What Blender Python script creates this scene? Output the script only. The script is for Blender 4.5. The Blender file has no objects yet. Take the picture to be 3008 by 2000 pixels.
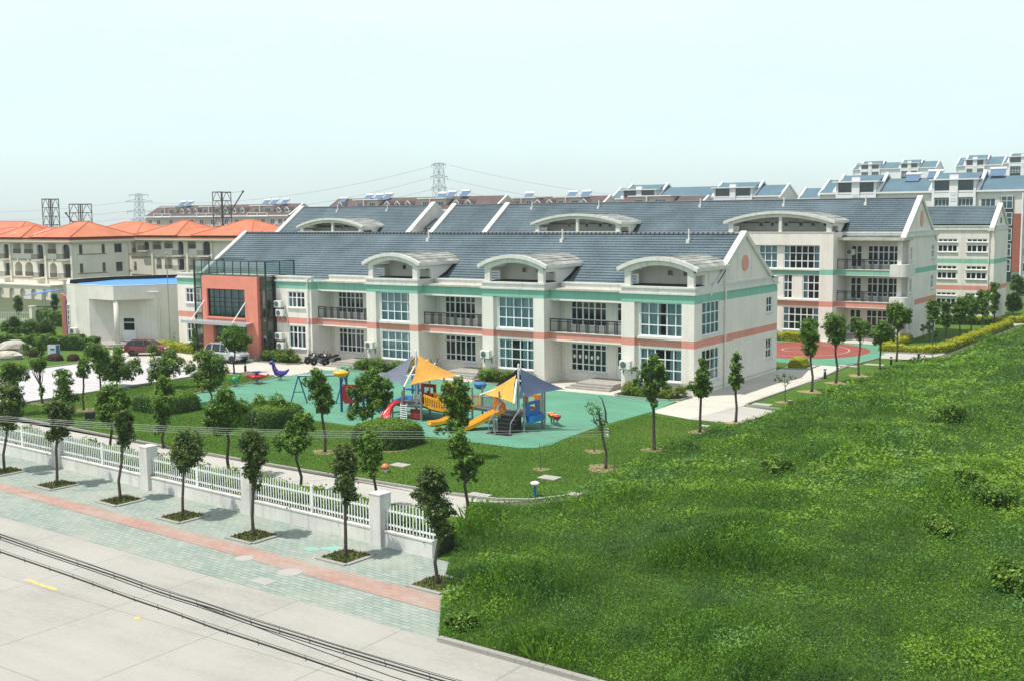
import bpy, math, random
import numpy as np
from mathutils import Vector, Matrix
R = math.radians
random.seed(11)
rng = np.random.default_rng(5)
SC = bpy.context.scene
COL = SC.collection

# ------------------------------------------------------------------ camera
cam_data = bpy.data.cameras.new('camera')
cam = bpy.data.objects.new('camera', cam_data)
COL.objects.link(cam)
yaw, pit, rol = R(34.366687), R(6.316045), R(-0.560686)
fwd = Vector((-math.sin(yaw)*math.cos(pit), math.cos(yaw)*math.cos(pit), -math.sin(pit)))
r0 = Vector((math.cos(yaw), math.sin(yaw), 0)); u0 = r0.cross(fwd)
right = r0*math.cos(rol) + u0*math.sin(rol)
up = -r0*math.sin(rol) + u0*math.cos(rol)
cam.matrix_world = Matrix(((right.x, up.x, -fwd.x, 0), (right.y, up.y, -fwd.y, 0),
                           (right.z, up.z, -fwd.z, 13.0), (0, 0, 0, 1)))
cam_data.sensor_width = 36.0
cam_data.lens = 3330.53/3008*36
cam_data.clip_start = 0.5
cam_data.clip_end = 6000
SC.camera = cam

# ------------------------------------------------------------------ sky, sun, exposure
SUN_AZ = math.atan2(-0.63, -0.78)          # direction towards the sun, from +Y clockwise
SUN_EL = R(67)
w = bpy.data.worlds.new('World'); SC.world = w; w.use_nodes = True
nt = w.node_tree
bg = nt.nodes['Background']
sky = nt.nodes.new('ShaderNodeTexSky'); sky.sky_type = 'NISHITA'
sky.sun_disc = False
sky.sun_elevation = SUN_EL
sky.sun_rotation = SUN_AZ
sky.altitude = 0; sky.air_density = 1.0; sky.dust_density = 1.0; sky.ozone_density = 1.0
# thin bright summer haze over the clear sky: pale, a little dimmer towards the horizon
tc = nt.nodes.new('ShaderNodeTexCoord'); sx = nt.nodes.new('ShaderNodeSeparateXYZ'); nt.links.new(tc.outputs['Generated'], sx.inputs[0])
rp = nt.nodes.new('ShaderNodeValToRGB'); nt.links.new(sx.outputs[2], rp.inputs[0])
el_ = rp.color_ramp.elements
while len(el_) < 5: el_.new(0.5)
for e_, (p_, c_) in zip(el_, ((0.0, (.545, .655, .665)), (0.06, (.65, .81, .825)), (0.18, (.775, .935, .965)), (0.5, (.62, .68, .71)), (1.0, (.50, .55, .60)))):
    e_.position = p_; e_.color = (*c_, 1)
sc_ = nt.nodes.new('ShaderNodeVectorMath'); sc_.operation = 'SCALE'; nz_ = nt.nodes.new('ShaderNodeTexNoise'); nz_.inputs['Scale'].default_value = 3.0; nz_.inputs['Detail'].default_value = 5; nz_.inputs['Roughness'].default_value = .6
mp_ = nt.nodes.new('ShaderNodeMapping'); mp_.inputs['Scale'].default_value = (1, 1, 4.0); nt.links.new(tc.outputs['Generated'], mp_.inputs[0]); nt.links.new(mp_.outputs[0], nz_.inputs['Vector'])
rg_ = nt.nodes.new('ShaderNodeMapRange'); nt.links.new(nz_.outputs['Fac'], rg_.inputs[0]); rg_.inputs[1].default_value = .3; rg_.inputs[2].default_value = .7; rg_.inputs[3].default_value = .945; rg_.inputs[4].default_value = 1.03
vm_ = nt.nodes.new('ShaderNodeVectorMath'); vm_.operation = 'SCALE'; nt.links.new(rp.outputs[0], vm_.inputs[0]); nt.links.new(rg_.outputs[0], vm_.inputs['Scale'])
nt.links.new(vm_.outputs[0], sc_.inputs[0]); sc_.inputs['Scale'].default_value = 8.2
mxs = nt.nodes.new('ShaderNodeMix'); mxs.data_type = 'RGBA'; mxs.inputs[0].default_value = 0.78
nt.links.new(sky.outputs[0], mxs.inputs[6]); nt.links.new(sc_.outputs[0], mxs.inputs[7])
nt.links.new(mxs.outputs[2], bg.inputs[0])
bg.inputs[1].default_value = 0.13
sd = bpy.data.lights.new('sun', 'SUN'); sun = bpy.data.objects.new('sun', sd); COL.objects.link(sun)
sd.energy = 4.1; sd.angle = R(0.7); sd.color = (1.0, 0.94, 0.86)
tosun = Vector((math.sin(SUN_AZ)*math.cos(SUN_EL), math.cos(SUN_AZ)*math.cos(SUN_EL), math.sin(SUN_EL)))
sun.rotation_euler = (-tosun).to_track_quat('-Z', 'Y').to_euler()
sun.location = (0, 0, 60)
SC.view_settings.view_transform = 'Standard'
SC.view_settings.look = 'None'
SC.view_settings.exposure = 0.30
SC.view_settings.gamma = 1.0
SC.cycles.max_bounces = 8
SC.cycles.transparent_max_bounces = 24
SC.cycles.diffuse_bounces = 3
SC.cycles.volume_bounces = 1

# ------------------------------------------------------------------ helpers
def lin(c):
    return c/12.92 if c <= 0.04045 else ((c+0.055)/1.055)**2.4
def rgb(h):
    return tuple(lin(int(h[i:i+2], 16)/255) for i in (0, 2, 4))

class NT:
    """tiny node-tree helper"""
    def __init__(s, name):
        s.m = bpy.data.materials.new(name); s.m.use_nodes = True
        s.t = s.m.node_tree; s.b = s.t.nodes['Principled BSDF']; s.out = s.t.nodes['Material Output']
        s.geo = s.t.nodes.new('ShaderNodeNewGeometry')
        s.pos = s.geo.outputs['Position']
    def n(s, k, **kw):
        o = s.t.nodes.new(k)
        for a, v in kw.items(): setattr(o, a, v)
        return o
    def l(s, a, b): s.t.links.new(a, b)
    def val(s, sock, v):
        if hasattr(v, 'links'): s.l(v, sock)
        else: sock.default_value = v
    def math(s, op, a, b=0.0, c=0.0):
        o = s.n('ShaderNodeMath', operation=op)
        for i, v in enumerate((a, b, c)): s.val(o.inputs[i], v)
        return o.outputs[0]
    def noise(s, scale, detail=4, rough=0.55, vec=None, stretch=None):
        o = s.n('ShaderNodeTexNoise'); o.inputs['Scale'].default_value = scale
        o.inputs['Detail'].default_value = detail; o.inputs['Roughness'].default_value = rough
        v = vec or s.pos
        if stretch:
            mp = s.n('ShaderNodeMapping'); mp.inputs['Scale'].default_value = stretch
            s.l(v, mp.inputs['Vector']); v = mp.outputs[0]
        s.l(v, o.inputs['Vector'])
        return o.outputs['Fac']
    def ramp(s, fac, stops, interp='LINEAR'):
        o = s.n('ShaderNodeValToRGB'); o.color_ramp.interpolation = interp
        e = o.color_ramp.elements
        while len(e) < len(stops): e.new(0.5)
        for x, (p, c) in zip(e, stops):
            x.position = p; x.color = (*c, 1) if isinstance(c, tuple) else (c, c, c, 1)
        s.l(fac, o.inputs[0]); return o.outputs[0]
    def mix(s, f, a, b, mode='MIX'):
        o = s.n('ShaderNodeMix', data_type='RGBA', blend_type=mode)
        s.val(o.inputs[0], f)
        for i, v in ((6, a), (7, b)):
            if isinstance(v, tuple): v = (*v[:3], 1)
            s.val(o.inputs[i], v)
        return o.outputs[2]
    def xyz(s, vec=None):
        o = s.n('ShaderNodeSeparateXYZ'); s.l(vec or s.pos, o.inputs[0]); return o.outputs
    def set(s, base=None, rough=None, bump=None, bstr=0.3, bdist=0.02, **kw):
        if base is not None:
            if isinstance(base, tuple): s.b.inputs['Base Color'].default_value = (*base[:3], 1)
            else: s.l(base, s.b.inputs['Base Color'])
        if rough is not None: s.val(s.b.inputs['Roughness'], rough)
        if bump is not None:
            o = s.n('ShaderNodeBump'); o.inputs['Strength'].default_value = bstr
            o.inputs['Distance'].default_value = bdist
            s.l(bump, o.inputs['Height']); s.l(o.outputs[0], s.b.inputs['Normal'])
        for k, v in kw.items():
            s.val(s.b.inputs[k.replace('_', ' ')], v)
        return s.m

def paint(name, c, rough=0.55, var=0.12, scale=2.0, streak=0.0, bump=0.0, fine=12.0, **kw):
    """painted or plain surface: slow and fine colour variation, optional vertical rain streaks"""
    t = NT(name)
    if isinstance(c, str): c = rgb(c)
    a = t.noise(scale, 5); b = t.noise(fine, 3)
    f = t.math('ADD', t.math('MULTIPLY', a, 0.65), t.math('MULTIPLY', b, 0.35))
    lo = tuple(x*(1-var) for x in c); hi = tuple(min(1, x*(1+var*0.8)) for x in c)
    col = t.ramp(f, [(0.32, lo), (0.68, hi)])
    if streak:
        s = t.noise(1.0, 4, 0.6, stretch=(3.0, 3.0, 0.12))
        col = t.mix(t.ramp(s, [(0.52, 0.0), (0.75, streak)]), col, tuple(x*0.55 for x in c))
    r = t.math('ADD', t.math('MULTIPLY', b, 0.2), rough-0.1)
    return t.set(col, r, bump=b if bump else None, bstr=bump, **kw)

class MB:
    def __init__(s): s.v = []; s.f = []; s.m = []; s.a = []
    def face(s, pts, m=0, a=0.5):
        i = len(s.v); s.v += [tuple(p) for p in pts]; s.f.append(tuple(range(i, i+len(pts)))); s.m.append(m); s.a.append(a)
    def box(s, x0, x1, y0, y1, z0, z1, m=0, skip=''):
        i = len(s.v)
        s.v += [(x0,y0,z0),(x1,y0,z0),(x1,y1,z0),(x0,y1,z0),(x0,y0,z1),(x1,y0,z1),(x1,y1,z1),(x0,y1,z1)]
        for k, q in (('b',(0,3,2,1)),('t',(4,5,6,7)),('f',(0,1,5,4)),('r',(1,2,6,5)),('k',(2,3,7,6)),('l',(3,0,4,7))):
            if k not in skip: s.f.append(tuple(i+j for j in q)); s.m.append(m); s.a.append(0.5)
    def obox(s, O, u, n, a0, a1, d0, d1, z0, z1, m=0):
        """box in a facade frame: a along u, d along outward normal n, z up"""
        i = len(s.v)
        for z in (z0, z1):
            for a, d in ((a0,d0),(a1,d0),(a1,d1),(a0,d1)):
                s.v.append((O[0]+u[0]*a+n[0]*d, O[1]+u[1]*a+n[1]*d, O[2]+z))
        for q in ((0,3,2,1),(4,5,6,7),(0,1,5,4),(1,2,6,5),(2,3,7,6),(3,0,4,7)):
            s.f.append(tuple(i+j for j in q)); s.m.append(m); s.a.append(0.5)
    def prism(s, pts, fn, t0, t1, m=0, caps=True):
        """extrude the 2-D outline pts; fn(p, t) -> 3-D point"""
        n = len(pts); i = len(s.v)
        s.v += [tuple(fn(p, t0)) for p in pts] + [tuple(fn(p, t1)) for p in pts]
        for k in range(n):
            j = (k+1) % n
            s.f.append((i+k, i+j, i+n+j, i+n+k)); s.m.append(m); s.a.append(0.5)
        if caps:
            s.f.append(tuple(i+k for k in range(n))[::-1]); s.m.append(m); s.a.append(0.5)
            s.f.append(tuple(i+n+k for k in range(n))); s.m.append(m); s.a.append(0.5)
    def tube(s, pts, r, n=6, m=0, caps=True):
        P = [Vector(p) for p in pts]; k = len(P); i0 = len(s.v)
        rr = r if isinstance(r, (list, tuple)) else [r]*k
        prev = None
        for j in range(k):
            d = (P[min(j+1, k-1)]-P[max(j-1, 0)])
            d = d.normalized() if d.length > 1e-9 else Vector((0,0,1))
            if prev is None:
                a = d.orthogonal().normalized()
                if abs(d.z) > 0.9: a = Vector((1,0,0)); a = (a-d*a.dot(d)).normalized()
                elif True: a = d.cross(Vector((0,0,1))).normalized()
            else:
                a = (prev-d*prev.dot(d))
                a = a.normalized() if a.length > 1e-6 else d.orthogonal().normalized()
            prev = a; b = d.cross(a)
            for q in range(n):
                t = 2*math.pi*(q+0.5)/n
                s.v.append(tuple(P[j]+(a*math.cos(t)+b*math.sin(t))*rr[j]))
        for j in range(k-1):
            for q in range(n):
                q2 = (q+1) % n
                s.f.append((i0+j*n+q, i0+j*n+q2, i0+(j+1)*n+q2, i0+(j+1)*n+q)); s.m.append(m); s.a.append(0.5)
        if caps:
            s.f.append(tuple(i0+q for q in range(n))[::-1]); s.m.append(m); s.a.append(0.5)
            s.f.append(tuple(i0+(k-1)*n+q for q in range(n))); s.m.append(m); s.a.append(0.5)
    def lathe(s, prof, c=(0,0,0), n=16, m=0, sx=1, sy=1):
        i0 = len(s.v); k = len(prof)
        for r_, z in prof:
            for q in range(n):
                t = 2*math.pi*q/n
                s.v.append((c[0]+r_*math.cos(t)*sx, c[1]+r_*math.sin(t)*sy, c[2]+z))
        for j in range(k-1):
            for q in range(n):
                q2 = (q+1) % n
                s.f.append((i0+j*n+q, i0+j*n+q2, i0+(j+1)*n+q2, i0+(j+1)*n+q)); s.m.append(m); s.a.append(0.5)
        s.f.append(tuple(i0+q for q in range(n))[::-1]); s.m.append(m); s.a.append(0.5)
        s.f.append(tuple(i0+(k-1)*n+q for q in range(n))); s.m.append(m); s.a.append(0.5)
    def ball(s, c, r, m=0, n=12, sx=1, sy=1, sz=1):
        k = max(4, n//2)
        prof = [(max(1e-3, r*math.sin(math.pi*j/k)), -r*math.cos(math.pi*j/k)*sz) for j in range(k+1)]
        s.lathe(prof, c, n, m, sx, sy)
    def xform(s, M, i0=0):
        for i in range(i0, len(s.v)): s.v[i] = tuple(M @ Vector(s.v[i]))
    def build(s, name, mats, parent=None, smooth=False, world=True, attr=False, bevel=0):
        me = bpy.data.meshes.new(name)
        V = s.v
        if parent is not None and world:
            o = base_of(parent); V = [(x-o[0], y-o[1], z-o[2]) for x, y, z in V]
        me.from_pydata(V, [], s.f)
        for mm in (mats if isinstance(mats, (list, tuple)) else [mats]): me.materials.append(mm)
        if any(s.m): me.polygons.foreach_set('material_index', s.m)
        if smooth: me.polygons.foreach_set('use_smooth', [True]*len(s.f))
        if attr:
            at = me.attributes.new('var', 'FLOAT', 'FACE'); at.data.foreach_set('value', s.a)
        me.update()
        o = bpy.data.objects.new(name, me); COL.objects.link(o)
        if parent is not None: o.parent = parent
        if bevel:
            b = o.modifiers.new('bevel', 'BEVEL'); b.width = bevel; b.segments = 2; b.limit_method = 'ANGLE'; b.angle_limit = R(40)
        return o

def build_split(mb, name, mats, parent, key):
    """one object per group of connected pieces; key(centre) names the group"""
    par = list(range(len(mb.v)))
    def find(i):
        while par[i] != i: par[i] = par[par[i]]; i = par[i]
        return i
    for f in mb.f:
        for q in f[1:]: par[find(q)] = find(f[0])
    comp = {}
    for i in range(len(mb.v)): comp.setdefault(find(i), []).append(i)
    kk = {r_: key([sum(mb.v[i][a] for i in ix)/len(ix) for a in range(3)]) for r_, ix in comp.items()}
    parts = {}
    for f, m_ in zip(mb.f, mb.m): parts.setdefault(kk[find(f[0])], []).append((f, m_))
    for k in sorted(parts, key=str):
        b = MB(); mp = {}
        for f, m_ in parts[k]:
            for i in f:
                if i not in mp: mp[i] = len(b.v); b.v.append(mb.v[i])
            b.f.append(tuple(mp[i] for i in f)); b.m.append(m_)
        b.build(k[0] if isinstance(k, tuple) else name, mats, parent)
def base_of(o):
    x = Vector((0, 0, 0))
    while o is not None: x += o.location; o = o.parent
    return x
def tag(o, label=None, cat=None, group=None, kind=None):
    if label: o['label'] = label
    if cat: o['category'] = cat
    if group: o['group'] = group
    if kind: o['kind'] = kind
    return o
def thing(name, label, cat, loc=(0,0,0), rz=0.0, group=None):
    o = bpy.data.objects.new(name, None); COL.objects.link(o)
    o.empty_display_size = 0.3
    o.location = loc; o.rotation_euler = (0, 0, rz)
    return tag(o, label, cat, group)
def struct(o): o['kind'] = 'structure'; return o
def dup(o, loc, rz=None, label=None, parent=None):
    c = o.copy(); COL.objects.link(c)
    if parent is None:
        c.location = loc
        if rz is not None: c.rotation_euler = (0, 0, rz)
        if label: c['label'] = label
    else: c.parent = parent
    for ch in [x for x in COL.objects if x.parent == o]: dup(ch, None, parent=c)
    return c
def lerp(a, b, t): return a+(b-a)*t

# ------------------------------------------------------------------ materials
def banded(name, c, bands, streak=0.38):
    """plaster in colour c with painted bands (z0, z1, colour); panel joints, rain streaks"""
    t = NT(name); z = t.xyz()[2]
    base = rgb(c)
    col = None
    cur = base
    fac = None
    stops = [(0.0, base)]
    for z0, z1, bc in bands: stops += [(z0/20, rgb(bc)), (z1/20, base)]
    col = t.ramp(t.math('DIVIDE', z, 20.0), stops, 'CONSTANT')
    a = t.noise(0.5, 5); b = t.noise(6, 4)
    v = t.ramp(t.math('ADD', t.math('MULTIPLY', a, 0.6), t.math('MULTIPLY', b, 0.4)), [(0.3, 0.86), (0.7, 1.06)])
    col = t.mix(1.0, col, v, 'MULTIPLY')
    s = t.noise(1.0, 5, 0.65, stretch=(2.2, 2.2, 0.10))
    f = t.ramp(s, [(0.50, 0.0), (0.78, streak)])
    col = t.mix(f, col, t.mix(1.0, col, (0.5, 0.5, 0.46), 'MULTIPLY'))
    return t.set(col, 0.8, bump=t.noise(30, 3), bstr=0.15)
PINK, GREEN, CREAM = 'd99283', '84bca7', 'e6e0d7'
M_KWALL = banded('plaster_two_storey', CREAM, [(3.36, 3.94, PINK), (6.5, 7.2, GREEN)])
M_KWALL3 = banded('plaster_three_storey', CREAM, [(3.36, 3.94, PINK), (6.62, 7.15, GREEN)])
M_TRIM = paint('white_trim', 'd4d3cc', 0.6, 0.14, 1.5, streak=0.5)
M_GREYTRIM = paint('weathered_cornice', 'b9b6aa', 0.8, 0.3, 1.2, streak=0.7)
M_INT = paint('dim_interior', '1c2022', 0.9, 0.25)
M_PVC = paint('white_window_frame', 'e4e8ea', 0.35, 0.05)
M_CREAMPLAIN = paint('cream_plaster', 'dedad1', 0.8, 0.12, 0.6, streak=0.3)
M_CORAL = paint('coral_plaster', 'd98672', 0.75, 0.12, 0.8, streak=0.3)
M_DARKMETAL = paint('dark_bronze_metal', '1c1a19', 0.45, 0.2)
M_GREENMETAL = paint('dark_green_metal', '1c3232', 0.35, 0.2)
M_STEEL = paint('galvanised_steel', '9aa0a2', 0.35, 0.12, Metallic=0.7)
M_BLACKROOF = paint('black_bitumen', '141416', 0.9, 0.4, 6, bump=0.6)
M_AC = paint('white_casing', 'dadcd6', 0.4, 0.1)
M_ACDARK = paint('grey_grille', '5a605e', 0.5, 0.2)
M_PIPE = paint('white_pipe', 'dcdad0', 0.4, 0.1)
M_STONE = paint('granite_step', '9b9890', 0.8, 0.2, 3, bump=0.3)

def glass_mat(name, tint, clear, rough=0.04):
    t = NT(name)
    tr = t.n('ShaderNodeBsdfTransparent'); tr.inputs[0].default_value = (*tint, 1)
    gl = t.n('ShaderNodeBsdfGlossy'); gl.inputs['Roughness'].default_value = rough
    nz = t.noise(0.9, 2)
    bp = t.n('ShaderNodeBump'); bp.inputs['Strength'].default_value = 0.05; t.l(nz, bp.inputs['Height']); t.l(bp.outputs[0], gl.inputs['Normal'])
    fr = t.n('ShaderNodeFresnel'); fr.inputs['IOR'].default_value = 1.5
    f = t.math('ADD', t.math('MULTIPLY', fr.outputs[0], 1.15), 1-clear)
    f = t.math('MINIMUM', f, 0.9)
    mx = t.n('ShaderNodeMixShader'); t.l(f, mx.inputs[0]); t.l(tr.outputs[0], mx.inputs[1]); t.l(gl.outputs[0], mx.inputs[2])
    t.l(mx.outputs[0], t.out.inputs[0])
    return t.m
M_GLASS = glass_mat('window_glass', (0.74, 0.84, 0.86), 0.985)
M_GLASS_G = glass_mat('green_curtain_wall_glass', (0.62, 0.78, 0.76), 0.80)
def dark_pane(name, c, rough=0.06):
    t = NT(name)
    return t.set(t.ramp(t.noise(0.7, 3), [(0.3, tuple(x*0.5 for x in rgb(c))), (0.75, rgb(c))]), rough, Specular_IOR_Level=0.7)
M_PANE = dark_pane('dark_window_pane', '39424a')
M_PANE_T = dark_pane('teal_window_pane', '35565c')
def curtain_mat():
    t = NT('teal_curtain_cloth')
    n = t.noise(3, 3); w1 = t.noise(9, 2, stretch=(1, 1, 0.05))
    c = t.ramp(w1, [(0.35, rgb('9ab8c0')), (0.62, rgb('d2e4e8'))])
    c = t.mix(t.math('MULTIPLY', n, 0.4), c, rgb('b4ccd3'))
    return t.set(c, 0.9)
M_CURTAIN = curtain_mat()

def roof_tile(name, c, c2, xs=3.2, axis=0):
    t = NT(name); o = t.xyz()
    wv = t.math('SINE', t.math('MULTIPLY', o[axis], xs*2*math.pi))
    n = t.noise(0.35, 6); n2 = t.noise(5, 3)
    f = t.math('ADD', t.math('MULTIPLY', n, 0.6), t.math('MULTIPLY', n2, 0.4))
    col = t.ramp(f, [(0.3, rgb(c)), (0.7, rgb(c2))])
    return t.set(col, 0.62, bump=wv, bstr=0.55, bdist=0.03, Specular_IOR_Level=0.3)
M_TILE = roof_tile('slate_blue_roof_tile', '415158', '6b7b83')
M_RIDGE = paint('ridge_tile', '3c4953', 0.5, 0.2)
M_ORANGE = roof_tile('orange_clay_roof_tile', 'ac5840', 'c87e5a', 2.5)
M_ORANGEY = roof_tile('orange_clay_roof_tile_side', 'b26046', 'ce8660', 2.5, 1)
M_BROWN = roof_tile('brown_roof_tile', '4c3a37', '62504c', 2.0)
M_BLUEROOF = roof_tile('blue_roof_tile', '49636f', '5c7886', 2.0)
M_METALROOF = None
def metal_roof():
    t = NT('weathered_metal_sheet'); o = t.xyz()
    n = t.noise(0.9, 6, 0.65); s = t.noise(1.2, 4, 0.6, stretch=(4, 0.5, 1))
    c = t.ramp(t.math('ADD', t.math('MULTIPLY', n, 0.5), t.math('MULTIPLY', s, 0.5)),
               [(0.36, rgb('57584f')), (0.5, rgb('8f918a')), (0.66, rgb('b9bab2'))])
    return t.set(c, 0.6, bump=t.noise(5, 3), bstr=0.3)
M_METALROOF = metal_roof()
# ================================================================== GROUND
def sheet(name, pts, z, m, label=None, thick=0.0):
    b = MB()
    if thick:
        b.prism(pts, lambda p, t: (p[0], p[1], t), z-thick, z)
    else:
        b.face([(x, y, z) for x, y in pts])
    return struct(b.build(name, m))
def ygrass(name, dark, light, scale=0.35, fine=18, patch=None):
    t = NT(name)
    a = t.noise(scale, 6, 0.65); b = t.noise(fine, 5, 0.7)
    f = t.math('ADD', t.math('MULTIPLY', a, 0.5), t.math('MULTIPLY', b, 0.5))
    c = t.ramp(f, [(0.34, dark), (0.52, tuple((x+y)/2 for x, y in zip(dark, light))), (0.66, light)])
    if patch: c = t.mix(t.ramp(t.noise(0.17, 5), [(0.5, 0.0), (0.72, 0.55)]), c, patch)
    return t.set(c, 0.9, bump=b, bstr=0.8, bdist=0.06, Specular_IOR_Level=0.15)
M_LAWN = ygrass('mown_lawn_grass', (0.035, 0.090, 0.010), (0.100, 0.190, 0.024), patch=(0.125, 0.170, 0.028))
M_FARGROUND = ygrass('rough_far_ground', (0.06, 0.085, 0.04), (0.13, 0.15, 0.09), 0.02, 0.5)
M_FIELD = ygrass('weedy_soil', (0.018, 0.045, 0.007), (0.060, 0.115, 0.016), 0.5, 9)
def concrete(name, c, joints=None, var=0.16, fine=9):
    t = NT(name)
    if isinstance(c, str): c = rgb(c)
    a = t.noise(0.22, 6, 0.6); b = t.noise(fine, 6, 0.75); s = t.noise(0.7, 5, 0.6, stretch=(0.25, 1.6, 1))
    f = t.math('ADD', t.math('ADD', t.math('MULTIPLY', a, 0.4), t.math('MULTIPLY', b, 0.3)), t.math('MULTIPLY', s, 0.3))
    col = t.ramp(f, [(0.34, tuple(x*(1-var*1.3) for x in c)), (0.5, c), (0.66, tuple(x*(1+var*0.6) for x in c))])
    blot = t.ramp(t.noise(1.7, 4, 0.7), [(0.66, 0.0), (0.8, 0.28)])
    col = t.mix(blot, col, tuple(x*0.6 for x in c))
    if joints:
        o = t.xyz()
        for ax, off, per, wd in joints:
            p = t.math('PINGPONG', t.math('ADD', o[ax], off+1000*per), per/2) if per else t.math('ABSOLUTE', t.math('ADD', o[ax], off))
            wob = t.math('MULTIPLY', t.noise(3, 3), wd*1.6)
            line = t.math('LESS_THAN', p, wob)
            col = t.mix(t.math('MULTIPLY', line, 0.55), col, tuple(x*0.42 for x in c))
    return t.set(col, 0.85, bump=b, bstr=0.2, bdist=0.01)
M_ROAD = concrete('road_concrete', (0.345, 0.335, 0.300), [(0, 32.03, 4.76, 0.03), (1, -22.8, 0, 0.025), (1, -17.9, 0, 0.025)], var=.19, fine=5)
M_PATH = concrete('pale_path_concrete', (0.50, 0.475, 0.41), [(0, 0.3, 6.0, 0.025), (1, 0.0, 6.0, 0.025)])
M_LANE = concrete('inner_lane_concrete', (0.40, 0.385, 0.345), [(0, 0.0, 5.0, 0.03)])
M_DRIVE = concrete('banded_drive_paving', (0.47, 0.46, 0.46), [(1, 0.0, 1.15, 0.045)])
M_KERB = concrete('kerb_stone', (0.30, 0.29, 0.265), [(0, 0.0, 1.0, 0.02)])
M_RUBBER = None
def rubber(name, c, var=0.27):
    t = NT(name)
    a = t.noise(0.3, 6, 0.65); b = t.noise(30, 3); s = t.noise(0.6, 4, 0.6, stretch=(0.4, 2.2, 1))
    f = t.math('ADD', t.math('MULTIPLY', a, 0.4), t.math('ADD', t.math('MULTIPLY', b, 0.2), t.math('MULTIPLY', s, 0.4)))
    return t.set(t.ramp(f, [(0.33, tuple(x*(1-var) for x in c)), (0.66, tuple(x*(1+var*.7) for x in c))]), 0.8, bump=b, bstr=0.2)
M_RUBBER = rubber('green_rubber_surface', (0.088, 0.262, 0.168))
M_REDRUBBER = rubber('red_rubber_surface', (0.26, 0.062, 0.045))
def paver(name, c1, c2, mortar, ang):
    t = NT(name)
    mp = t.n('ShaderNodeMapping'); mp.inputs['Rotation'].default_value = (0, 0, ang); t.l(t.pos, mp.inputs['Vector'])
    br = t.n('ShaderNodeTexBrick'); t.l(mp.outputs[0], br.inputs['Vector'])
    br.inputs['Scale'].default_value = 1.0; br.inputs['Brick Width'].default_value = 0.42; br.inputs['Row Height'].default_value = 0.22
    br.inputs['Mortar Size'].default_value = 0.014; br.inputs['Mortar Smooth'].default_value = 0.3; br.inputs['Bias'].default_value = 0.0
    br.inputs['Color1'].default_value = (*c1, 1); br.inputs['Color2'].default_value = (*c2, 1); br.inputs['Mortar'].default_value = (*mortar, 1)
    a = t.noise(0.45, 6, 0.62)
    col = t.mix(t.ramp(a, [(0.40, 0.0), (0.68, 0.55)]), br.outputs[0], (0.36, 0.36, 0.31))
    return t.set(col, 0.85, bump=br.outputs['Fac'], bstr=-0.25, bdist=0.01)
M_PAVER = paver('green_grey_paving_brick', (0.205, 0.272, 0.228), (0.285, 0.335, 0.292), (0.10, 0.125, 0.11), R(3))
M_REDPAVER = paver('red_paving_brick', (0.34, 0.195, 0.155), (0.40, 0.24, 0.19), (0.24, 0.17, 0.14), R(3))
M_SOIL = paint('bare_soil', '8f7f5e', 0.95, 0.3, 4, bump=0.5)

sheet('ground', [(-1500, -60), (700, -60), (700, 1700), (-1500, 1700)], -0.01, M_FARGROUND)
ye = lambda x: 26.54-0.041*(x+21.2)          # road edge
yw = lambda x: 32.95-0.0727*(x+26)           # street face of the boundary wall
sheet('road', [(-170, 2), (90, 2), (90, ye(90)), (-170, ye(-170))], 0.002, M_ROAD)
fe = [(-21.0, 26.53), (-22.9, 29.1), (-25.3, 32.6), (-28.4, 37.8), (-30.2, 40.7)]   # edge of the rough field
sheet('pavement', [(-170, ye(-170)), fe[0], fe[1], (-25.3, 32.98), (-170, yw(-170))], 0.006, M_PAVER)
yi = lambda x: 29.72-0.054*(x+23.5); yo = lambda x: 28.50-0.066*(x+22.55)
b = MB(); xs = list(np.arange(-170, -26, 4.0))+[-22.5]
for xa, xb in zip(xs, xs[1:]):
    e = -23.4 if xb > -23 else xb
    b.face([(xa, yo(xa), .016), (xb, yo(xb), .016), (e, yi(e), .016), (xa, yi(xa), .016)])
struct(b.build('red_paving_strip', M_REDPAVER))
lawn_r = [(-27.3, 48), (-27.8, 54), (-27.9, 61), (-27.3, 66), (-27.2, 72), (-27.1, 79.5), (-26.7, 89), (-26.7, 101), (-26.2, 114), (-24.6, 135), (-22.0, 165)]
kl = [(-140, 43.6), (-67.8, 42.3), (-51.5, 41.35), (-39.9, 41.15), (-31.5, 41.3), (-29.3, 41.55), (-27.9, 42.3), (-27.0, 43.7)]
sheet('verge', [(-170, yw(-170)+.2), (-25.3, 33.1), (-28.2, 38.4), (-170, 47.6)], 0.004, M_LAWN)
sheet('inner_lane', [(-170, 47.0), (-60, 40.0), (-28.2, 38.3), (-30.2, 40.7), (-29.0, 41.4)] + kl[::-1][1:], 0.010, M_LANE)
sheet('lawn', kl + lawn_r + [(-60, 165), (-140, 110)], 0.014, M_LAWN)
sheet('driveway', [(-89.8, 45), (-73.8, 42.0), (-73.9, 64.5), (-68.2, 65.3), (-65, 70.5), (-65, 73), (-92, 73), (-97, 69.6), (-91, 66.5)], 0.022, M_DRIVE)
sheet('forecourt', [(-91, 66.6), (-73.4, 64.6), (-68.2, 65.4), (-67.5, 70.2), (-64.8, 70.8), (-64.8, 75.4), (-90, 75.4), (-97, 71)], 0.028, M_PATH)
sheet('facade_path', [(-64.8, 70.9), (-34.4, 70.6), (-34.4, 75.5), (-64.8, 75.5)], 0.026, M_PATH)
rub = [(-62.7, 52.8), (-66.4, 55.0), (-66.9, 60.0), (-67.4, 64.2), (-67.6, 70.0), (-64.6, 70.7), (-34.6, 70.7), (-34.1, 66.5), (-34.5, 60),
       (-34.3, 56), (-33.95, 53.6), (-34.2, 52.4), (-35.0, 51.8), (-38, 51.75), (-42, 51.6), (-47.6, 52.0), (-54, 52.2)]
sheet('play_surface', rub, 0.032, M_RUBBER)
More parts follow.
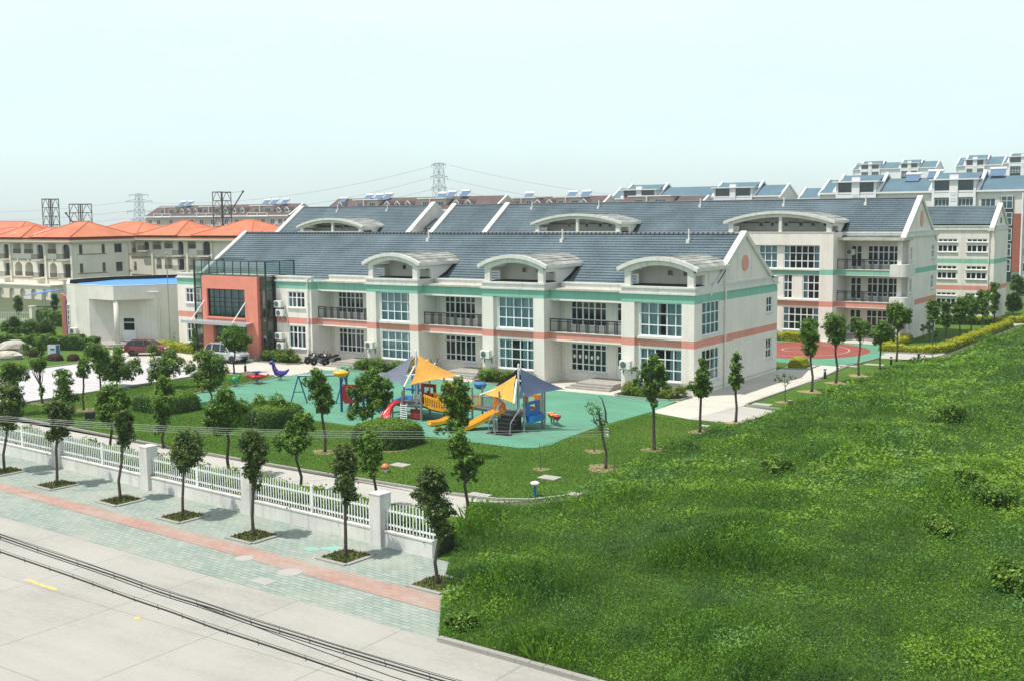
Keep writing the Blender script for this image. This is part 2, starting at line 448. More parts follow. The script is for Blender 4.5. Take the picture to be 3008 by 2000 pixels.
sheet('side_path', [(-34.15, 66.6), (-33.9, 65.9), (-30.8, 64.9), (-29.9, 71.3), (-29.6, 85.7), (-30.6, 93.9), (-34.5, 93.9), (-34.4, 73)], 0.036, M_PATH)
sheet('crossing', [(-30.9, 64.9), (-27.3, 65.4), (-27.2, 70.6), (-29.2, 71.1), (-29.95, 71.3)], 0.024, M_LANE)
sheet('court', [(-46, 94.0), (-31.0, 94.0), (-29.6, 100.5), (-30.2, 105), (-31.0, 111.3), (-46, 111.3)], 0.030, M_RUBBER)
el = [(-37.9+6.5*math.cos(a), 103.6+6.9*math.sin(a)) for a in np.linspace(0, 2*math.pi, 48)[:-1]]
sheet('court_centre', el, 0.036, M_REDRUBBER)
M_LINE = paint('white_line_paint', 'b8aca4', 0.7, 0.2)
b = MB()
for rx, ry, a0, a1 in ((4.6, 5.0, -1.6, 1.6), (1.5, 1.6, 0, 6.3)):
    A = np.linspace(a0, a1, 40)
    for p, q in zip(A, A[1:]):
        b.face([(-37.9+(rx-.05)*math.cos(p), 103.6+(ry-.05)*math.sin(p), .041), (-37.9+(rx+.05)*math.cos(p), 103.6+(ry+.05)*math.sin(p), .041),
                (-37.9+(rx+.05)*math.cos(q), 103.6+(ry+.05)*math.sin(q), .041), (-37.9+(rx-.05)*math.cos(q), 103.6+(ry-.05)*math.sin(q), .041)])
struct(b.build('court_lines', M_LINE))
sheet('back_path', [(-30.6, 101), (-26.3, 101.6), (-25.4, 106), (-24.9, 137.6), (-24.0, 141.2), (-20, 141.5), (-20, 143), (-26, 143), (-26.0, 107.2), (-30.5, 105.4)], 0.020, M_LANE)
sheet('rear_path', [(-46, 111.4), (-31.2, 111.2), (-31.0, 113.2), (-46, 116)], 0.034, M_PATH)

def kerb(pts, w=0.16, h=0.13, z=0.0):
    b = MB()
    P = [Vector((x, y)) for x, y in pts]
    L, Rr = [], []
    for i, p in enumerate(P):
        d = (P[min(i+1, len(P)-1)]-P[max(i-1, 0)]).normalized(); nrm = Vector((-d.y, d.x))*w/2
        L.append(p+nrm); Rr.append(p-nrm)
    for i in range(len(P)-1):
        a, c, d, e = L[i], L[i+1], Rr[i+1], Rr[i]
        b.face([(a.x, a.y, z+h), (e.x, e.y, z+h), (d.x, d.y, z+h), (c.x, c.y, z+h)])
        b.face([(a.x, a.y, z), (a.x, a.y, z+h), (c.x, c.y, z+h), (c.x, c.y, z)])
        b.face([(e.x, e.y, z+h), (e.x, e.y, z), (d.x, d.y, z), (d.x, d.y, z+h)])
    for p, q in ((L[0], Rr[0]), (Rr[-1], L[-1])):
        b.face([(p.x, p.y, z), (q.x, q.y, z), (q.x, q.y, z+h), (p.x, p.y, z+h)])
    return struct(b.build('kerb', M_KERB))
def arc(cx, cy, r, a0, a1, n=8): return [(cx+r*math.cos(R(lerp(a0, a1, i/n))), cy+r*math.sin(R(lerp(a0, a1, i/n)))) for i in range(n+1)]
kerb(kl)
kerb([(-20.95, 26.5), (-18.3, 26.42), (-10, 26.05), (40, 24.0)], 0.2, 0.14)
kerb([(-90.0, 44), (-89.9, 66.5), (-97, 70)])
kerb([(-73.8, 42.4), (-73.9, 64.4), (-68.4, 65.2)])
kerb([(-62.7, 52.7), (-66.5, 55.0), (-67.0, 60.0), (-67.5, 64.2), (-67.9, 65.2)], 0.12, 0.09)
kerb([(-27.2, 71.2), (-28.6, 71.3)] + arc(-29.2, 72.0, 0.7, 270, 180, 5) + [(-29.75, 85.7), (-30.2, 94.5), (-29.5, 101)], 0.14, 0.12)
kerb([(-34.4, 90.2), (-33.0, 90.4), (-32.3, 91.2), (-32.4, 93.6), (-34.4, 94.0)], 0.14, 0.12)
kerb([(-30.5, 105.3), (-26.6, 105.9), (-25.6, 107.2), (-25.0, 136.5), (-25.6, 138)], 0.14, 0.12)
# yellow dashes on the road
M_YELLOW = paint('worn_yellow_road_paint', 'e3b765', 0.7, 0.35, 6)
b = MB()
b.face([(-37.3, 22.98, .008), (-35.3, 22.88, .008), (-35.3, 23.03, .008), (-37.3, 23.13, .008)])
b.face([(-30.6, 22.62, .008), (-30.35, 22.60, .008), (-30.35, 22.76, .008), (-30.6, 22.78, .008)])
struct(b.build('road_marking', M_YELLOW))
# ================================================================== KINDERGARTEN BUILDINGS
def FR(x, y, u, n, z=0.0): return ((x, y, z), u, n)
SOUTH = ((1, 0), (0, -1)); EAST = ((0, 1), (1, 0))
def fpt(F, a, d, z): O, u, n = F; return (O[0]+u[0]*a+n[0]*d, O[1]+u[1]*a+n[1]*d, O[2]+z)
def wallgrid(mb, F, a0, a1, z0, z1, holes=(), d=0.0, m=0, mi=1, depth=0.8, rev=0.16):
    A = sorted({a0, a1, *[h[0] for h in holes], *[h[1] for h in holes]}); Z = sorted({z0, z1, *[h[2] for h in holes], *[h[3] for h in holes]})
    for p, q in zip(A, A[1:]):
        for s, t in zip(Z, Z[1:]):
            ca, cz = (p+q)/2, (s+t)/2
            if any(h[0] < ca < h[1] and h[2] < cz < h[3] for h in holes): continue
            mb.face([fpt(F, p, d, s), fpt(F, q, d, s), fpt(F, q, d, t), fpt(F, p, d, t)], m)
    for h in holes:
        for (e0, e1, mm) in ((d, d-rev, m), (d-rev, d-depth, mi)):
            c = [(h[0], h[2]), (h[1], h[2]), (h[1], h[3]), (h[0], h[3])]
            for i in range(4):
                p, q = c[i], c[(i+1) % 4]
                mb.face([fpt(F, p[0], e0, p[1]), fpt(F, p[0], e1, p[1]), fpt(F, q[0], e1, q[1]), fpt(F, q[0], e0, q[1])], mm)
        mb.face([fpt(F, h[0], d-depth, h[2]), fpt(F, h[1], d-depth, h[2]), fpt(F, h[1], d-depth, h[3]), fpt(F, h[0], d-depth, h[3])], mi)
def fr(n): return [i/n for i in range(1, n)] if isinstance(n, int) else list(n)
def window(parent, F, a0, a1, z0, z1, cols=4, rows=2, d=-0.08, curt=None, sill=True, bar=0.075, thick=(), name='window', fm=None, gm=None, glass=True):
    fm = fm or M_PVC
    b = MB(); W = a1-a0; Hh = z1-z0; e = 0.09
    for p, q, s, t in ((a0, a0+e, z0, z1), (a1-e, a1, z0, z1), (a0+e, a1-e, z0, z0+e), (a0+e, a1-e, z1-e, z1)):
        b.obox(*F, p, q, d-0.05, d+0.03, s, t)
    for f in fr(cols):
        w_ = bar*(1.7 if f in thick else 1)/2
        b.obox(*F, a0+W*f-w_, a0+W*f+w_, d-0.045, d+0.02, z0+e, z1-e)
    for f in fr(rows): b.obox(*F, a0+e, a1-e, d-0.04, d+0.024, z0+Hh*f-bar/2, z0+Hh*f+bar/2)
    o = b.build(name, fm, parent)
    if sill:
        s = MB(); s.obox(*F, a0-0.06, a1+0.06, d-0.04, d+0.2, z0-0.09, z0-0.002); s.build('sill', M_TRIM, o)
    if glass:
        g = MB(); g.face([fpt(F, a0+e/2, d-0.012, z0+e/2), fpt(F, a1-e/2, d-0.012, z0+e/2), fpt(F, a1-e/2, d-0.012, z1-e/2), fpt(F, a0+e/2, d-0.012, z1-e/2)])
        g.build('pane', gm or M_GLASS, o)
    for c in (curt or ()):
        k = MB(); x0, x1 = a0+W*c[0]+.04, a0+W*c[1]-.04; zt = z0+Hh*(c[3] if len(c) > 3 else 1)-.03; zb = z0+Hh*(c[2] if len(c) > 2 else 0)+.03
        n = max(4, int((x1-x0)/0.055)); ph = random.random()*6
        X = [lerp(x0, x1, i/n) for i in range(n+1)]
        D = [d-0.17+0.045*math.sin(i*1.35+ph)+0.02*math.sin(i*0.37+ph*2) for i in range(n+1)]
        for i in range(n):
            k.face([fpt(F, X[i], D[i], zb), fpt(F, X[i+1], D[i+1], zb), fpt(F, X[i+1], D[i+1], zt), fpt(F, X[i], D[i], zt)])
        k.build('curtain', M_CURTAIN, o, smooth=True)
    return o
def door(parent, F, a0, a1, z0, z1, d=-0.08, leaf=0.4):
    o = window(parent, F, a0, a1, z0, z1, 1, [0.78], d, sill=False, name='door')
    b = MB(); b.obox(*F, a0+.09, a1-.09, d-.03, d+.01, z0+.05, z0+(z1-z0)*leaf); b.build('door_panel', M_PVC, o)
    return o
def railing(parent, F, a0, a1, z0, z1, name='balcony_railing'):
    b = MB()
    b.obox(*F, a0, a1, -.035, .035, z1-.08, z1); b.obox(*F, a0, a1, -.02, .02, z1-.25, z1-.20); b.obox(*F, a0, a1, -.02, .02, z0+.04, z0+.08)
    n = max(2, round((a1-a0)/0.85))
    for i in range(n+1):
        c = lerp(a0+.03, a1-.03, i/n)
        for k in ((-.13, 0, .13) if 0 < i < n else (0,)):
            b.obox(*F, c+k-.03, c+k+.03, -.02, .02, z0, z1-.05)
    return b.build(name, M_DARKMETAL, parent)
def tiled_slope(mb, x0, x1, ye_, ze, yr, zr, row=0.35, lip=0.06, m=0):
    L = math.hypot(yr-ye_, zr-ze); n = max(1, round(L/row)); dy, dz = (yr-ye_)/n, (zr-ze)/n
    ny, nz = -(zr-ze)/L, abs(yr-ye_)/L
    if yr < ye_: ny = (zr-ze)/L
    for i in range(n):
        ya, za, yb, zb = ye_+dy*i, ze+dz*i, ye_+dy*(i+1), ze+dz*(i+1)
        la = (ya+ny*lip, za+nz*lip)
        mb.face([(x0, la[0], la[1]), (x1, la[0], la[1]), (x1, yb, zb), (x0, yb, zb)], m)
        mb.face([(x0, ya, za-.02), (x1, ya, za-.02), (x1, la[0], la[1]), (x0, la[0], la[1])], m)
def rake(mb, x, w, pts, th, m=0):
    """raised parapet strip over a gable: pts = [(y,z)...] along the top edge"""
    for (ya, za), (yb, zb) in zip(pts, pts[1:]):
        mb.prism([(ya, za), (yb, zb), (yb, zb-th), (ya, za-th)], lambda p, t: (t, p[0], p[1]), x-w, x, m)
def downpipe(parent, x, y, z0, z1, n=(0, -1), r=0.055):
    b = MB(); b.tube([(x+n[0]*.1, y+n[1]*.1, z0), (x+n[0]*.1, y+n[1]*.1, z1)], r, 8)
    zz = z0+.5
    while zz < z1: b.box(x+n[0]*.1-.085, x+n[0]*.1+.085, y+n[1]*.1-.085, y+n[1]*.1+.085, zz, zz+.06); zz += 1.6
    b.box(x+n[0]*.12-.13, x+n[0]*.12+.13, y+n[1]*.12-.13, y+n[1]*.12+.13, z1-.02, z1+.26)
    return b.build('downpipe', M_PIPE, parent)
def aircon(x, y, z, n, label):
    """outdoor unit on a bracket; n = outward wall normal"""
    t = thing('air_conditioner', label, 'air conditioner', (x, y, z), group='air conditioner units on the walls')
    F = FR(x, y, (-n[1], n[0]), n, z)
    b = MB(); b.obox(*F, -.45, .45, .14, .48, 0, .62); o = b.build('casing', M_AC, t, bevel=.025)
    b = MB(); c = fpt(F, -.12, .49, .31); u = F[1]
    pts = [(math.cos(q*math.pi/8), math.sin(q*math.pi/8)) for q in range(16)]
    b.prism(pts, lambda p, s: (c[0]+u[0]*p[0]*.24+n[0]*s, c[1]+u[1]*p[0]*.24+n[1]*s, c[2]+p[1]*.24), -.02, .015); b.build('fan_grille', M_ACDARK, t)
    for a in (-.36, .36):
        b = MB(); b.obox(*F, a-.02, a+.02, 0.0, .5, -.06, 0.0); b.obox(*F, a-.02, a+.02, 0.0, .06, -.4, -.06); b.build('bracket', M_ACDARK, t)
    b = MB(); b.tube([fpt(F, .45, .3, .2), fpt(F, .6, .25, .12), fpt(F, .62, .05, -.3), fpt(F, .62, .03, -.9)], .03, 6); b.build('hose', M_AC, t)
    return t
def arch_pts(x0, x1, zs, zc, n=24):
    """circular arc from (x0,zs) over the crown zc to (x1,zs)"""
    h = zc-zs; w_ = (x1-x0)/2; rad = (w_*w_+h*h)/(2*h); cx, cz = (x0+x1)/2, zc-rad; a = math.asin(w_/rad)
    return [(cx+rad*math.sin(lerp(-a, a, i/n)), cz+rad*math.cos(lerp(-a, a, i/n))) for i in range(n+1)]
def barrel_dormer(parent, xa, xb, yf, zfl, zs, zc, yr_fn, yback, wins, mid=None, th=0.26, pw=0.5, zlow=None):
    """vaulted loggia on top of a bay: curved roof, arched front on posts, back wall with small windows"""
    root = None
    out = arch_pts(xa, xb, zs, zc); inn = arch_pts(xa+.03, xb-.03, zs-th, zc-th)
    # vault slab runs back until it meets the tiled slope
    b = MB(); n = len(out)
    for i in range(n-1):
        (x0, z0), (x1, z1) = out[i], out[i+1]; (x2, z2), (x3, z3) = inn[i], inn[i+1]
        b.face([(x0, yf+.14, z0), (x1, yf+.14, z1), (x1, yr_fn(z1)+.3, z1), (x0, yr_fn(z0)+.3, z0)], 0)
        b.face([(x3, yf, z3), (x2, yf, z2), (x2, yr_fn(z2)+.3, z2), (x3, yr_fn(z3)+.3, z3)], 1)
    for (x, z), (x2, z2) in ((out[0], inn[0]), (out[-1], inn[-1])):
        b.face([(x, yf, z), (x2, yf, z2), (x2, yr_fn(z2)+.3, z2), (x, yr_fn(z)+.3, z)], 1)
    root = b.build('dormer_roof', [M_METALROOF, M_TRIM], parent, smooth=False)
    # standing seams
    s = MB()
    for i in range(1, n-1, 1):
        (x0, z0) = out[i]
        if i % 2 == 0: s.box(x0-.02, x0+.02, yf+.25, yr_fn(z0)+.2, z0-.03, z0+.035)
    s.build('roof_seam', M_METALROOF, root)
    # front fascia ring
    f = MB()
    o2 = arch_pts(xa-.06, xb+.06, zs-.02, zc+.05); i2 = arch_pts(xa-.02, xb+.02, zs-.30, zc-.24)
    for i in range(n-1):
        for y0, y1 in ((yf-.06, yf+.16),):
            p, q, r_, t = o2[i], o2[i+1], i2[i+1], i2[i]
            f.face([(p[0], y0, p[1]), (q[0], y0, q[1]), (r_[0], y0, r_[1]), (t[0], y0, t[1])][::-1])
            f.face([(p[0], y0, p[1]), (p[0], y1, p[1]), (q[0], y1, q[1]), (q[0], y0, q[1])][::-1])
            f.face([(t[0], y0, t[1]), (r_[0], y0, r_[1]), (r_[0], y1, r_[1]), (t[0], y1, t[1])])
            f.face([(p[0], y1, p[1]), (q[0], y1, q[1]), (r_[0], y1, r_[1]), (t[0], y1, t[1])])
    f.build('arch_fascia', M_TRIM, root)
    # arched beam and posts
    g = MB(); px0, px1 = xa+.5, xb-.35
    zb = zs-.32
    low = arch_pts(px0+pw, px1-pw, zb, zc-.58)
    up_ = arch_pts(xa+.02, xb-.02, zs-.22, zc-.2, 48)
    def ztop(x): 
        for (p, z0), (q, z1) in zip(up_, up_[1:]):
            if p <= x <= q: return lerp(z0, z1, (x-p)/(q-p))
        return zs-.2
    X = [px0]+[p[0] for p in low]+[px1]; Zl = [zb-.02]+[p[1] for p in low]+[zb-.02]
    y0, y1 = yf+.17, yf+.5
    for i in range(len(X)-1):
        a, c = X[i], X[i+1]
        g.face([(a, y0, Zl[i]), (c, y0, Zl[i+1]), (c, y0, ztop(c)), (a, y0, ztop(a))])
        g.face([(a, y1, Zl[i]), (a, y1, ztop(a)), (c, y1, ztop(c)), (c, y1, Zl[i+1])])
        g.face([(a, y0, Zl[i]), (a, y1, Zl[i]), (c, y1, Zl[i+1]), (c, y0, Zl[i+1])])
    for a, c in ((px0, px0+pw), (px1-pw, px1)):
        g.box(a, c, y0, y1, zfl-.2, zb-.02)
    if mid is not None: g.box(mid-.16, mid+.16, y0+.02, y1-.02, zfl-.2, zc-.5)
    g.build('arch_posts', M_TRIM, root)
    # side cheeks and back wall
    k = MB()
    zsl = zs-th
    for x0_, x1_ in ((px0, px0+.22), (px1-.22, px1)):
        k.prism([(yback, zfl-.25), (yr_fn(zsl)+.3, zsl), (yback-.15, zsl), (yf+.5, zsl), (yf+.5, zsl-.30), (yback-.55, zsl-.30), (yback-.55, zfl-.25)],
                lambda p, t: (t, p[0], p[1]), x0_, x1_)
    F = FR(0, yback, *SOUTH)
    wallgrid(k, F, px0+.2, px1-.2, zfl-.25, zs-th+.02, [(x-.25, x+.25, zz-.25, zz+.25) for x, zz in wins], m=0, mi=1)
    kk = arch_pts(px0+.2, px1-.2, zs-th+.02, zc-th+.02)
    for i in range(len(kk)-1):
        p, q = kk[i], kk[i+1]
        k.face([(p[0], yback, zs-th+.02), (q[0], yback, zs-th+.02), (q[0], yback, q[1]), (p[0], yback, p[1])])
    k.build('dormer_wall', [M_CREAMPLAIN, M_INT], root)
    for x, zz in wins: window(root, F, x-.27, x+.27, zz-.27, zz+.27, 1, 1, d=.02, sill=False, fm=M_TRIM, gm=M_PANE, name='dormer_window')
    fl = MB(); fl.box(px0+.05, px1-.05, yf+.55, yback, zfl-.3, zfl-.04); fl.build('loggia_floor', M_BLACKROOF, root)
    vs = MB(); 
    za = zs-th-.1
    vs.face([(px1+.02, yr_fn(zfl)-.25, zfl+.02), (px1+.02, yr_fn(zfl)+.15, zfl+.05), (px1+.02, yr_fn(za)+.2, za+.1), (px1+.02, yr_fn(za)-.2, za)])
    vs.prism([(yr_fn(zfl)-.05, zfl+.06), (yr_fn(za)+.1, za+.14), (yr_fn(za)+.1, za+.04), (yr_fn(zfl)-.05, zfl-.04)], lambda p, t: (t, p[0], p[1]), px1+.01, px1+.26)
    vs.build('flashing', M_BLACKROOF, root)
    return root
def steps(parent, x0, x1, yfront, yback, n=3, h=0.15, tread=0.32, side=True):
    b = MB()
    for i in range(n):
        x1_ = x1; x0_ = x0+(tread*i if side else 0)
        b.box(x0_, x1_, yfront+tread*i, yback, h*i+(.001 if i else -.02), h*(i+1))
    return b.build('steps', M_STONE, parent)

# ---------------------------------------------------- two-storey front building
XL, XG = -89.5, -34.33
KA = thing('school_building', 'long two-storey cream school wing with slate roof, three vaulted dormers and a coral entrance block', 'building', (-62, 81, 0))
YF, YS, YB, YK = 73.0, 73.77, 75.5, 88.76
BAYS = [(-40.18, -34.33), (-52.78, -46.92), (-65.0, -59.35)]
W = MB(); T = MB()
wins = []     # (F, a0, a1, z0, z1, cols, rows, curtains, thick)
S3 = (1/3, 2/3)
full = [(0, 1)]
for i, (xa, xb) in enumerate(BAYS):
    o = xa
    pl0, pl1 = o+1.08, o+4.86          # niche between the pilasters
    if i == 2: pl0, pl1 = o+1.05, o+4.72
    F = FR(0, YF, *SOUTH)
    wallgrid(W, F, xa, pl0, 0, 7.2); wallgrid(W, F, pl1, xb, 0, 7.2); wallgrid(W, F, pl0, pl1, 6.62, 7.2)
    Fn = FR(0, YF+.28, *SOUTH)
    h = [(pl0+.3, pl1-.03, .95, 3.3), (pl0+.3, pl1-.03, 4.15, 6.6)]
    wallgrid(W, Fn, pl0, pl1, 0, 6.62, h)
    for x in (pl0, pl1): W.face([(x, YF, 0), (x, YF+.28, 0), (x, YF+.28, 6.62), (x, YF, 6.62)])
    W.face([(pl0, YF, 6.62), (pl1, YF, 6.62), (pl1, YF+.28, 6.62), (pl0, YF+.28, 6.62)])
    T.box(pl0+.2, pl1, YF+.08, YF+.3, 3.96, 4.13)
    lowc = {0: [(0, .2), (.2, .33), (.66, .78), (.8, 1)], 1: [(0, .22), (.22, .34), (.62, .8), (.8, 1)], 2: full}[i]
    wins.append((Fn, *h[0], [.18, .36, .59, .79] if i < 2 else [.23, .46, .66, .87], 3, lowc, ()))
    wins.append((Fn, *h[1], [.21, .42, .63, .83] if i < 2 else [.23, .44, .67, .88], 3, [(0, .47), (.56, 1)] if i == 0 else full, ()))
    # side returns of the bay
    if i: W.face([(xb, YF, 0), (xb, YB, 0), (xb, YB, 7.2), (xb, YF, 7.2)])
    W.face([(xa, YB, 0), (xa, YF, 0), (xa, YF, 7.2), (xa, YB, 7.2)])
    # cornice and parapet above the bay
    xr = xb+.0
    T.box(xa-.10, xb+(.12 if i == 0 else .10), YF-.13, YF+.5, 7.2, 7.33)
    T.box(xa+.0, xb+.02, YF+.02, YF+.36, 7.33, 7.62)
    T.box(xa-.08, xb+.08, YF-.07, YF+.46, 7.62, 7.76)
    for x in (xa, xb-.3):
        if i == 0 and x > xa: continue
        T.box(x, x+.3, YF+.36, YB+.3, 7.2, 7.62); T.box(x-.06, x+.36, YF+.46, YB+.3, 7.62, 7.75)
    W.face([(xa, YF+.3, 7.21), (xb, YF+.3, 7.21), (xb, YB+1, 7.21), (xa, YB+1, 7.21)])
# recesses
REC = [(-46.92, -40.18), (-59.35, -52.78), (-71.5, -65.0)]
for i, (xa, xb) in enumerate(REC):
    F = FR(0, YB, *SOUTH)
    o = xa
    h = [(o+.87, o+4.08, .85, 3.02), (o+.87, o+4.08, 4.36, 6.28), (o+4.95, o+5.85, .46, 3.02), (o+4.95, o+5.85, 4.02, 6.28)]
    if i == 2: h[0] = (o+.85, o+3.9, .85, 3.02); h[1] = (o+.85, o+3.9, 4.36, 6.28)
    wallgrid(W, F, xa, xb, 0, 7.2, h)
    C6 = [1/6-.01, 1/3, .5, 2/3, 5/6+.01]
    wins.append((F, *h[0], C6, [.25, .78], None, (1/3, 2/3))); wins.append((F, *h[1], C6, [.26, .72], None, (1/3, 2/3)))
    for hh in h[2:]: door(KA, F, *hh)
    if i == 0:
        for q_, (fx, fz) in enumerate(((.09, .52), (.25, .52), (.42, .52), (.58, .50), (.75, .52))):
            cx = lerp(h[0][0], h[0][1], fx); cz = lerp(h[0][2], h[0][3], fz)
            pb_ = MB(); pb_.face([fpt(F, cx+.11*math.cos(t_), -.083, cz+.16*math.sin(t_)) for t_ in np.linspace(0, 2*math.pi, 15)[:-1]]); pb_.build('paper_decoration', M_PVC if q_ % 2 else M_PIPE, KA)
    # balcony slab, spandrels, ceiling beam
    W.box(xa, xb, YS, YS+.3, 3.30, 3.94); T.box(xa, xb, YS-.08, YB, 3.94, 4.0)
    W.face([(xa, YS+.3, 3.4), (xb, YS+.3, 3.4), (xb, YB, 3.4), (xa, YB, 3.4)])
    W.box(xa, xb, YS, YS+.3, 6.4, 7.2)
    W.face([(xa, YS+.3, 6.6), (xb, YS+.3, 6.6), (xb, YB, 6.6), (xa, YB, 6.6)])
    g = MB(); g.box(xa+.09, xb-.09, YS-.22, YS+1.25, 7.2, 7.34); g.build('cornice', M_GREYTRIM, KA)
    T.box(xa+.3, xb-.3, YS+1.25, YS+1.55, 7.2, 7.66); T.box(xa+.3, xb-.3, YS+1.18, YS+1.6, 7.66, 7.76)
    railing(KA, FR(0, YS+.05, *SOUTH), xa+.03, xb-.03, 4.0, 5.02)
    steps(KA, o+2.5, o+6.3, YF-1.05, YB-.01)
    downpipe(KA, o+.25, YB, 0, 6.5, r=.045)
# left wing and far-left section
F = FR(0, YF, *SOUTH)
hW = [(-74.4, -72.3, 1.25, 3.28), (-74.4, -72.3, 4.88, 6.33)]
wallgrid(W, F, -75.9, -71.5, 0, 7.2, hW)
for k, h in enumerate(hW): wins.append((F, *h, [.25, .5, .75], [.62] if k else [.68], [(0, .25, 0, .6), (.25, .5, 0, .6)] if k else [(0, .25), (.55, .75)], (.5,)))
W.face([(-71.5, YF, 0), (-71.5, YB, 0), (-71.5, YB, 7.2), (-71.5, YF, 7.2)])
hL = [(-88.3, -86.25, 1.0, 2.92), (-88.3, -86.25, 4.82, 6.25)]
wallgrid(W, F, XL, -85.9, 0, 7.2, hL)
for k, h in enumerate(hL): wins.append((F, *h, [.25, .5, .75], [.64], [(0, .2)], (.5,)))
for a, c in ((-75.95, -71.42), (XL-.05, -85.9)):
    T.box(a, c, YF-.12, YF+.4, 7.2, 7.33); T.box(a+.06, c-.06, YF+.02, YF+.3, 7.33, 7.6); T.box(a, c, YF-.05, YF+.36, 7.6, 7.72)
    W.face([(a+.1, YF+.3, 7.25), (c-.1, YF+.3, 7.25), (c-.1, YF+3.2, 7.25), (a+.1, YF+3.2, 7.25)])
# wall behind the glass block, back and end walls
wallgrid(W, FR(0, YB, *SOUTH), -86.0, -75.8, 0, 7.6, [(-81.9, -79.3, 4.4, 6.6)])
W.face([(XG, YK, 0), (XL, YK, 0), (XL, YK, 7.8), (XG, YK, 7.8)])
W.face([(XL, YK, 0), (XL, YF, 0), (XL, YF, 7.2), (XL, YK, 7.2)])
FE = FR(XG, 0, *EAST)
hE = [(74.3, 77.32, .88, 3.24), (74.3, 77.32, 4.24, 6.64), (86.42, 87.66, 1.3, 2.9), (86.42, 87.66, 4.96, 6.26)]
wallgrid(W, FE, YF, YK, 0, 7.2, hE)
for k, h in enumerate(hE):
    wins.append((FE, *h, [.27, .52, .77] if k < 2 else [.5], 3 if k < 2 else [.45], [(0, 1)] if k == 1 else ([(0, .24), (.7, 1)] if k == 0 else None), ()))
# gable triangle above the cornice
RZ = lambda y: 11.3-0.655*abs(y-82.0)
W.prism([(76.0, 7.2), (88.2, 7.2), (88.2, 7.45), (82.0, 11.3), (76.0, 7.45)], lambda p, t: (t, p[0], p[1]), XG-.3, XG-.06)
T.box(XG-.25, XG+.12, 78.1, YK+.12, 7.2, 7.34); T.box(XG-.2, XG+.03, 78.2, YK+.04, 7.34, 7.72); T.box(XG-.3, XG+.1, 78.05, YK+.1, 7.72, 7.86)
T.box(XG-.2, XG+.03, YF+.4, 78.2, 7.2, 7.72); T.box(XG-.25, XG+.06, YF+.46, 78.05, 7.72, 7.78)
rk = [(75.6, RZ(75.6)+.28), (82.0, 11.3+.3), (88.4, RZ(88.4)+.28)]
rake(T, XG+.1, .48, rk, .4)
rake(T, XL+.35, .5, rk, .42)
# ribs of the gable field
for y in (80.6, 83.4): T.box(XG-.055, XG-.045, y-.02, y+.02, 7.9, RZ(y)-.1)
T.box(XG-.06, XG-.04, 75.6, 75.66, 7.75, 8.7)
W.build('wall', [M_KWALL, M_INT], KA)
def key_a(c):
    if c[0] > XG-.5 and c[1] > 77: return ('gable_coping', 0) if c[2] > 8 else ('cornice', 99)
    if c[0] < XL+.6 and c[2] > 8: return ('gable_coping', 1)
    e = [-90, -86, -76, -71.5, -65.06, -59.3, -52.84, -46.86, -40.24, -34]
    return ('window_ledge' if c[2] < 5 else 'parapet', sum(c[0] > q for q in e))
build_split(T, 'trim', M_TRIM, KA, key_a)
b = MB(); c = [(.62*math.cos(a)*.95, .6*math.sin(a)) for a in np.linspace(0, 2*math.pi, 33)[:-1]]
b.prism(c, lambda p, t: (t, 82.06+p[0], 9.15+p[1]), XG-.07, XG+.02); b.build('gable_disc', paint('salmon_disc', 'e0998a', .7, .08), KA)
b = MB()
tiled_slope(b, XL+.2, XG-.4, 75.75, RZ(75.75), 82.0, 11.3)
tiled_slope(b, XL+.2, XG-.4, 88.3, RZ(88.3), 82.0, 11.3, row=.8)
rf = b.build('roof', M_TILE, KA)
b = MB(); b.tube([(XL+.2, 82, 11.33), (XG-.5, 82, 11.33)], .13, 8)
xx = XL+.4
while xx < XG-.6: b.box(xx, xx+.04, 81.82, 82.18, 11.3, 11.49); xx += .42
b.build('ridge', M_RIDGE, rf)
for x in (-64.6, -50.3, -38.7):
    b = MB(); b.tube([(x, 81.2, 10.7), (x, 81.2, 11.75)], .07, 8); b.box(x-.13, x+.13, 80.95, 81.3, 10.6, 10.95); b.build('vent_pipe', M_PIPE, rf)
yr = lambda z: 82.0-(11.3-z)/0.655
for i, (xa, xb) in enumerate(BAYS):
    wn = {0: [(-37.45, 8.62), (-36.2, 8.62)], 1: [(-49.0, 8.62), (-47.95, 8.62)], 2: [(-61.2, 8.62), (-60.2, 8.62)]}[i]
    if i: wn = [(xb-3.45+.0, 8.6), (xb-2.1, 8.6), (xb-.95, 8.6)]
    barrel_dormer(KA, xa-.32, xb+.22, YF-.02, 7.86, 9.12, 9.86, yr, YB+.05, wn)
for F, a0, a1, z0, z1, c, r_, cu, th in wins:
    window(KA, F, a0, a1, z0, z1, c, r_, curt=cu, thick=th, sill=F is not FE or True)
downpipe(KA, -71.85, YF, 0, 7.25); 
b = MB(); b.tube([(XG+.1, 78.15, 0), (XG+.1, 78.15, 9.2)], .07, 8)
for z in (.6, 2.3, 3.9, 5.4, 6.9, 7.9): b.box(XG+.01, XG+.2, 78.06, 78.24, z, z+.07)
b.tube([(XG+.1, 78.15, 9.15), (XG+.05, 77.5, 9.12), (XG+.02, 75, 9.1), (XG+.0, 73.6, 9.05)], .05, 6); b.build('downpipe', M_PIPE, KA)
b = MB(); b.box(XL, -76, YF-.06, YF-.02, 0, .4); b.box(XG+.01, XG+.05, YF, YK, .28, .31); 
for xa, xb in BAYS:
    b.box(xa, xa+1.0, YF-.04, YF-.01, .28, .31)
b.build('plinth', M_GREYTRIM, KA)
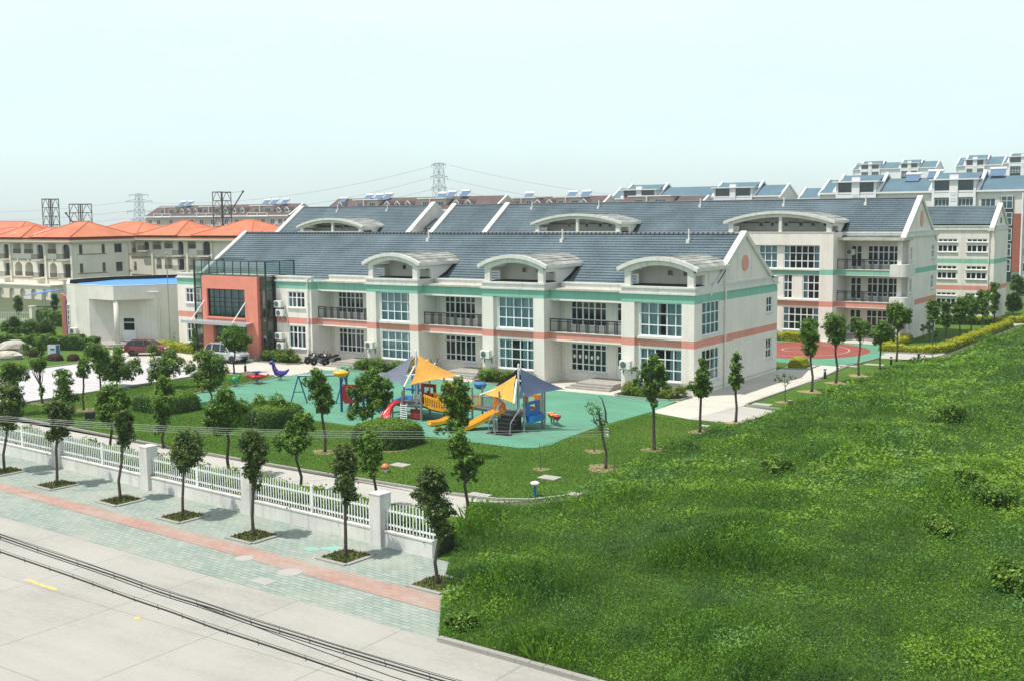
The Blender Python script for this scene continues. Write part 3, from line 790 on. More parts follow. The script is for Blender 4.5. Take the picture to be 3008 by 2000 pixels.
# lower pinkish light: two fine horizontal grooves are part of the plaster
# ---- glass block and coral portal
GX0, GX1, GY = -85.75, -76.15, 72.0
b = MB()
zs = [0.05, 1.55, 2.75, 3.95, 5.15, 6.4, 7.7, 9.0]
def gbar(p, q, r=.055): b.tube([p, q], r, 4)
ncol = 9; xs_ = [lerp(GX0, GX1, i/ncol) for i in range(ncol+1)]
for x in xs_: gbar((x, GY, 7.7 if xs_[0] < x-.01 and x < xs_[-1]-.01 else 0, ), (x, GY, 9.0), .045 if x not in (GX0, GX1) else .09)
for x in (GX0+.95, GX1-.95): gbar((x, GY, 0), (x, GY, 7.7))
for z in zs:
    gbar((GX0, GY, z), (GX1, GY, z), .05)
    for x in (GX0, GX1): gbar((x, GY, z), (x, YF if z < 7.6 else 75.6, z), .05)
for x in (GX0, GX1):
    gbar((x, YF-.05, 0), (x, YF-.05, 7.7)); gbar((x, 75.6, 7.7), (x, 75.6, 9.0), .07); gbar((x, 73.8, 7.7), (x, 73.8, 9.0), .05)
gbar((GX0, 75.6, 9.0), (GX0+3.0, 75.6, 9.0), .05)
cg = b.build('curtain_wall_frame', M_GREENMETAL, KA)
b = MB()
for x in (GX0, GX1): b.face([(x, GY, 0), (x, YF, 0), (x, YF, 7.7), (x, GY, 7.7)]); b.face([(x, GY, 7.7), (x, 75.6, 7.7), (x, 75.6, 9.0), (x, GY, 9.0)])
b.face([(GX0, GY, 0), (GX1, GY, 0), (GX1, GY, 9.0), (GX0, GY, 9.0)])
b.build('curtain_wall_glass', M_GLASS_G, cg)
b = MB(); b.face([(GX0, GY+.1, 7.62), (GX1, GY+.1, 7.62), (GX1, 75.6, 7.62), (GX0, 75.6, 7.62)]); b.build('flat_roof', M_GREYTRIM, KA)
b = MB(); PY0 = 71.68; F = FR(0, PY0, *SOUTH)
px0, px1 = -84.4, -76.95
hole = [(-83.72, -78.6, 3.78, 6.4), (-83.0, -78.45, 0.0, 3.12)]
wallgrid(b, F, px0, px1, 0, 7.58, hole, depth=.55, rev=.5, mi=1)
b.box(px0, px1, PY0+.55, PY0+.56, 3.2, 7.58, skip='f')
for x in (px0, px1): b.face([(x, PY0, 0), (x, PY0+.6, 0), (x, PY0+.6, 7.58), (x, PY0, 7.58)])
b.face([(px0, PY0, 7.58), (px1, PY0, 7.58), (px1, PY0+.6, 7.58), (px0, PY0+.6, 7.58)])
po = b.build('portal', [M_CORAL, M_INT], KA)
b = MB(); b.obox(*F, -83.75, -78.55, -.1, .1, 3.64, 3.775); b.build('sill', M_CORAL, po)
window(po, F, *hole[0], [.145, .29, .43, .61, .8], [.36, .68], d=-.2, sill=False, fm=M_DARKMETAL, curt=[(0, 1)], name='entrance_window', bar=.06)
window(po, F, *hole[1], [.2, .4, .6, .8], [.42, .72], d=-.45, sill=False, name='entrance_door', gm=M_PANE)
b = MB(); b.prism([(-85.3, 69.9), (-76.6, 69.9), (-77.6, 71.64), (-85.3, 71.64)], lambda p, t: (p[0], p[1], t), 3.32, 3.46)
b.box(-85.34, -76.6, 69.84, 69.9, 3.26, 3.52); b.box(-84.2, -84.1, 69.95, 71.6, 3.18, 3.31); b.box(-78.55, -78.45, 69.95, 71.6, 3.18, 3.31)
cp = b.build('canopy', paint('grey_glass_canopy', 'a3aaac', .25, .12, 1.5), KA)
b = MB()
for x in (-84.1, -78.5): b.tube([(x, 70.0, 3.5), (x, PY0-.02, 5.25)], .05, 8)
b.build('tie_rod', M_PVC, cp)
steps(KA, -84.6, -76.8, 70.35, 72.1, 3, .13, .35, side=False)
for x, z, l in ((-75.3, 4.85, 'upper unit of the top pair beside the glass block'), (-75.1, 4.05, 'lower unit of the top pair beside the glass block'),
                (-75.3, 1.95, 'upper unit of the bottom pair beside the glass block'), (-75.1, 1.1, 'lower unit of the bottom pair, just above the shrubs')):
    aircon(x, YF, z, (0, -1), 'white air conditioner, '+l)
aircon(-64.45, YF, 1.75, (0, -1), 'white air conditioner on the pilaster above the parked motorcycles')
aircon(-52.25, YF, 1.72, (0, -1), 'white air conditioner on the pilaster right of the yellow scooter')
aircon(-39.65, YF, 1.72, (0, -1), 'white air conditioner on the pilaster nearest the gable end')

# ---------------------------------------------------- three-storey building behind
KB = thing('school_building', 'three-storey cream school block behind, with dark slate roof, wide vaulted dormers and balconies', 'building', (-60, 120, 0))
W = MB(); T = MB(); wins = []
XL2, XG2, Y0, Y2, Y3, YK2 = -119.3, -31.2, 112.0, 113.2, 116.0, 127.0
RZ2 = lambda y: 14.25-0.70*abs(y-120.1)
xb0, xb1 = -48.9, -37.55
F = FR(0, Y0, *SOUTH)
wallgrid(W, F, xb0, -46.0, 0, 10.9); wallgrid(W, F, -38.95, xb1, 0, 10.9); wallgrid(W, F, -46.0, -38.95, 9.62, 10.9)
Fn = FR(0, Y0+.3, *SOUTH)
h = [(-42.82, -39.0, .97, 3.3), (-45.6, -43.4, .97, 3.3), (-42.82, -41.84, 4.16, 6.64), (-40.78, -39.0, 4.16, 6.64), (-45.6, -43.4, 4.16, 6.64), (-42.82, -39.0, 7.22, 9.6), (-45.5, -43.48, 7.22, 9.6)]
wallgrid(W, Fn, -46.0, -38.95, 0, 9.62, h)
for x in (-46.0, -38.95): W.face([(x, Y0, 0), (x, Y0+.3, 0), (x, Y0+.3, 9.62), (x, Y0, 9.62)])
W.face([(-46.0, Y0, 9.62), (-38.95, Y0, 9.62), (-38.95, Y0+.3, 9.62), (-46.0, Y0+.3, 9.62)])
for k, q in enumerate(h):
    wide = q[1]-q[0]
    cols = [1/6, 1/3, .5, 2/3, 5/6] if wide > 3 else ([.5] if wide < 1.2 else [.33, .67])
    wins.append((Fn, *q, cols, 3, [(0, .16), (.84, 1)] if wide > 3 else [(0, .33), (.33, 1)] if k in (6,) else ([(0, .3)]), ()))
T.box(-46, -38.95, Y0+.08, Y0+.32, 3.96, 4.12); T.box(-46, -38.95, Y0+.08, Y0+.32, 7.06, 7.2)
W.face([(xb1, Y0, 0), (xb1, Y3, 0), (xb1, Y3, 10.9), (xb1, Y0, 10.9)])
# recess with balconies
F3 = FR(0, Y3, *SOUTH)
h3 = []
for z in (0.0, 3.3, 6.55):
    h3 += [(-37.05+.0, -35.9, z+(.45 if z == 0 else .75), z+3.0), (-35.35, -32.15, z+(.85 if z == 0 else 1.0), z+3.0)]
wallgrid(W, F3, xb1, XG2, 0, 10.9, h3)
for k, q in enumerate(h3):
    if k % 2 == 0: wins.append((F3, *q, [.5], [.66], None, (.5,)))
    else: wins.append((F3, *q, [.17, .34, .5, .66, .83], [.22, .66], None, (.34, .66)))
for z0, z1 in ((3.36, 3.94), (6.58, 7.15)):
    W.box(xb1, XG2-.1, Y2, Y2+.3, z0, z1); T.box(xb1, XG2, Y2-.06, Y3, z1, z1+.07); W.face([(xb1, Y2+.3, z0+.1), (XG2, Y2+.3, z0+.1), (XG2, Y3, z0+.1), (xb1, Y3, z0+.1)])
    railing(KB, FR(0, Y2+.05, *SOUTH), xb1+.03, -32.3, z1+.07, z1+1.1)
    # rounded corner box
    c = MB(); pts = [(-32.25, Y2-.15)]+[(-30.75+.55*math.sin(a)*1.0-.35, Y2+.45-.6*math.cos(a)) for a in np.linspace(.3, math.pi/2, 6)]+[(-30.5, Y3-.3), (-32.25, Y3-.3)]
    c.prism(pts, lambda p, t: (p[0], p[1], t), z0-.05, z1+.58); c.build('corner_balcony', M_TRIM, KB)
b = MB(); b.box(-31.75, -31.35, Y2+.6, Y2+1.0, 0, 10.2); b.build('corner_column', M_TRIM, KB)
g = MB(); g.box(xb1, XG2+.25, Y2-.05, Y3+.5, 10.1, 10.36); g.build('cornice', M_GREYTRIM, KB)
T.box(xb1, XG2-.02, 114.85, 115.15, 10.36, 10.8); T.box(xb1, XG2+.05, 114.8, 115.2, 10.8, 10.92)
FE2 = FR(XG2, 0, *EAST)
hE = [(116.4, 117.2, .9, 2.6), (116.4, 117.2, 4.75, 6.2), (124.6, 125.7, 4.75, 6.2), (116.4, 117.2, 8.0, 9.4), (124.6, 125.7, 8.0, 9.4), (124.6, 125.7, .9, 2.6)]
wallgrid(W, FE2, 115.6, YK2, 0, 10.4, hE)
for q in hE: wins.append((FE2, *q, [.5], [.6], None, ()))
T.box(XG2-.3, XG2+.16, 114.9, YK2+.1, 10.38, 10.86); T.box(XG2-.3, XG2+.2, 114.85, YK2+.14, 10.86, 10.96)
W.prism([(114.5, 10.4), (126.2, 10.4), (126.2, RZ2(126.2)), (120.1, 14.25), (114.5, RZ2(114.5))], lambda p, t: (t, p[0], p[1]), XG2-.3, XG2-.05)
rk2 = [(114.3, RZ2(114.3)+.28), (120.1, 14.25+.3), (126.4, RZ2(126.4)+.28)]
rake(T, XG2+.1, .52, rk2, .4)
# plain walls left of the bay (mostly hidden behind the front wing)
for xa, xb, y in ((-61.9, xb0, Y0+1.2), (-73.4, -61.9, Y0), (-100.3, -73.4, Y0+1.2), (-111.8, -100.3, Y0), (XL2, -111.8, Y0+1.2)):
    wallgrid(W, FR(0, y, *SOUTH), xa, xb, 0, 10.45)
    if y > Y0: 
        T.box(xa, xb, y-.15, y+.35, 10.4, 10.56); T.box(xa, xb, y+1.2, y+1.5, 10.5, 10.84)
        W.face([(xa, y+.2, 10.5), (xb, y+.2, 10.5), (xb, y+2.5, 10.5), (xa, y+2.5, 10.5)])
    else:
        W.box(xa, xb, Y0, Y0+.3, 10.45, 10.9); T.box(xa-.08, xb+.08, Y0-.06, Y0+.4, 10.9, 11.02)
        for x in (xa, xb): W.face([(x, Y0, 0), (x, Y0+1.3, 0), (x, Y0+1.3, 10.9), (x, Y0, 10.9)])
T.box(xb0-.05, xb1+.05, Y0-.05, Y0+.4, 10.9, 10.98)
W.face([(XG2, YK2, 0), (XL2, YK2, 0), (XL2, YK2, 10.4), (XG2, YK2, 10.4)])
W.face([(XL2, YK2, 0), (XL2, Y0+1.2, 0), (XL2, Y0+1.2, 10.4), (XL2, YK2, 10.4)])
# raised cross gables along the roof
for x, hh in ((XL2+.4, .3), (-94.6, .55), (-91.1, .3), (-82.6, .3)):
    rake(T, x+.35, .7, [(114.2, RZ2(114.2)+hh), (120.1, 14.25+hh), (126.4, RZ2(126.4)+hh)], .45)
W.prism([(114.4, 10.4), (126.2, 10.4), (126.2, RZ2(126.2)+.2), (120.1, 14.55), (114.4, RZ2(114.4)+.2)], lambda p, t: (t, p[0], p[1]), -94.75, -94.3)
W.build('wall', [M_KWALL3, M_INT], KB)
def key_b(c):
    if 118 < c[1] < 122 and c[2] > 11: return ('gable_coping', round(c[0]))
    if c[0] > XG2-.6: return ('cornice', 1)
    e = [-112, -100, -73.5, -61.8, -49, -37.6]
    return ('window_ledge' if c[2] < 9 else 'parapet', sum(c[0] > q for q in e), round(c[2]/3))
build_split(T, 'trim', M_TRIM, KB, key_b)
b = MB(); c = [(.5*math.cos(a), .85*math.sin(a)) for a in np.linspace(0, 2*math.pi, 33)[:-1]]
b.prism(c, lambda p, t: (t, 120.4+p[0], 12.2+p[1]), XG2-.06, XG2+.02); b.build('gable_disc', bpy.data.materials['salmon_disc'], KB)
b = MB()
for xa, xb in ((XL2+.3, -94.9), (-91.3, -82.8), (-82.8, XG2-.45)):
    tiled_slope(b, xa, xb, 114.6, RZ2(114.6), 120.1, 14.25); tiled_slope(b, xa, xb, 126.3, RZ2(126.3), 120.1, 14.25, row=.8)
tiled_slope(b, -94.3, -91.3, 117.5, 11.3, 120.1, 12.6)
rf = b.build('roof', M_TILE, KB)
b = MB()
for xa, xb in ((XL2+.5, -95.2), (-91.4, -83.4), (-82.4, XG2-.5)): b.tube([(xa, 120.1, 14.28), (xb, 120.1, 14.28)], .13, 8)
b.build('ridge', M_RIDGE, rf)
for x in (-111.3, -102.1, -78.4, -68.8, -55.5, -45.6, -36.7):
    b = MB(); b.tube([(x, 119.4, 13.7), (x, 119.4, 14.6)], .07, 8); b.box(x-.13, x+.13, 119.15, 119.5, 13.55, 13.9); b.build('vent_pipe', M_PIPE, rf)
yr2 = lambda z: 120.1-(14.25-z)/0.70
barrel_dormer(KB, -49.35, -37.5, Y0-.05, 11.05, 12.1, 13.05, yr2, 114.9, [(-46.35, 11.72), (-45.1, 11.72), (-43.6, 11.72), (-42.0, 11.72), (-40.7, 11.72), (-39.4, 11.72)], mid=-43.2)
barrel_dormer(KB, -73.7, -61.6, Y0-.05, 11.05, 12.05, 13.0, yr2, 114.9, [(-70.2, 11.7), (-69.0, 11.7), (-67.8, 11.7), (-66.0, 11.7), (-64.7, 11.7)], mid=-67.5)
barrel_dormer(KB, -112.0, -100.1, Y0-.05, 11.0, 11.75, 12.75, yr2, 114.9, [(-107.9, 11.5), (-106.3, 11.5), (-105.0, 11.5), (-103.2, 11.5), (-101.9, 11.5)], mid=-105.6)
for F, a0, a1, z0, z1, c, r_, cu, th in wins: window(KB, F, a0, a1, z0, z1, c, r_, curt=cu, thick=th, bar=.085)
downpipe(KB, XG2, 115.55, 0, 10.3, (1, 0)); downpipe(KB, -37.3, Y3, 0, 10)
steps(KB, -38.2, -33.0, 113.9, Y3, 3)
aircon(-37.0, Y3, 8.55, (0, -1), 'white air conditioner on the top balcony wall of the three-storey block')

# ---------------------------------------------------- third block with plain strip windows
KC = thing('school_building', 'third cream school block with plain strip windows, furthest right behind the young trees', 'building', (-38, 147, 0))
W = MB(); T = MB(); wins = []
Y0, XG3, YK3 = 143.3, -28.7, 150.9
hh = []
for z0, z1 in ((8.0, 8.86), (9.2, 9.6), (4.76, 5.6), (5.9, 6.36), (1.3, 2.4), (2.74, 3.12)):
    for a0, a1 in ((-35.18, -32.9), (-31.84, -29.5), (-38.6, -36.2)): hh.append((a0, a1, z0, z1))
F = FR(0, Y0, *SOUTH)
wallgrid(W, F, -52, XG3, 0, 10.65, hh, depth=.5)
for q in hh: wins.append((F, *q, [.25, .5, .75], 1 if q[3]-q[2] < .6 else 1, None, (.5,) if q[3]-q[2] > .6 else ()))
FE3 = FR(XG3, 0, *EAST)
wallgrid(W, FE3, Y0, YK3, 0, 10.65)
W.face([(-52, YK3, 0), (XG3, YK3, 0), (XG3, YK3, 10.6), (-52, YK3, 10.6)])
W.prism([(143.4, 10.6), (150.4, 10.6), (150.4, 11.0), (146.6, 13.55), (142.9, 11.0)], lambda p, t: (t, p[0], p[1]), XG3-.3, XG3-.05)
for x in (-34.35+2.0, -31.9-.2, -29.35, -35.9): T.box(x-.02, x+.02, Y0-.02, Y0-.004, 0, 10.6)
T.box(-52, XG3+.14, Y0-.14, Y0+.3, 10.62, 11.05); T.box(-52, XG3+.18, Y0-.2, Y0+.36, 11.05, 11.17)
T.box(XG3-.2, XG3+.12, Y0+.3, YK3, 10.62, 11.05); T.box(XG3-.2, XG3+.16, Y0+.36, YK3+.1, 11.05, 11.17)
rk3 = [(142.2, 10.95), (146.6, 13.55+.3), (150.7, 11.0)]
rake(T, XG3+.12, .55, rk3, .4)
W.build('wall', [M_KWALL3, M_INT], KC)
build_split(T, 'trim', M_TRIM, KC, lambda c: ('gable_coping', 0) if c[2] > 11.3 else (('wall_rib', round(c[0], 1)) if c[2] < 8 else ('cornice', round(c[0]/8))))
b = MB(); tiled_slope(b, -52, XG3-.4, 143.5, 11.35, 146.6, 13.5, row=.32); tiled_slope(b, -52, XG3-.4, 150.6, 11.0, 146.6, 13.5, row=.8); b.build('roof', M_TILE, KC)
for F, a0, a1, z0, z1, c, r_, cu, th in wins: window(KC, F, a0, a1, z0, z1, c, r_, thick=th, bar=.09, d=-.06)
downpipe(KC, -29.3, Y0, 0, 10.5)
b = MB(); b.box(XG3-.04, XG3+.02, 146.4, 146.8, 11.4, 12.1); b.build('gable_slot', M_DARKMETAL, KC)
# ================================================================== HALL, VILLAS, APARTMENTS, TOWERS
M_BLUESHEET = paint('blue_tarpaulin', '3a86cf', 0.45, 0.3, 1.0, bump=0.3)
M_WHITESHEET = paint('white_sheet_edge', 'd8e0e2', 0.6, 0.2, 2)
M_PINKP = paint('rose_panel', 'c9788a', 0.7, 0.1)
M_ORANGEP = paint('orange_panel', 'd89a68', 0.7, 0.1)
M_VILLA = paint('pale_villa_stucco', 'dad6c8', 0.85, 0.13, 0.5, streak=0.3)
M_VTRIM = paint('cream_villa_trim', 'd9d3c2', 0.8, 0.12)
M_VBROWN = paint('brown_string_course', '7a6a5e', 0.8, 0.2)
M_APT = paint('pale_apartment_render', 'd6d4cc', 0.85, 0.1, 0.4, streak=0.25)
M_APTP = paint('pinkish_apartment_render', 'c9b5ab', 0.85, 0.12, 0.4, streak=0.25)
M_APTW = paint('white_apartment_render', 'e2e3e4', 0.8, 0.08, 0.4, streak=0.2)
M_BRICK = paint('red_brick', '9a5a49', 0.9, 0.25, 3)
M_SOLAR = paint('blue_solar_tube', '4a6a88', 0.45, 0.3, 3)
def poly_walls(mb, pts, z0, z1, m=0):
    for p, q in zip(pts, pts[1:]+pts[:1]): mb.face([(*p, z0), (*q, z0), (*q, z1), (*p, z1)], m)

# ---------------------------------------------------------------- drum-shaped hall with the blue roof
H_ = thing('hall_building', 'low drum-shaped hall with bright blue sheeting on its roof and a recessed corner porch', 'building', (-101, 79, 0))
P0, PR, PL = (-98.4, 72.2), (-96.5, 75.8), (-102.9, 72.45)
outl = [P0, PR, (-94.0, 80.5), (-94.0, 87.0), (-105.5, 87.5), (-108.3, 84.2), (-109.7, 80.5), (-109.5, 76.5), (-108.6, 73.9), (-107.0, 72.7), (-105.0, 72.3), PL]
b = MB()
body = [PL, (-100.9, 74.2), (-98.9, 75.3), PR]+outl[2:11]
poly_walls(b, body, 0, 6.15)
for p, q in ((PL, P0), (P0, PR)): b.face([(*p, 4.72), (*q, 4.72), (*q, 6.15), (*p, 6.15)])
b.face([(*PL, 4.72), (*P0, 4.72), (*PR, 4.72), (-98.9, 75.3, 4.72), (-100.9, 74.2, 4.72)])
b.build('wall', M_CREAMPLAIN, H_)
b = MB(); ctr = Vector((-101.5, 79.5))
ins = [tuple(Vector(p)+(ctr-Vector(p)).normalized()*.32) for p in outl]
n = len(outl)
for i in range(n):
    j = (i+1) % n
    zi = 6.5 if 3 <= i <= 8 else 6.18; zj = 6.5 if 3 <= j <= 8 else 6.18
    b.face([(*outl[i], zi), (*outl[j], zj), (*ins[j], zj), (*ins[i], zi)], 0)
    b.face([(*outl[i], 6.1), (*outl[j], 6.1), (*outl[j], zj), (*outl[i], zi)], 0)
    b.face([(*ins[i], 5.9), (*ins[i], zi), (*ins[j], zj), (*ins[j], 5.9)], 1)
b.build('parapet', [M_TRIM, M_BLACKROOF], H_)
b = MB(); b.face([(*p, 5.98) for p in ins]); o = b.build('flat_roof', M_WHITESHEET, H_)
b = MB(); rr = [tuple(ctr+(Vector(p)-ctr)*(.84+.12*random.random())) for p in outl]
G_ = 10
cz = 6.10
for i in range(n):
    j = (i+1) % n
    for k in range(G_):
        t0, t1 = k/G_, (k+1)/G_
        f = lambda p, t: (lerp(ctr.x, p[0], t), lerp(ctr.y, p[1], t), cz+.05*math.sin(p[0]*3+t*9)*t)
        b.face([f(rr[i], t0), f(rr[i], t1), f(rr[j], t1), f(rr[j], t0)][:4] if k else [f(rr[i], 0.0), f(rr[i], t1), f(rr[j], t1)])
b.build('roof_sheeting', M_BLUESHEET, H_, smooth=True)
b = MB(); b.lathe([(.26, 0), (.26, 4.72)], (-98.55, 72.55, 0), 14); b.build('porch_column', M_TRIM, H_, smooth=True)
b = MB(); b.prism([(-103.5, 71.6), (-98.2, 71.2), (-95.6, 76), (-98.9, 75.3), (-100.9, 74.2), PL], lambda p, t: (p[0], p[1], t), 0, .3)
b.prism([(-104, 71.2), (-97.8, 70.7), (-95.0, 76), (-98.9, 75.3), (-100.9, 74.2), PL], lambda p, t: (p[0], p[1], t), 0, .15); b.build('steps', M_STONE, H_)
def fr2(p, q):
    v = Vector((q[0]-p[0], q[1]-p[1])).normalized(); return ((p[0], p[1], 0), (v.x, v.y), (v.y, -v.x))
F = fr2((-100.9, 74.2), (-98.9, 75.3)); door(H_, F, .75, 2.1, .3, 2.75, d=.05, leaf=.45)
b = MB(); b.face([fpt(F, .8, .02, .35), fpt(F, 2.05, .02, .35), fpt(F, 2.05, .02, 2.7), fpt(F, .8, .02, 2.7)]); b.build('door_backing', M_INT, H_)
F = fr2(PR, (-94.0, 80.5)); window(H_, F, 3.0, 4.4, 1.5, 4.3, 2, 5, d=.06, gm=M_PANE)
b = MB(); q = fpt(F, .35, .1, 0); b.tube([(q[0], q[1], 0), (q[0], q[1], 5.35)], .07, 8); r_ = fpt(F, -.75, .14, 5.4); b.tube([(q[0], q[1], 5.4), r_], .07, 8); b.build('downpipe', M_PIPE, H_)
b = MB(); b.prism([(-108.3, 73.2), (-107.55, 72.6), (-107.4, 72.75), (-108.15, 73.4)], lambda p, t: (p[0], p[1], t), 0, 4.9); b.build('rose_panel', M_PINKP, H_)
b = MB(); b.prism([(-109.7, 73.9), (-109.0, 73.3), (-108.85, 73.45), (-109.5, 74.1)], lambda p, t: (p[0], p[1], t), 0, 5.0); b.build('orange_panel', M_ORANGEP, H_)
F = fr2((-107.0, 72.7), (-105.0, 72.3)); window(H_, F, .05, .6, .6, 4.0, 1, 6, d=.06, gm=M_PANE)
aircon(-105.2, 72.32, 1.0, (0.2, -0.98), 'white air conditioner on the drum-shaped hall above the clipped hedge')

# ---------------------------------------------------------------- villas
def arch_hole(mb, F, a0, a1, z0, z1, m=0, d=0.0):
    """fills the two upper corners of a rectangular hole so that it reads as an arch"""
    r_ = (a1-a0)/2; zc = z1-r_*.75
    pts = [((a0+a1)/2-r_*math.cos(t), zc+r_*.75*math.sin(t)) for t in np.linspace(0, math.pi, 13)]
    for s, c in ((pts[:7], a0), (pts[6:], a1)):
        for p, q in zip(s, s[1:]): mb.face([fpt(F, p[0], d-.01, p[1]), fpt(F, q[0], d-.01, q[1]), fpt(F, c, d-.01, z1)], m)
def hip(mb, x0, x1, y0, y1, z0, z1, rx, ry=None, m=0, m2=1):
    """hip roof: eave rectangle, ridge inset rx at both ends along x"""
    ym = (y0+y1)/2
    a, c = (x0+rx, ym, z1), (x1-rx, ym, z1)
    mb.face([(x0, y0, z0), (x1, y0, z0), c, a], m); mb.face([(x1, y1, z0), (x0, y1, z0), a, c], m)
    mb.face([(x1, y0, z0), (x1, y1, z0), c], m2); mb.face([(x0, y1, z0), (x0, y0, z0), a], m2)
def skirt(mb, x0, x1, y0, y1, z0, dx, dz, m=0, m2=1):
    c0 = [(x0, y0), (x1, y0), (x1, y1), (x0, y1)]; c1 = [(x0+dx, y0+dx), (x1-dx, y0+dx), (x1-dx, y1-dx), (x0+dx, y1-dx)]
    for i in range(4):
        j = (i+1) % 4; mb.face([(*c0[i], z0), (*c0[j], z0), (*c1[j], z0+dz), (*c1[i], z0+dz)], m if i % 2 == 0 else m2)
def ball_rail(parent, F, a0, a1, z0, z1):
    b = MB(); b.obox(*F, a0, a1, .02, .07, z1-.06, z1); 
    n = max(3, int((a1-a0)/.16))
    for i in range(n+1): x = lerp(a0+.02, a1-.02, i/n); b.obox(*F, x-.018, x+.018, .03, .06, z0, z1-.05)
    b.build('balcony_railing', M_DARKMETAL, parent)
def villa(label, x0, x1, yf, dep, dark, pale, side, roofs, zoff=0.0, arcade=True):
    v = thing('villa', label, 'villa', ((x0+x1)/2, yf+dep/2, 0), group='orange roofed villas behind the school')
    W = MB(); F = FR(0, yf, *SOUTH); FE_ = FR(x1, 0, *EAST)
    H1 = [(a, c, z0, z1) for a, c, z0, z1, _ in dark]+[(a, c, z0, z1) for a, c, z0, z1, _ in pale]
    wallgrid(W, F, x0, x1, -.3, 9.3, H1, m=0, mi=2, depth=1.2, rev=1.0)
    wallgrid(W, FE_, yf, yf+dep, -.3, 9.3, [(s[0], s[1], s[2], s[3]) for s in side], mi=1)
    for a, c, z0, z1, ar in dark+pale:
        if ar: arch_hole(W, F, a, c, z0, z1)
    W.face([(x0, yf+dep, -.3), (x0, yf, -.3), (x0, yf, 9.3), (x0, yf+dep, 9.3)]); W.face([(x1, yf+dep, -.3), (x0, yf+dep, -.3), (x0, yf+dep, 9.3), (x1, yf+dep, 9.3)])
    W.build('wall', [M_VILLA, M_INT, M_VTRIM], v)
    for a, c, z0, z1, ar in dark:
        g = MB(); g.face([fpt(F, a, -.35, z0), fpt(F, c, -.35, z0), fpt(F, c, -.35, z1), fpt(F, a, -.35, z1)]); o = g.build('window', M_PANE, v)
        f = MB(); f.obox(*F, (a+c)/2-.04, (a+c)/2+.04, -.34, -.28, z0, z1); f.obox(*F, a, c, -.34, -.28, lerp(z0, z1, .62), lerp(z0, z1, .62)+.08); f.build('window_frame', M_DARKMETAL, o)
        F2 = FR(0, yf-.75, *SOUTH)
        s = MB(); s.box(a-.45, c+.2, yf-.8, yf, z0-.28, z0-.1); s.build('balcony_slab', M_VTRIM, v); ball_rail(v, F2, a-.42, c+.18, z0-.1, z0+.75)
    for a, c, z0, z1, ar in pale: ball_rail(v, F, a, c, z0, z0+.7)
    for s in side:
        window(v, FE_, *s[:4], 1 if s[1]-s[0] < .9 else 2, 1, d=-.1, sill=False, fm=M_VBROWN, gm=M_PANE)
    t = MB()
    for z in (6.3, 3.25): t.box(x0-.05, x1+.08, yf-.1, yf+.1, z, z+.14)
    for s0, s1, z in ((yf+1, yf+6.5, 7.2), (yf+1, yf+6.5, 4.1)): t.box(x1-.02, x1+.07, s0, s1, z, z+.12)
    t.build('string_course', M_VBROWN, v)
    t = MB()
    for c in sorted({round(q[1]) for q in dark}): t.box(c+.35, c+.8, yf-.25, yf, -.3, 9.0)
    t.box(x0-.7, x1+.7, yf-.8, yf+dep+.8, 9.15, 9.32); t.box(x0-.9, x1+.9, yf-1.0, yf+dep+1.0, 9.32, 9.6)
    for a, c, z0, z1, ar in pale:
        if ar: t.box((a+c)/2-.12, (a+c)/2+.12, yf-.12, yf, z1+.1, z1+.55)
    t.build('cornice', M_VTRIM, v)
    rb = MB(); skirt(rb, x0-.95, x1+.95, yf-1.05, yf+dep+1.05, 9.6, .9, .55)
    rb.face([(x0-.1, yf-.2, 10.1), (x1+.1, yf-.2, 10.1), (x1+.1, yf+dep+.2, 10.1), (x0-.1, yf+dep+.2, 10.1)])
    for r_ in roofs: hip(rb, *r_)
    rf = rb.build('roof', [M_ORANGE, M_ORANGEY], v)
    rg = MB()
    for r_ in roofs:
        xa, xb, ya, yb, za, zb, rx = r_; ym = (ya+yb)/2; q = [(xa+rx, ym, zb), (xb-rx, ym, zb)]
        rg.tube(q, .1, 6)
        for cx, cy, e in ((xa, ya, q[0]), (xa, yb, q[0]), (xb, ya, q[1]), (xb, yb, q[1])): rg.tube([(cx, cy, za+.03), e], .09, 5)
    rg.build('ridge', paint('ridge_clay', 'c26444', .7, .15), rf)
    if arcade:
        c = MB(); Fa = FR(0, yf-2.2, *SOUTH)
        hs = []; x = x0+.5
        while x+2.2 < x1-3: hs.append((x, x+1.5, -.3, 1.65)); x += 3.1
        wallgrid(c, Fa, x0, x1-3, -.3, 2.2, hs, m=0, mi=0, depth=.35, rev=.3)
        for q in hs: arch_hole(c, Fa, *q)
        c.box(x0-.2, x1-2.8, yf-2.4, yf, 2.2, 2.42); c.face([(x1-3, yf-2.2, -.3), (x1-3, yf, -.3), (x1-3, yf, 2.2), (x1-3, yf-2.2, 2.2)])
        c.build('arcade', [M_VTRIM, M_INT], v)
    return v
dA = [(-180.6, -178.8, 6.5, 8.85, 1), (-171.0, -169.2, 6.5, 8.85, 1), (-164.0, -162.0, 6.6, 8.9, 1), (-180.5, -178.9, 3.5, 5.65, 0), (-170.9, -169.2, 3.5, 5.7, 0), (-163.9, -161.95, 3.5, 5.75, 0)]
pA = [(-177.7, -175.5, 7.35, 9.0, 0), (-174.5, -172.0, 7.35, 9.0, 0), (-167.9, -165.6, 7.4, 9.05, 0), (-177.4, -175.4, 3.6, 5.9, 1), (-174.5, -172.3, 3.6, 5.9, 1), (-167.6, -165.7, 3.5, 5.85, 1),
      (-189.5, -187.4, 3.6, 5.9, 1), (-186.4, -184.2, 7.35, 9.0, 0)]
sA = [(112.3, 112.95, 7.3, 8.85), (116.55, 117.2, 7.3, 8.85), (112.3, 112.95, 4.25, 5.8), (116.55, 117.2, 4.25, 5.8), (119.0, 120.5, 7.35, 8.85), (119.2, 120.5, 4.2, 5.8)]
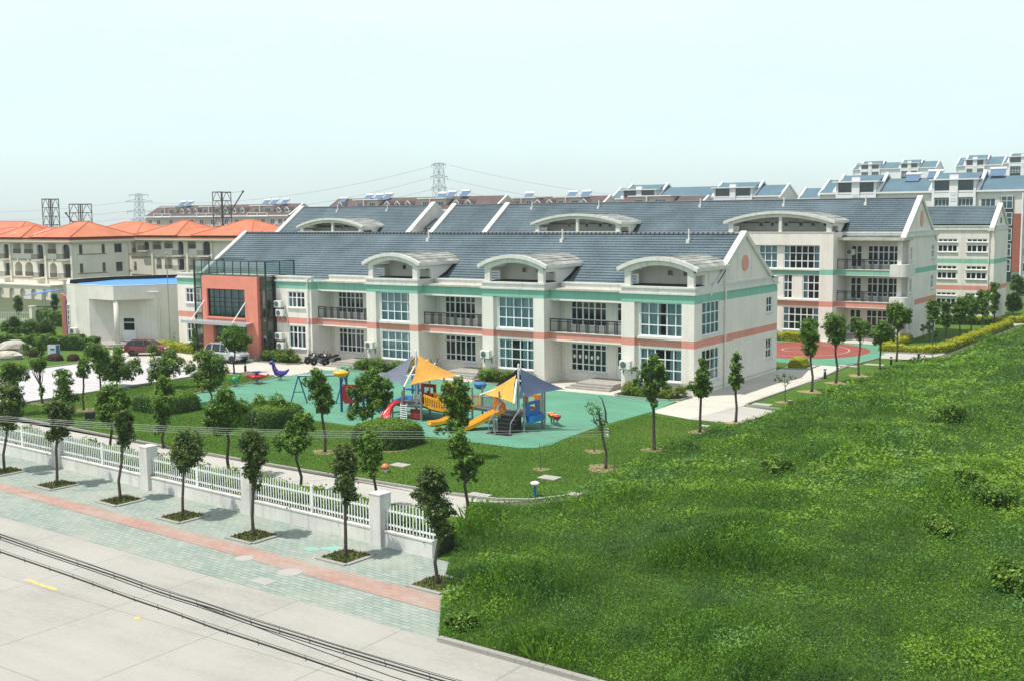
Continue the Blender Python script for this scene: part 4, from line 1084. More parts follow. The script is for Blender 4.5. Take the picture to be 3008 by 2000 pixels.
va = villa('pale villa with orange hip roof and arched balconies, left of the blue roofed hall', -192, -161.4, 111.0, 10.6, dA, pA, sA,
      [(-193, -160.4, 110.0, 122.6, 10.0, 11.55, 6), (-171.5, -160.2, 109.9, 122.8, 10.1, 12.5, 4.2), (-181.5, -173.5, 109.9, 119, 10.05, 12.0, 3.0)])
b = MB()
for x in (-177.6, -170.9): b.prism([(110.6, 10.35), (113.6, 11.2), (113.6, 11.35), (110.6, 10.55)], lambda p, t: (t, p[0], p[1]), x-.12, x+.12)
b.build('parapet_strip', M_TRIM, va)
dB = [(-162.9, -161.4, 7.6, 9.0, 1), (-154.0, -152.5, 6.85, 9.1, 1), (-147.8, -145.7, 6.9, 9.1, 1), (-154.0, -152.5, 4.3, 6.2, 0), (-147.9, -145.8, 4.3, 6.2, 0), (-140.6, -138.9, 6.9, 9.1, 1)]
pB = [(-160.4, -158.2, 7.7, 9.1, 0), (-157.3, -155.2, 7.9, 9.1, 0), (-151.5, -149.4, 7.9, 9.1, 0), (-159.6, -158.3, 4.4, 6.3, 1), (-157.4, -155.5, 4.4, 6.4, 1), (-151.1, -149.5, 4.4, 6.4, 1), (-165.8, -165.0, 7.1, 8.7, 0), (-165.6, -164.95, 4.0, 5.5, 0)]
villa('pale villa with orange hip roof directly behind the glass topped entrance block', -166.3, -134, 126.0, 10.5, dB, pB, [(128, 128.6, 7.3, 8.8), (132, 132.6, 7.3, 8.8)],
      [(-167.3, -133, 125.0, 137.6, 10.0, 11.3, 6), (-163.5, -153.0, 124.9, 137.8, 10.1, 12.5, 4.4), (-149.5, -135.0, 124.9, 137.8, 10.1, 12.55, 6.2)], arcade=False)
villa('orange roofed villa of which only the hip roof shows between two nearer villas', -193, -177.5, 136.0, 10.5, [(-183, -181, 6.5, 8.8, 1)], [(-187, -185, 7.4, 9, 0)], [(138, 138.6, 7.3, 8.8)],
      [(-194, -176.5, 135.0, 147.6, 10.1, 12.3, 6.0)], arcade=False)
villa('orange roofed villa at the far left edge, only a roof corner visible', -228, -203.5, 128.0, 10.5, [(-209, -207, 6.5, 8.8, 1)], [(-213, -211, 7.4, 9, 0)], [(130, 130.6, 7.3, 8.8)],
      [(-229, -202.5, 127.0, 139.6, 10.1, 12.6, 6.0)], arcade=False)
# garden wall, fence and blue awning in front of the villas
vf = thing('villa_fence', 'low wall with pale pickets and square pillars in front of the villas', 'fence', (-131, 84, 0))
b = MB()
pts = [(-142.0, 76.0), (-131.0, 84.0), (-129.5, 92.0)]
for p, q in zip(pts, pts[1:]):
    F = fr2(p, q); L = math.hypot(q[0]-p[0], q[1]-p[1])
    b.obox(*F, 0, L, -.1, .1, 0, .5); b.obox(*F, 0, L, -.02, .02, 1.25, 1.3)
    for i in range(int(L/.22)): b.obox(*F, i*.22-.025, i*.22+.025, -.02, .02, .5, 1.45)
b.build('pickets', M_TRIM, vf)
for x, y in ((-131.0, 84.0), (-137.0, 79.6), (-129.6, 91.6), (-142, 76.0)):
    p = MB(); p.box(x-.3, x+.3, y-.3, y+.3, 0, 2.0); p.box(x-.36, x+.36, y-.36, y+.36, 2.0, 2.12); p.build('pillar', M_VTRIM, vf)
aw = thing('awning', 'bright blue slanted awning on thin posts beside a villa porch', 'awning', (-151, 101, 0))
b = MB(); b.face([(-156.5, 98.5, 1.55), (-151.2, 98.5, 2.2), (-147.5, 100.5, 2.9), (-154.0, 101.0, 2.3)]); b.face([(-156.5, 98.5, 1.50), (-154.0, 101.0, 2.25), (-147.5, 100.5, 2.85), (-151.2, 98.5, 2.15)]); b.build('canopy', M_BLUESHEET, aw)
b = MB()
for x, y, z in ((-156.3, 98.6, 1.5), (-151.2, 98.6, 2.15), (-147.7, 100.5, 2.85), (-153.9, 100.9, 2.25)): b.tube([(x, y, -.3), (x, y, z)], .06, 6)
b.build('pole', M_STEEL, aw)
sr = thing('outbuilding', 'dark slate hip roof of a low building behind the orange villas', 'building', (-157, 156, 0))
b = MB(); b.box(-166, -149, 150, 162, 0, 9.3); b.build('wall', M_APT, sr)
b = MB(); hip(b, -167.5, -147.5, 148.5, 163.5, 9.3, 11.8, 7); b.build('roof', [M_TILE, M_TILE], sr)

# ---------------------------------------------------------------- apartment rows
def heater(x, y, z, label, w_=2.0, s=1.0):
    t = thing('solar_water_heater', label, 'solar water heater', (x, y, z), group='solar water heaters on the roofs')
    b = MB(); b.prism([(-.9*s, .05), (.55*s, 1.15*s), (.6*s, 1.08*s), (-.85*s, -.02)], lambda p, q: (q, p[0], p[1]), -w_/2, w_/2); b.build('collector', M_SOLAR, t, world=False)
    b = MB(); b.tube([(-w_/2-.15, .62*s, 1.3*s), (w_/2+.15, .62*s, 1.3*s)], .24*s, 10); b.build('tank', M_APTW, t, world=False)
    b = MB()
    for x_ in (-w_/2+.1, w_/2-.1): b.tube([(x_, .75*s, -.4), (x_, .7*s, 1.15*s)], .04, 5); b.tube([(x_, -.85*s, -.3), (x_, .75*s, -.3)], .03, 5)
    b.build('stand', M_STEEL, t, world=False)
    return t
def apt_blue(label, x0, x1, yf, ze, lofts, dep=11, wall=None, zr=2.6, ztop=None, windows=(), loftw=None, small=False):
    a = thing('apartment_building', label, 'apartment block', ((x0+x1)/2, yf+dep/2, 0), group='blue roofed apartment blocks')
    wall = wall or M_APT
    W = MB(); T = MB(); F = FR(0, yf, *SOUTH)
    hs = [q for q in windows]
    wallgrid(W, F, x0, x1, 0, ze, hs, depth=.5)
    FE_ = FR(x1, 0, *EAST); wallgrid(W, FE_, yf, yf+dep, 0, ze)
    W.face([(x0, yf+dep, 0), (x0, yf, 0), (x0, yf, ze), (x0, yf+dep, ze)]); W.face([(x1, yf+dep, 0), (x0, yf+dep, 0), (x0, yf+dep, ze), (x1, yf+dep, ze)])
    ym = yf+dep/2
    for x in (x0+.15, x1-.05): W.prism([(yf, ze), (yf+dep, ze), (ym, ze+zr)], lambda p, t: (t, p[0], p[1]), x-.1, x+.05)
    T.box(x0-.3, x1+.3, yf-.5, yf, ze-.25, ze+.08)
    for x in (x0+.2, x1+.25): rake(T, x, .45, [(yf-.6, ze-.1), (ym, ze+zr+.4), (yf+dep+.6, ze-.1)], .45)
    R_ = MB(); R_.face([(x0, yf-.45, ze+.09), (x1, yf-.45, ze+.09), (x1, ym, ze+zr+.1), (x0, ym, ze+zr+.1)]); R_.face([(x1, yf+dep+.4, ze), (x0, yf+dep+.4, ze), (x0, ym, ze+zr+.1), (x1, ym, ze+zr+.1)])
    wn = []
    for l0, l1 in lofts:
        yl = yf-.6; c = (l0+l1)/2; zt = ze+2.0
        # posts, central pier, parapet, flat roof slab, back wall
        T.box(l0, l0+.45, yl, yl+.4, 0, zt); T.box(l1-.45, l1, yl, yl+.4, 0, zt); T.box(c-.75, c+.75, yl-.15, yl+.4, 0, ze+3.0 if not small else zt+.3)
        for zz in (ze-.3, ze-1.3): 
            for k in range(3): T.box(c-.5, c+.5, yl-.2, yl-.14, zz-.28*k, zz-.28*k+.14)
        T.box(l0-.5, l1+.5, yl-.5, yf+3.2, zt, zt+.25)
        T.box(l0, l1, yl+.02, yl+.3, ze-1.2, ze-.35)
        for s in (l0+.45, c+.75):
            e = s+(l1-l0)/2-1.2
            wn.append((FR(0, yl+.3, *SOUTH), s, e, ze-.35, zt)); 
            if ze > 8: wn.append((FR(0, yl+.3, *SOUTH), s, e, ze-3.6, ze-1.4))
        W.face([(l0, yl+.5, 0), (l1, yl+.5, 0), (l1, yl+.5, zt), (l0, yl+.5, zt)], 1)
        for x in (l0+.05, l1-.05): W.face([(x, yl, 0), (x, yf+3, 0), (x, yf+3, zt), (x, yl, zt)])
        # roof piece above, with raised end gables
        if not small:
            R_.face([(l0, yf+1.5, zt+.3), (l1, yf+1.5, zt+.3), (l1, ym, ze+zr+.9), (l0, ym, ze+zr+.9)])
            R_.face([(l1, yf+dep, ze+.8), (l0, yf+dep, ze+.8), (l0, ym, ze+zr+.9), (l1, ym, ze+zr+.9)])
        for x in (l0-.1, l1+.6): rake(T, x, .55, [(yf-.4, ze+.3), (ym, ze+zr+1.3), (yf+dep, ze+.8)], .5)
    W.build('wall', [wall, M_INT], a); T.build('trim', M_APTW, a); R_.build('roof', M_BLUEROOF, a)
    for q in windows: window(a, F, *q, 3, 1, fm=M_PVC, gm=M_PANE_T, sill=False, bar=.08)
    for F_, s, e, z0, z1 in wn: window(a, F_, s, e, z0, z1, 4, [.4], fm=M_PVC if z0 < ze-1 else M_GREENMETAL, gm=M_PANE_T, sill=False, bar=.07, name='loggia_window')
    return a
wA = [(-63, -60.4, 13.3, 15.2), (-59.2, -57.3, 13.3, 15.2), (-46.9, -44.4, 13.2, 15.1)]
aR = apt_blue('long blue roofed apartment block behind the gables at the right edge', -77.0, -30, 221, 16.55, [(-73.7, -65.85), (-55.5, -47.7)], windows=wA)
for k, z in enumerate((13.2, 10.2, 7.4, 4.6, 1.8)): window(aR, FR(0, 220.7, *SOUTH), -43.4, -41.4, z, z+2.3, 2, [.6], gm=M_PANE_T, fm=M_PVC, sill=False, d=0)
b = MB(); b.box(-43.5, -41.3, 220.75, 221, 0, 15.4); b.build('stair_column', M_GREENMETAL, aR)
b = MB(); b.box(-41.2, -39.9, 220.6, 221, 1.9, 12.3); b.box(-37.5, -35, 220.6, 221, 1.9, 12.3); b.build('brick_pier', M_BRICK, aR)
b = MB(); b.box(-39.85, -39.6, 220.5, 221, 0, 16); b.build('white_pier', M_APTW, aR)
for k, z in enumerate((13.2, 10.2, 7.4, 4.6, 1.8)): window(aR, FR(0, 221, *SOUTH), -39.4, -37.6, z, z+1.7, 2, 1, gm=M_PANE_T, fm=M_PVC, sill=False, d=.1)
apt_blue('blue roofed apartment block half hidden behind the slate roof ridge, mid right', -147.3, -101.0, 262, 16.9, [(-143.6, -133.9), (-118.0, -107.9)])
apt_blue('short end gable block with blue roof between the two long apartment rows', -98.5, -88.5, 268, 16.2, [], dep=9, zr=2.4)
apt_blue('distant white apartment block with blue roofs and dormer lofts on the skyline', -162.9, -127.0, 510, 31.5, [(-159.4, -150.8), (-141.9, -134.2)], wall=M_APTW, zr=2.8, dep=12)
apt_blue('taller distant white apartment block second from the right edge of the skyline', -102.4, -86.5, 440, 29.2, [(-99.1, -92.4)], wall=M_APTW, zr=3.0, dep=12)
apt_blue('distant white apartment block cut off by the right edge of the picture', -85.5, -60, 436, 29.5, [(-83.5, -74.0)], wall=M_APTW, zr=2.6, dep=12)
for x, y, z, l in ((-60.4, 225.6, 18.6, 'white solar heater on the blue roof right of the first loft'), (-56.4, 226.2, 19.1, 'white solar water heater tight against the second loft gable on the blue roof'),
                   (-45.2, 226.2, 19.2, 'white solar water heater on the blue roof nearest the right edge')): heater(x, y, z, l, 2.6, 1.1)

def apt_brown(label, x0, x1, yf, ze, bays, dormers, dep=11, zr=3.2, win=()):
    a = thing('apartment_building', label, 'apartment block', ((x0+x1)/2, yf+dep/2, 0), group='brown roofed apartment blocks')
    W = MB(); T = MB(); Rf = MB(); F = FR(0, yf, *SOUTH)
    wallgrid(W, F, x0, x1, 0, ze, list(win), depth=.5)
    wallgrid(W, FR(x1, 0, *EAST), yf, yf+dep, 0, ze)
    W.face([(x0, yf+dep, 0), (x0, yf, 0), (x0, yf, ze), (x0, yf+dep, ze)])
    ym = yf+dep/2
    W.prism([(yf, ze), (yf+dep, ze), (ym, ze+zr)], lambda p, t: (t, p[0], p[1]), x1-.2, x1)
    T.box(x0-.3, x1+.1, yf-.5, yf, ze-.3, ze+.05); rake(T, x1+.1, .4, [(yf-.5, ze+.05), (ym, ze+zr+.3), (yf+dep+.5, ze+.05)], .35)
    Rf.face([(x0, yf-.45, ze+.06), (x1, yf-.45, ze+.06), (x1, ym, ze+zr+.1), (x0, ym, ze+zr+.1)]); Rf.face([(x1, yf+dep, ze), (x0, yf+dep, ze), (x0, ym, ze+zr+.1), (x1, ym, ze+zr+.1)])
    slope = (zr+.05)/(dep/2+.45)
    wl = []
    for l0, l1 in bays:      # flat roofed roof-terrace rooms with a white balustrade
        W.box(l0, l1, yf+1.6, yf+dep-1, ze, ze+2.75); T.box(l0-.5, l1+.6, yf+.9, yf+dep-1, ze+2.75, ze+2.98)
        T.box(l0, l1, yf-.7, yf-.55, ze+.72, ze+.86); T.box(l0, l0+.2, yf-.7, yf-.5, ze-.2, ze+.8); T.box(l1-.2, l1, yf-.7, yf-.5, ze-.2, ze+.8); T.box((l0+l1)/2-.1, (l0+l1)/2+.1, yf-.7, yf-.5, ze-.2, ze+.8)
        T.box(l0-.1, l1+.1, yf-.75, yf+1.6, ze-.35, ze-.15)
        W.box(lerp(l0, l1, .42), lerp(l0, l1, .46), yf+.9, yf+1.6, ze, ze+2.75)
        for s, e in ((.1, .32), (.62, .9)): wl.append((lerp(l0, l1, s), lerp(l0, l1, e), ze+.25, ze+2.1))
    W.build('wall', M_APTP, a); T.build('trim', M_APTW, a); Rf.build('roof', M_BROWN, a)
    for s, e, z0, z1 in wl: window(a, FR(0, yf+1.6, *SOUTH), s, e, z0, z1, 3, 1, d=.08, gm=M_PANE_T, sill=False)
    for q in win: window(a, F, *q, 2, 1, gm=M_PANE_T, sill=False)
    for x in dormers:
        yd = yf+.55; zb = ze+.75
        d = MB(); d.prism([(-.62, 0), (.62, 0), (.62, .95), (0, 1.5), (-.62, .95)], lambda p, t: (x+p[0], t, zb+p[1]), yd, yd+2.0); o = d.build('dormer', M_APTW, a)
        w_ = MB(); w_.prism([(-.36, .3), (.36, .3), (.36, .85), (0, 1.0), (-.36, .85)], lambda p, t: (x+p[0], t, zb+p[1]), yd-.05, yd-.01); w_.build('dormer_window', M_PANE_T, o)
        r_ = MB()
        for sg in (-1, 1): r_.prism([(0, 1.62), (sg*.85, .88), (sg*.85, .76), (0, 1.5)], lambda p, t: (x+p[0], t, zb+p[1]), yd-.2, yd+3.0)
        r_.build('dormer_roof', M_BROWN, o)
        f_ = MB()
        for sg in (-1, 1): f_.prism([(0, 1.66), (sg*.88, .88), (sg*.88, .7), (0, 1.46)], lambda p, t: (x+p[0], t, zb+p[1]), yd-.3, yd-.2)
        f_.build('fascia', M_APTW, o)
    return a
wl_ = [(x, x+1.7, 10.9, 12.5) for x in (-297, -293, -287, -281, -277.5, -273, -268, -262, -257.5, -252, -246.5, -242.5, -239.5, -237)]
apt_brown('long brown roofed apartment block with round topped dormers, behind the orange villas', -298, -234.5, 232, 13.5, [(-293.5, -285.5), (-273.5, -265.0), (-251.5, -243.0)],
          [-281.2, -278.2, -275.0, -261.6, -258.0, -254.5, -239.5, -236.2], win=wl_)
apt_brown('brown roofed apartment block with a broad gable end, above the middle of the school roof', -214.5, -158.6, 225, 14.4, [(-204.7, -197.0), (-182.8, -174.5)], [-209.2, -192.8, -189.4, -185.9, -170.4, -166.8], win=[(-195, -193.2, 11.5, 13), (-172, -170, 11.5, 13)])
apt_brown('further brown roofed apartment block seen between two gables, right of the pylon', -163.5, -133.6, 232, 14.2, [(-159.0, -152.6), (-146.5, -139.5)], [-151.0, -147.6, -138.0], zr=3.0, win=())
apt_brown('lowest brown roofed apartment row vanishing behind the blue roofed block', -134.0, -112.0, 240, 14.2, [(-130.5, -120.0)], [], zr=2.6)
for x, y, z, l in ((-286.5, 237, 16.6, 'left solar water heater of the pair at the far left end of the brown roofs'), (-283.2, 237, 16.6, 'right solar water heater of the pair at the far left end of the brown roofs'),
                   (-249.2, 237, 16.6, 'left solar heater of the three near the plain brown roofed gable'), (-245.8, 237, 16.7, 'middle solar heater of the three near the plain brown roofed gable'), (-241.5, 237, 16.6, 'right solar heater of the three near the plain brown roofed gable'),
                   (-211.5, 229, 16.4, 'lone solar heater on the low wall left of the first middle dormer'), (-203.2, 230, 17.2, 'left solar heater on the long terrace roof left of the pylon'), (-199.6, 230, 17.2, 'middle solar heater on the long terrace roof left of the pylon'), (-196.4, 230, 17.3, 'right solar heater on the long terrace roof left of the pylon'),
                   (-178.6, 230, 17.2, 'left solar heater just beneath the tall pylon'), (-175.4, 230, 17.5, 'middle solar heater just beneath the tall pylon'), (-171.2, 230, 17.6, 'right solar heater just beneath the tall pylon'),
                   (-156.6, 237, 16.9, 'single dark solar heater right of the broad gable end'), (-144.0, 237, 17.0, 'left solar heater of the pair right of the broad gable'), (-140.2, 237, 17.0, 'right solar heater of the pair right of the broad gable')):
    heater(x, y, z, l, 2.3, 1.1)

# ---------------------------------------------------------------- hoist towers and pylons
M_HOIST = paint('rusty_hoist_steel', '4a4644', 0.6, 0.3)
M_PYLON = paint('galvanised_pylon', '8f9da6', 0.5, 0.1)
def lattice(mb, cx, cy, w0, w1, z0, z1, n, r):
    def cor(t): w_ = lerp(w0, w1, t)/2; return [(cx-w_, cy-w_, lerp(z0, z1, t)), (cx+w_, cy-w_, lerp(z0, z1, t)), (cx+w_, cy+w_, lerp(z0, z1, t)), (cx-w_, cy+w_, lerp(z0, z1, t))]
    for i in range(n):
        a, c = cor(i/n), cor((i+1)/n)
        for k in range(4):
            j = (k+1) % 4
            mb.tube([a[k], c[k]], r, 4, caps=False); mb.tube([a[k], c[j]], r*.6, 4, caps=False); mb.tube([a[j], c[k]], r*.6, 4, caps=False); mb.tube([c[k], c[j]], r*.8, 4, caps=False)
def hoist(label, x, y, ztop, wd, lvl, boom=None):
    t = thing('hoist_tower', label, 'hoist tower', (x, y, 0), group='scaffold hoist towers behind the villas')
    b = MB()
    for i in range(lvl+1):
        z = ztop-i*1.75
        for sx in (-1, 1):
            for sy in (-1, 1): b.tube([(x+sx*wd/2, y+sy*wd/2, z), (x+sx*wd/2, y+sy*wd/2, max(0, z-1.75))], .09, 4)
        for s in (-1, 1):
            b.tube([(x-wd/2, y+s*wd/2, z), (x+wd/2, y+s*wd/2, z)], .10 if i else .15, 4); b.tube([(x+s*wd/2, y-wd/2, z), (x+s*wd/2, y+wd/2, z)], .10, 4)
            b.tube([(x-wd/2, y+s*wd/2, z-1.75), (x-.1, y+s*wd/2, z)], .06, 4); b.tube([(x+wd/2, y+s*wd/2, z-1.75), (x+.1, y+s*wd/2, z)], .06, 4)
    for sx in (-.12, .12): b.tube([(x+sx, y, ztop), (x+sx, y, 0)], .08, 4)
    for sx in (-1, 1):
        for sy in (-1, 1): b.tube([(x+sx*wd/2, y+sy*wd/2, ztop-lvl*1.75), (x+sx*wd/2, y+sy*wd/2, 0)], .09, 4)
    b.build('frame', M_HOIST, t)
    if boom:
        b = MB(); b.tube(boom, .13, 6); b.ball(boom[1], .25, 0, 8); b.build('boom', M_HOIST, t)
        b = MB(); b.tube([boom[1], (x+(wd/2 if boom[1][0] > x else -wd/2), y, ztop-.2 if boom[1][0] > x else ztop-1.9)], .035, 4); b.build('stay_cable', M_HOIST, t)
    return t
hoist('tall narrow scaffold tower furthest left above the orange roofs', -212.4, 141.6, 17.1, 2.3, 5)
hoist('wide scaffold tower with a short boom to its left above the orange roofs', -207.2, 145.0, 16.0, 3.1, 3, [(-208.4, 143.9, 12.2), (-209.6, 143.2, 14.2)])
hoist('scaffold tower with a long boom reaching up to the right beside the brown roofs', -183.2, 161.8, 18.2, 2.6, 4, [(-181.8, 162.4, 13.6), (-179.5, 164.3, 18.3)])
def pylon(label, x, y, ztop, zs, wtop, base, arms):
    t = thing('pylon', label, 'electricity pylon', (x, y, 0), group='pylons on the skyline')
    b = MB(); lattice(b, x, y, base, wtop, 0, ztop, 9, .11); b.build('lattice_tower', M_PYLON, t)
    for z, w_, pk in arms:
        b = MB()
        for s in (-1, 1):
            dx, dy = .82*s*w_, .56*s*w_
            b.tube([(x, y, z+pk), (x+dx, y+dy, z)], .12, 4); b.tube([(x, y, z-.5), (x+dx, y+dy, z)], .12, 4)
            for q in (.4, .7): b.tube([(x+dx*q, y+dy*q, z+pk*(1-q)), (x+dx*q, y+dy*q, z-.5*(1-q))], .07, 4)
            b.tube([(x+dx*.95, y+dy*.95, z), (x+dx*.95, y+dy*.95, z-1.6)], .08, 4)
        b.build('cross_arm', M_PYLON, t)
    return t
pylon('slim latticed pylon with three pairs of arms, standing left of the brown roofs', -520.5, 401, 26.3, 0, 2.2, 6.5, [(25.6, 5.5, .6), (22.2, 7.5, 1.4), (16.6, 7.0, 1.0), (12.2, 5.0, .9)])
pylon('tall latticed pylon above the middle of the school roof', -323.8, 415.4, 36.8, 0, 3.0, 6.0, [(36.2, 3.4, .5), (30.6, 4.0, 1.0), (25.6, 3.6, 1.0)])
def cable(pts, sag, r, n=24):
    out = []
    for a, c in zip(pts, pts[1:]):
        for i in range(n+1):
            t = i/n
            if i == 0 and out: continue
            out.append((lerp(a[0], c[0], t), lerp(a[1], c[1], t), lerp(a[2], c[2], t)-sag*4*t*(1-t)))
    return out
pw = thing('power_line', 'thin power lines hanging from the tall pylon across the pale sky', 'power line', (-323, 415, 0))
for k, (z, s) in enumerate(((35.8, -1), (30.0, 1), (25.2, -1))):
    b = MB(); b.tube(cable([(-326.5-2*s, 413.5, z), (-520.5+5*s, 401+4*s, 22-4.5*k)], 6.5, .07), .085, 4); b.build('wire', M_PYLON, pw)
    b = MB(); b.tube(cable([(-321-2*s, 417.0, z), (-60, 440, 21-2*k)], 12.0, .07), .085, 4); b.build('wire', M_PYLON, pw)
    b = MB(); b.tube(cable([(-525+5*s, 399, 22-4.5*k), (-700, 330, 22-4.5*k)], 5, .07), .085, 4); b.build('wire', M_PYLON, pw)
# ================================================================== PLAYGROUND, VEHICLES, STREET THINGS
def plastic(n, c, r=.35): return paint(n, c, r, .08, 1.5)
P_RED, P_YEL, P_BLUE, P_ORG = plastic('red_plastic', 'c22a34'), plastic('yellow_plastic', 'f0aa22'), plastic('blue_plastic', '1f6fb4'), plastic('orange_plastic', 'e08028')
P_GRN, P_PUR, P_DKRED, P_TEAL = plastic('green_plastic', '1f8a54'), plastic('purple_plastic', '4c3a96'), plastic('dark_red_plastic', '8e2428'), plastic('teal_painted_steel', '2a5f80')
P_NAVY = plastic('navy_painted_steel', '22417e')
M_SAIL_Y, M_SAIL_G, M_SAIL_B = paint('yellow_shade_cloth', 'd9a044', .8, .14), paint('grey_shade_cloth', '6a7080', .8, .16), paint('navy_shade_cloth', '354660', .8, .2)
M_DECK = paint('dark_deck', '4a4c50', .7, .2)
M_POST = paint('grey_post', '8f9498', .35, .12, Metallic=.3)
def box_at(b, c, sx, sy, sz, rz=0, m=0):
    ca, sa = math.cos(rz), math.sin(rz); i = len(b.v)
    for dz in (-1, 1):
        for dx, dy in ((-1,-1),(1,-1),(1,1),(-1,1)):
            x, y = dx*sx/2, dy*sy/2; b.v.append((c[0]+x*ca-y*sa, c[1]+x*sa+y*ca, c[2]+dz*sz/2))
    for q in ((0,3,2,1),(4,5,6,7),(0,1,5,4),(1,2,6,5),(2,3,7,6),(3,0,4,7)): b.f.append(tuple(i+j for j in q)); b.m.append(m); b.a.append(.5)
def posts(parent, pts, z1, r=.065, m=None):
    for x, y, *zz in pts:
        b = MB(); zt = zz[0] if zz else z1; b.lathe([(r, 0), (r, zt), (r*.6, zt+.06), (.01, zt+.08)], (x, y, .03), 10); b.build('post', m or M_POST, parent, smooth=False)
def barrier(parent, p, q, z0, z1, m=None, n=None, name='guard_rail'):
    b = MB(); p, q = Vector((*p, 0)), Vector((*q, 0)); L = (q-p).length
    b.tube([p+Vector((0,0,z1)), q+Vector((0,0,z1))], .028, 6); b.tube([p+Vector((0,0,z0+.08)), q+Vector((0,0,z0+.08))], .025, 6)
    k = n or max(2, int(L/.13))
    for i in range(k+1): c = p.lerp(q, i/k); b.tube([(c.x, c.y, z0+.08), (c.x, c.y, z1)], .016, 5)
    return b.build(name, m or M_POST, parent)
def chute(parent, path, w_, m, lanes=1, name='slide', wall=.16):
    """open slide trough along a path of (x,y,z)"""
    b = MB(); P = [Vector(p) for p in path]; n = len(P); prof = []
    lw = w_/lanes
    for l in range(lanes):
        x0 = -w_/2+l*lw
        prof += [(x0, wall), (x0+.05, wall), (x0+.09, .03)]+[(x0+lw*t, 0.0) for t in (.3, .7)]+[(x0+lw-.09, .03), (x0+lw-.05, wall)]
    prof += [(w_/2, wall), (w_/2, -.05), (-w_/2, -.05)]
    k = len(prof); i0 = len(b.v)
    for j, p in enumerate(P):
        d = P[min(j+1, n-1)]-P[max(j-1, 0)]; h = Vector((d.x, d.y, 0)).normalized(); s = Vector((h.y, -h.x, 0)); nn = s.cross(d.normalized())
        if nn.z < 0: nn = -nn
        for a, c in prof: b.v.append(tuple(p+s*a+nn*c))
    for j in range(n-1):
        for q in range(k):
            r_ = (q+1) % k; b.f.append((i0+j*k+q, i0+j*k+r_, i0+(j+1)*k+r_, i0+(j+1)*k+q)); b.m.append(0); b.a.append(.5)
    b.f.append(tuple(i0+q for q in range(k))); b.m.append(0); b.a.append(.5); b.f.append(tuple(i0+(n-1)*k+q for q in range(k))[::-1]); b.m.append(0); b.a.append(.5)
    return b.build(name, m, parent)
def scurve(p, q, z0, z1, n=12, end=.22):
    out = []
    for i in range(n+1):
        t = i/n; s = min(1, max(0, (t-.06)/(1-.06-end))); e = s*s*(3-2*s)*.5+s*.5
        out.append((lerp(p[0], q[0], t), lerp(p[1], q[1], t), lerp(z0, z1, e)))
    return out
def sail(parent, A, B_, C, m, sagx=.12):
    """triangular shade cloth with a hollow edge, double sided and a little thick"""
    b = MB(); N = 8; A, B_, C = Vector(A), Vector(B_), Vector(C); idx = {}
    nn = (B_-A).cross(C-A).normalized(); ctr = (A+B_+C)/3
    def pt(i, j):
        u, v = i/N, j/N; p = A+(B_-A)*u+(C-A)*v
        e = min(u, v, 1-u-v) ; k = 4*max(u*v, v*(1-u-v), u*(1-u-v))
        return p+(ctr-p)*sagx*k*(1 if e < 1e-6 else .8)-Vector((0, 0, .12*27*u*v*max(0, 1-u-v)))
    for off in (0.0, .012):
        for i in range(N):
            for j in range(N-i):
                q = [pt(i, j), pt(i+1, j), pt(i, j+1)]; b.face([p+nn*off for p in q])
                if i+j < N-1: q = [pt(i+1, j), pt(i+1, j+1), pt(i, j+1)]; b.face([p+nn*off for p in q])
    return b.build('shade_sail', m, parent, smooth=True)

# ---- play tower with red slide, train cab and yellow bridge (left)
pa = thing('play_tower', 'play tower under grey and yellow sails, with a red slide, red cab and yellow bridge', 'play structure', (-46, 56.5, .03))
DZ = .95
dk = MB(); dk.prism([(-47.4, 55.5), (-45.0, 55.5), (-45.0, 57.9), (-47.4, 57.9)], lambda p, t: (p[0], p[1], t), DZ-.1, DZ); dk.build('deck', M_DECK, pa)
posts(pa, [(-47.4, 55.5, 1.75), (-46.55, 55.5, 1.8), (-45.0, 55.5, 1.8), (-47.4, 57.9, 2.5), (-45.0, 57.9, 2.5), (-46.2, 57.9, 2.5), (-47.4, 56.7, 2.5)], 2)
barrier(pa, (-45.7, 55.5), (-45.0, 55.5), DZ, 1.7, n=4); barrier(pa, (-47.4, 57.9), (-46.2, 57.9), DZ, 2.3, n=8)
# cab
b = MB(); F = FR(-46.15, 57.0, *SOUTH)
for a0, a1, z0, z1 in ((0, .16, DZ, 2.2), (1.0, 1.16, DZ, 2.2), (.16, 1.0, 1.98, 2.2), (.16, 1.0, DZ, 1.6), (.5, .62, 1.6, 1.75)): b.obox(*F, a0, a1, -.08, .08, z0, z1)
b.build('cab_panel', P_DKRED, pa)
b = MB(); b.prism([(-46.0, 55.62), (-45.05, 55.62), (-45.05, 55.7), (-46.0, 55.7)], lambda p, t: (p[0], p[1], t), .12, .72); b.build('lower_panel', P_DKRED, pa)
chute(pa, [(-46.8, 55.8, 1.0), (-46.9, 55.55, 1.05), (-47.08, 55.3, .98), (-47.2, 55.05, .8), (-47.25, 54.85, .55), (-47.22, 54.65, .3), (-47.15, 54.48, .15), (-47.05, 54.3, .12)], .62, P_RED, name='red_slide', wall=.12)
chute(pa, [(-47.5, 57.4, 1.0), (-48.1, 57.6, .95), (-48.6, 57.3, .7), (-48.8, 56.9, .4), (-48.8, 56.4, .18), (-48.8, 56.1, .14)], .55, P_BLUE, name='blue_slide')
b = MB(); F = FR(-47.95, 58.2, *SOUTH); b.obox(*F, 0, .1, -.06, .06, 1.2, 2.45); b.obox(*F, .5, .6, -.06, .06, 1.2, 2.45); b.obox(*F, .1, .5, -.06, .06, 2.3, 2.45); b.obox(*F, -.5, .7, -.3, .1, 1.42, 1.52); b.build('blue_panel', P_BLUE, pa)
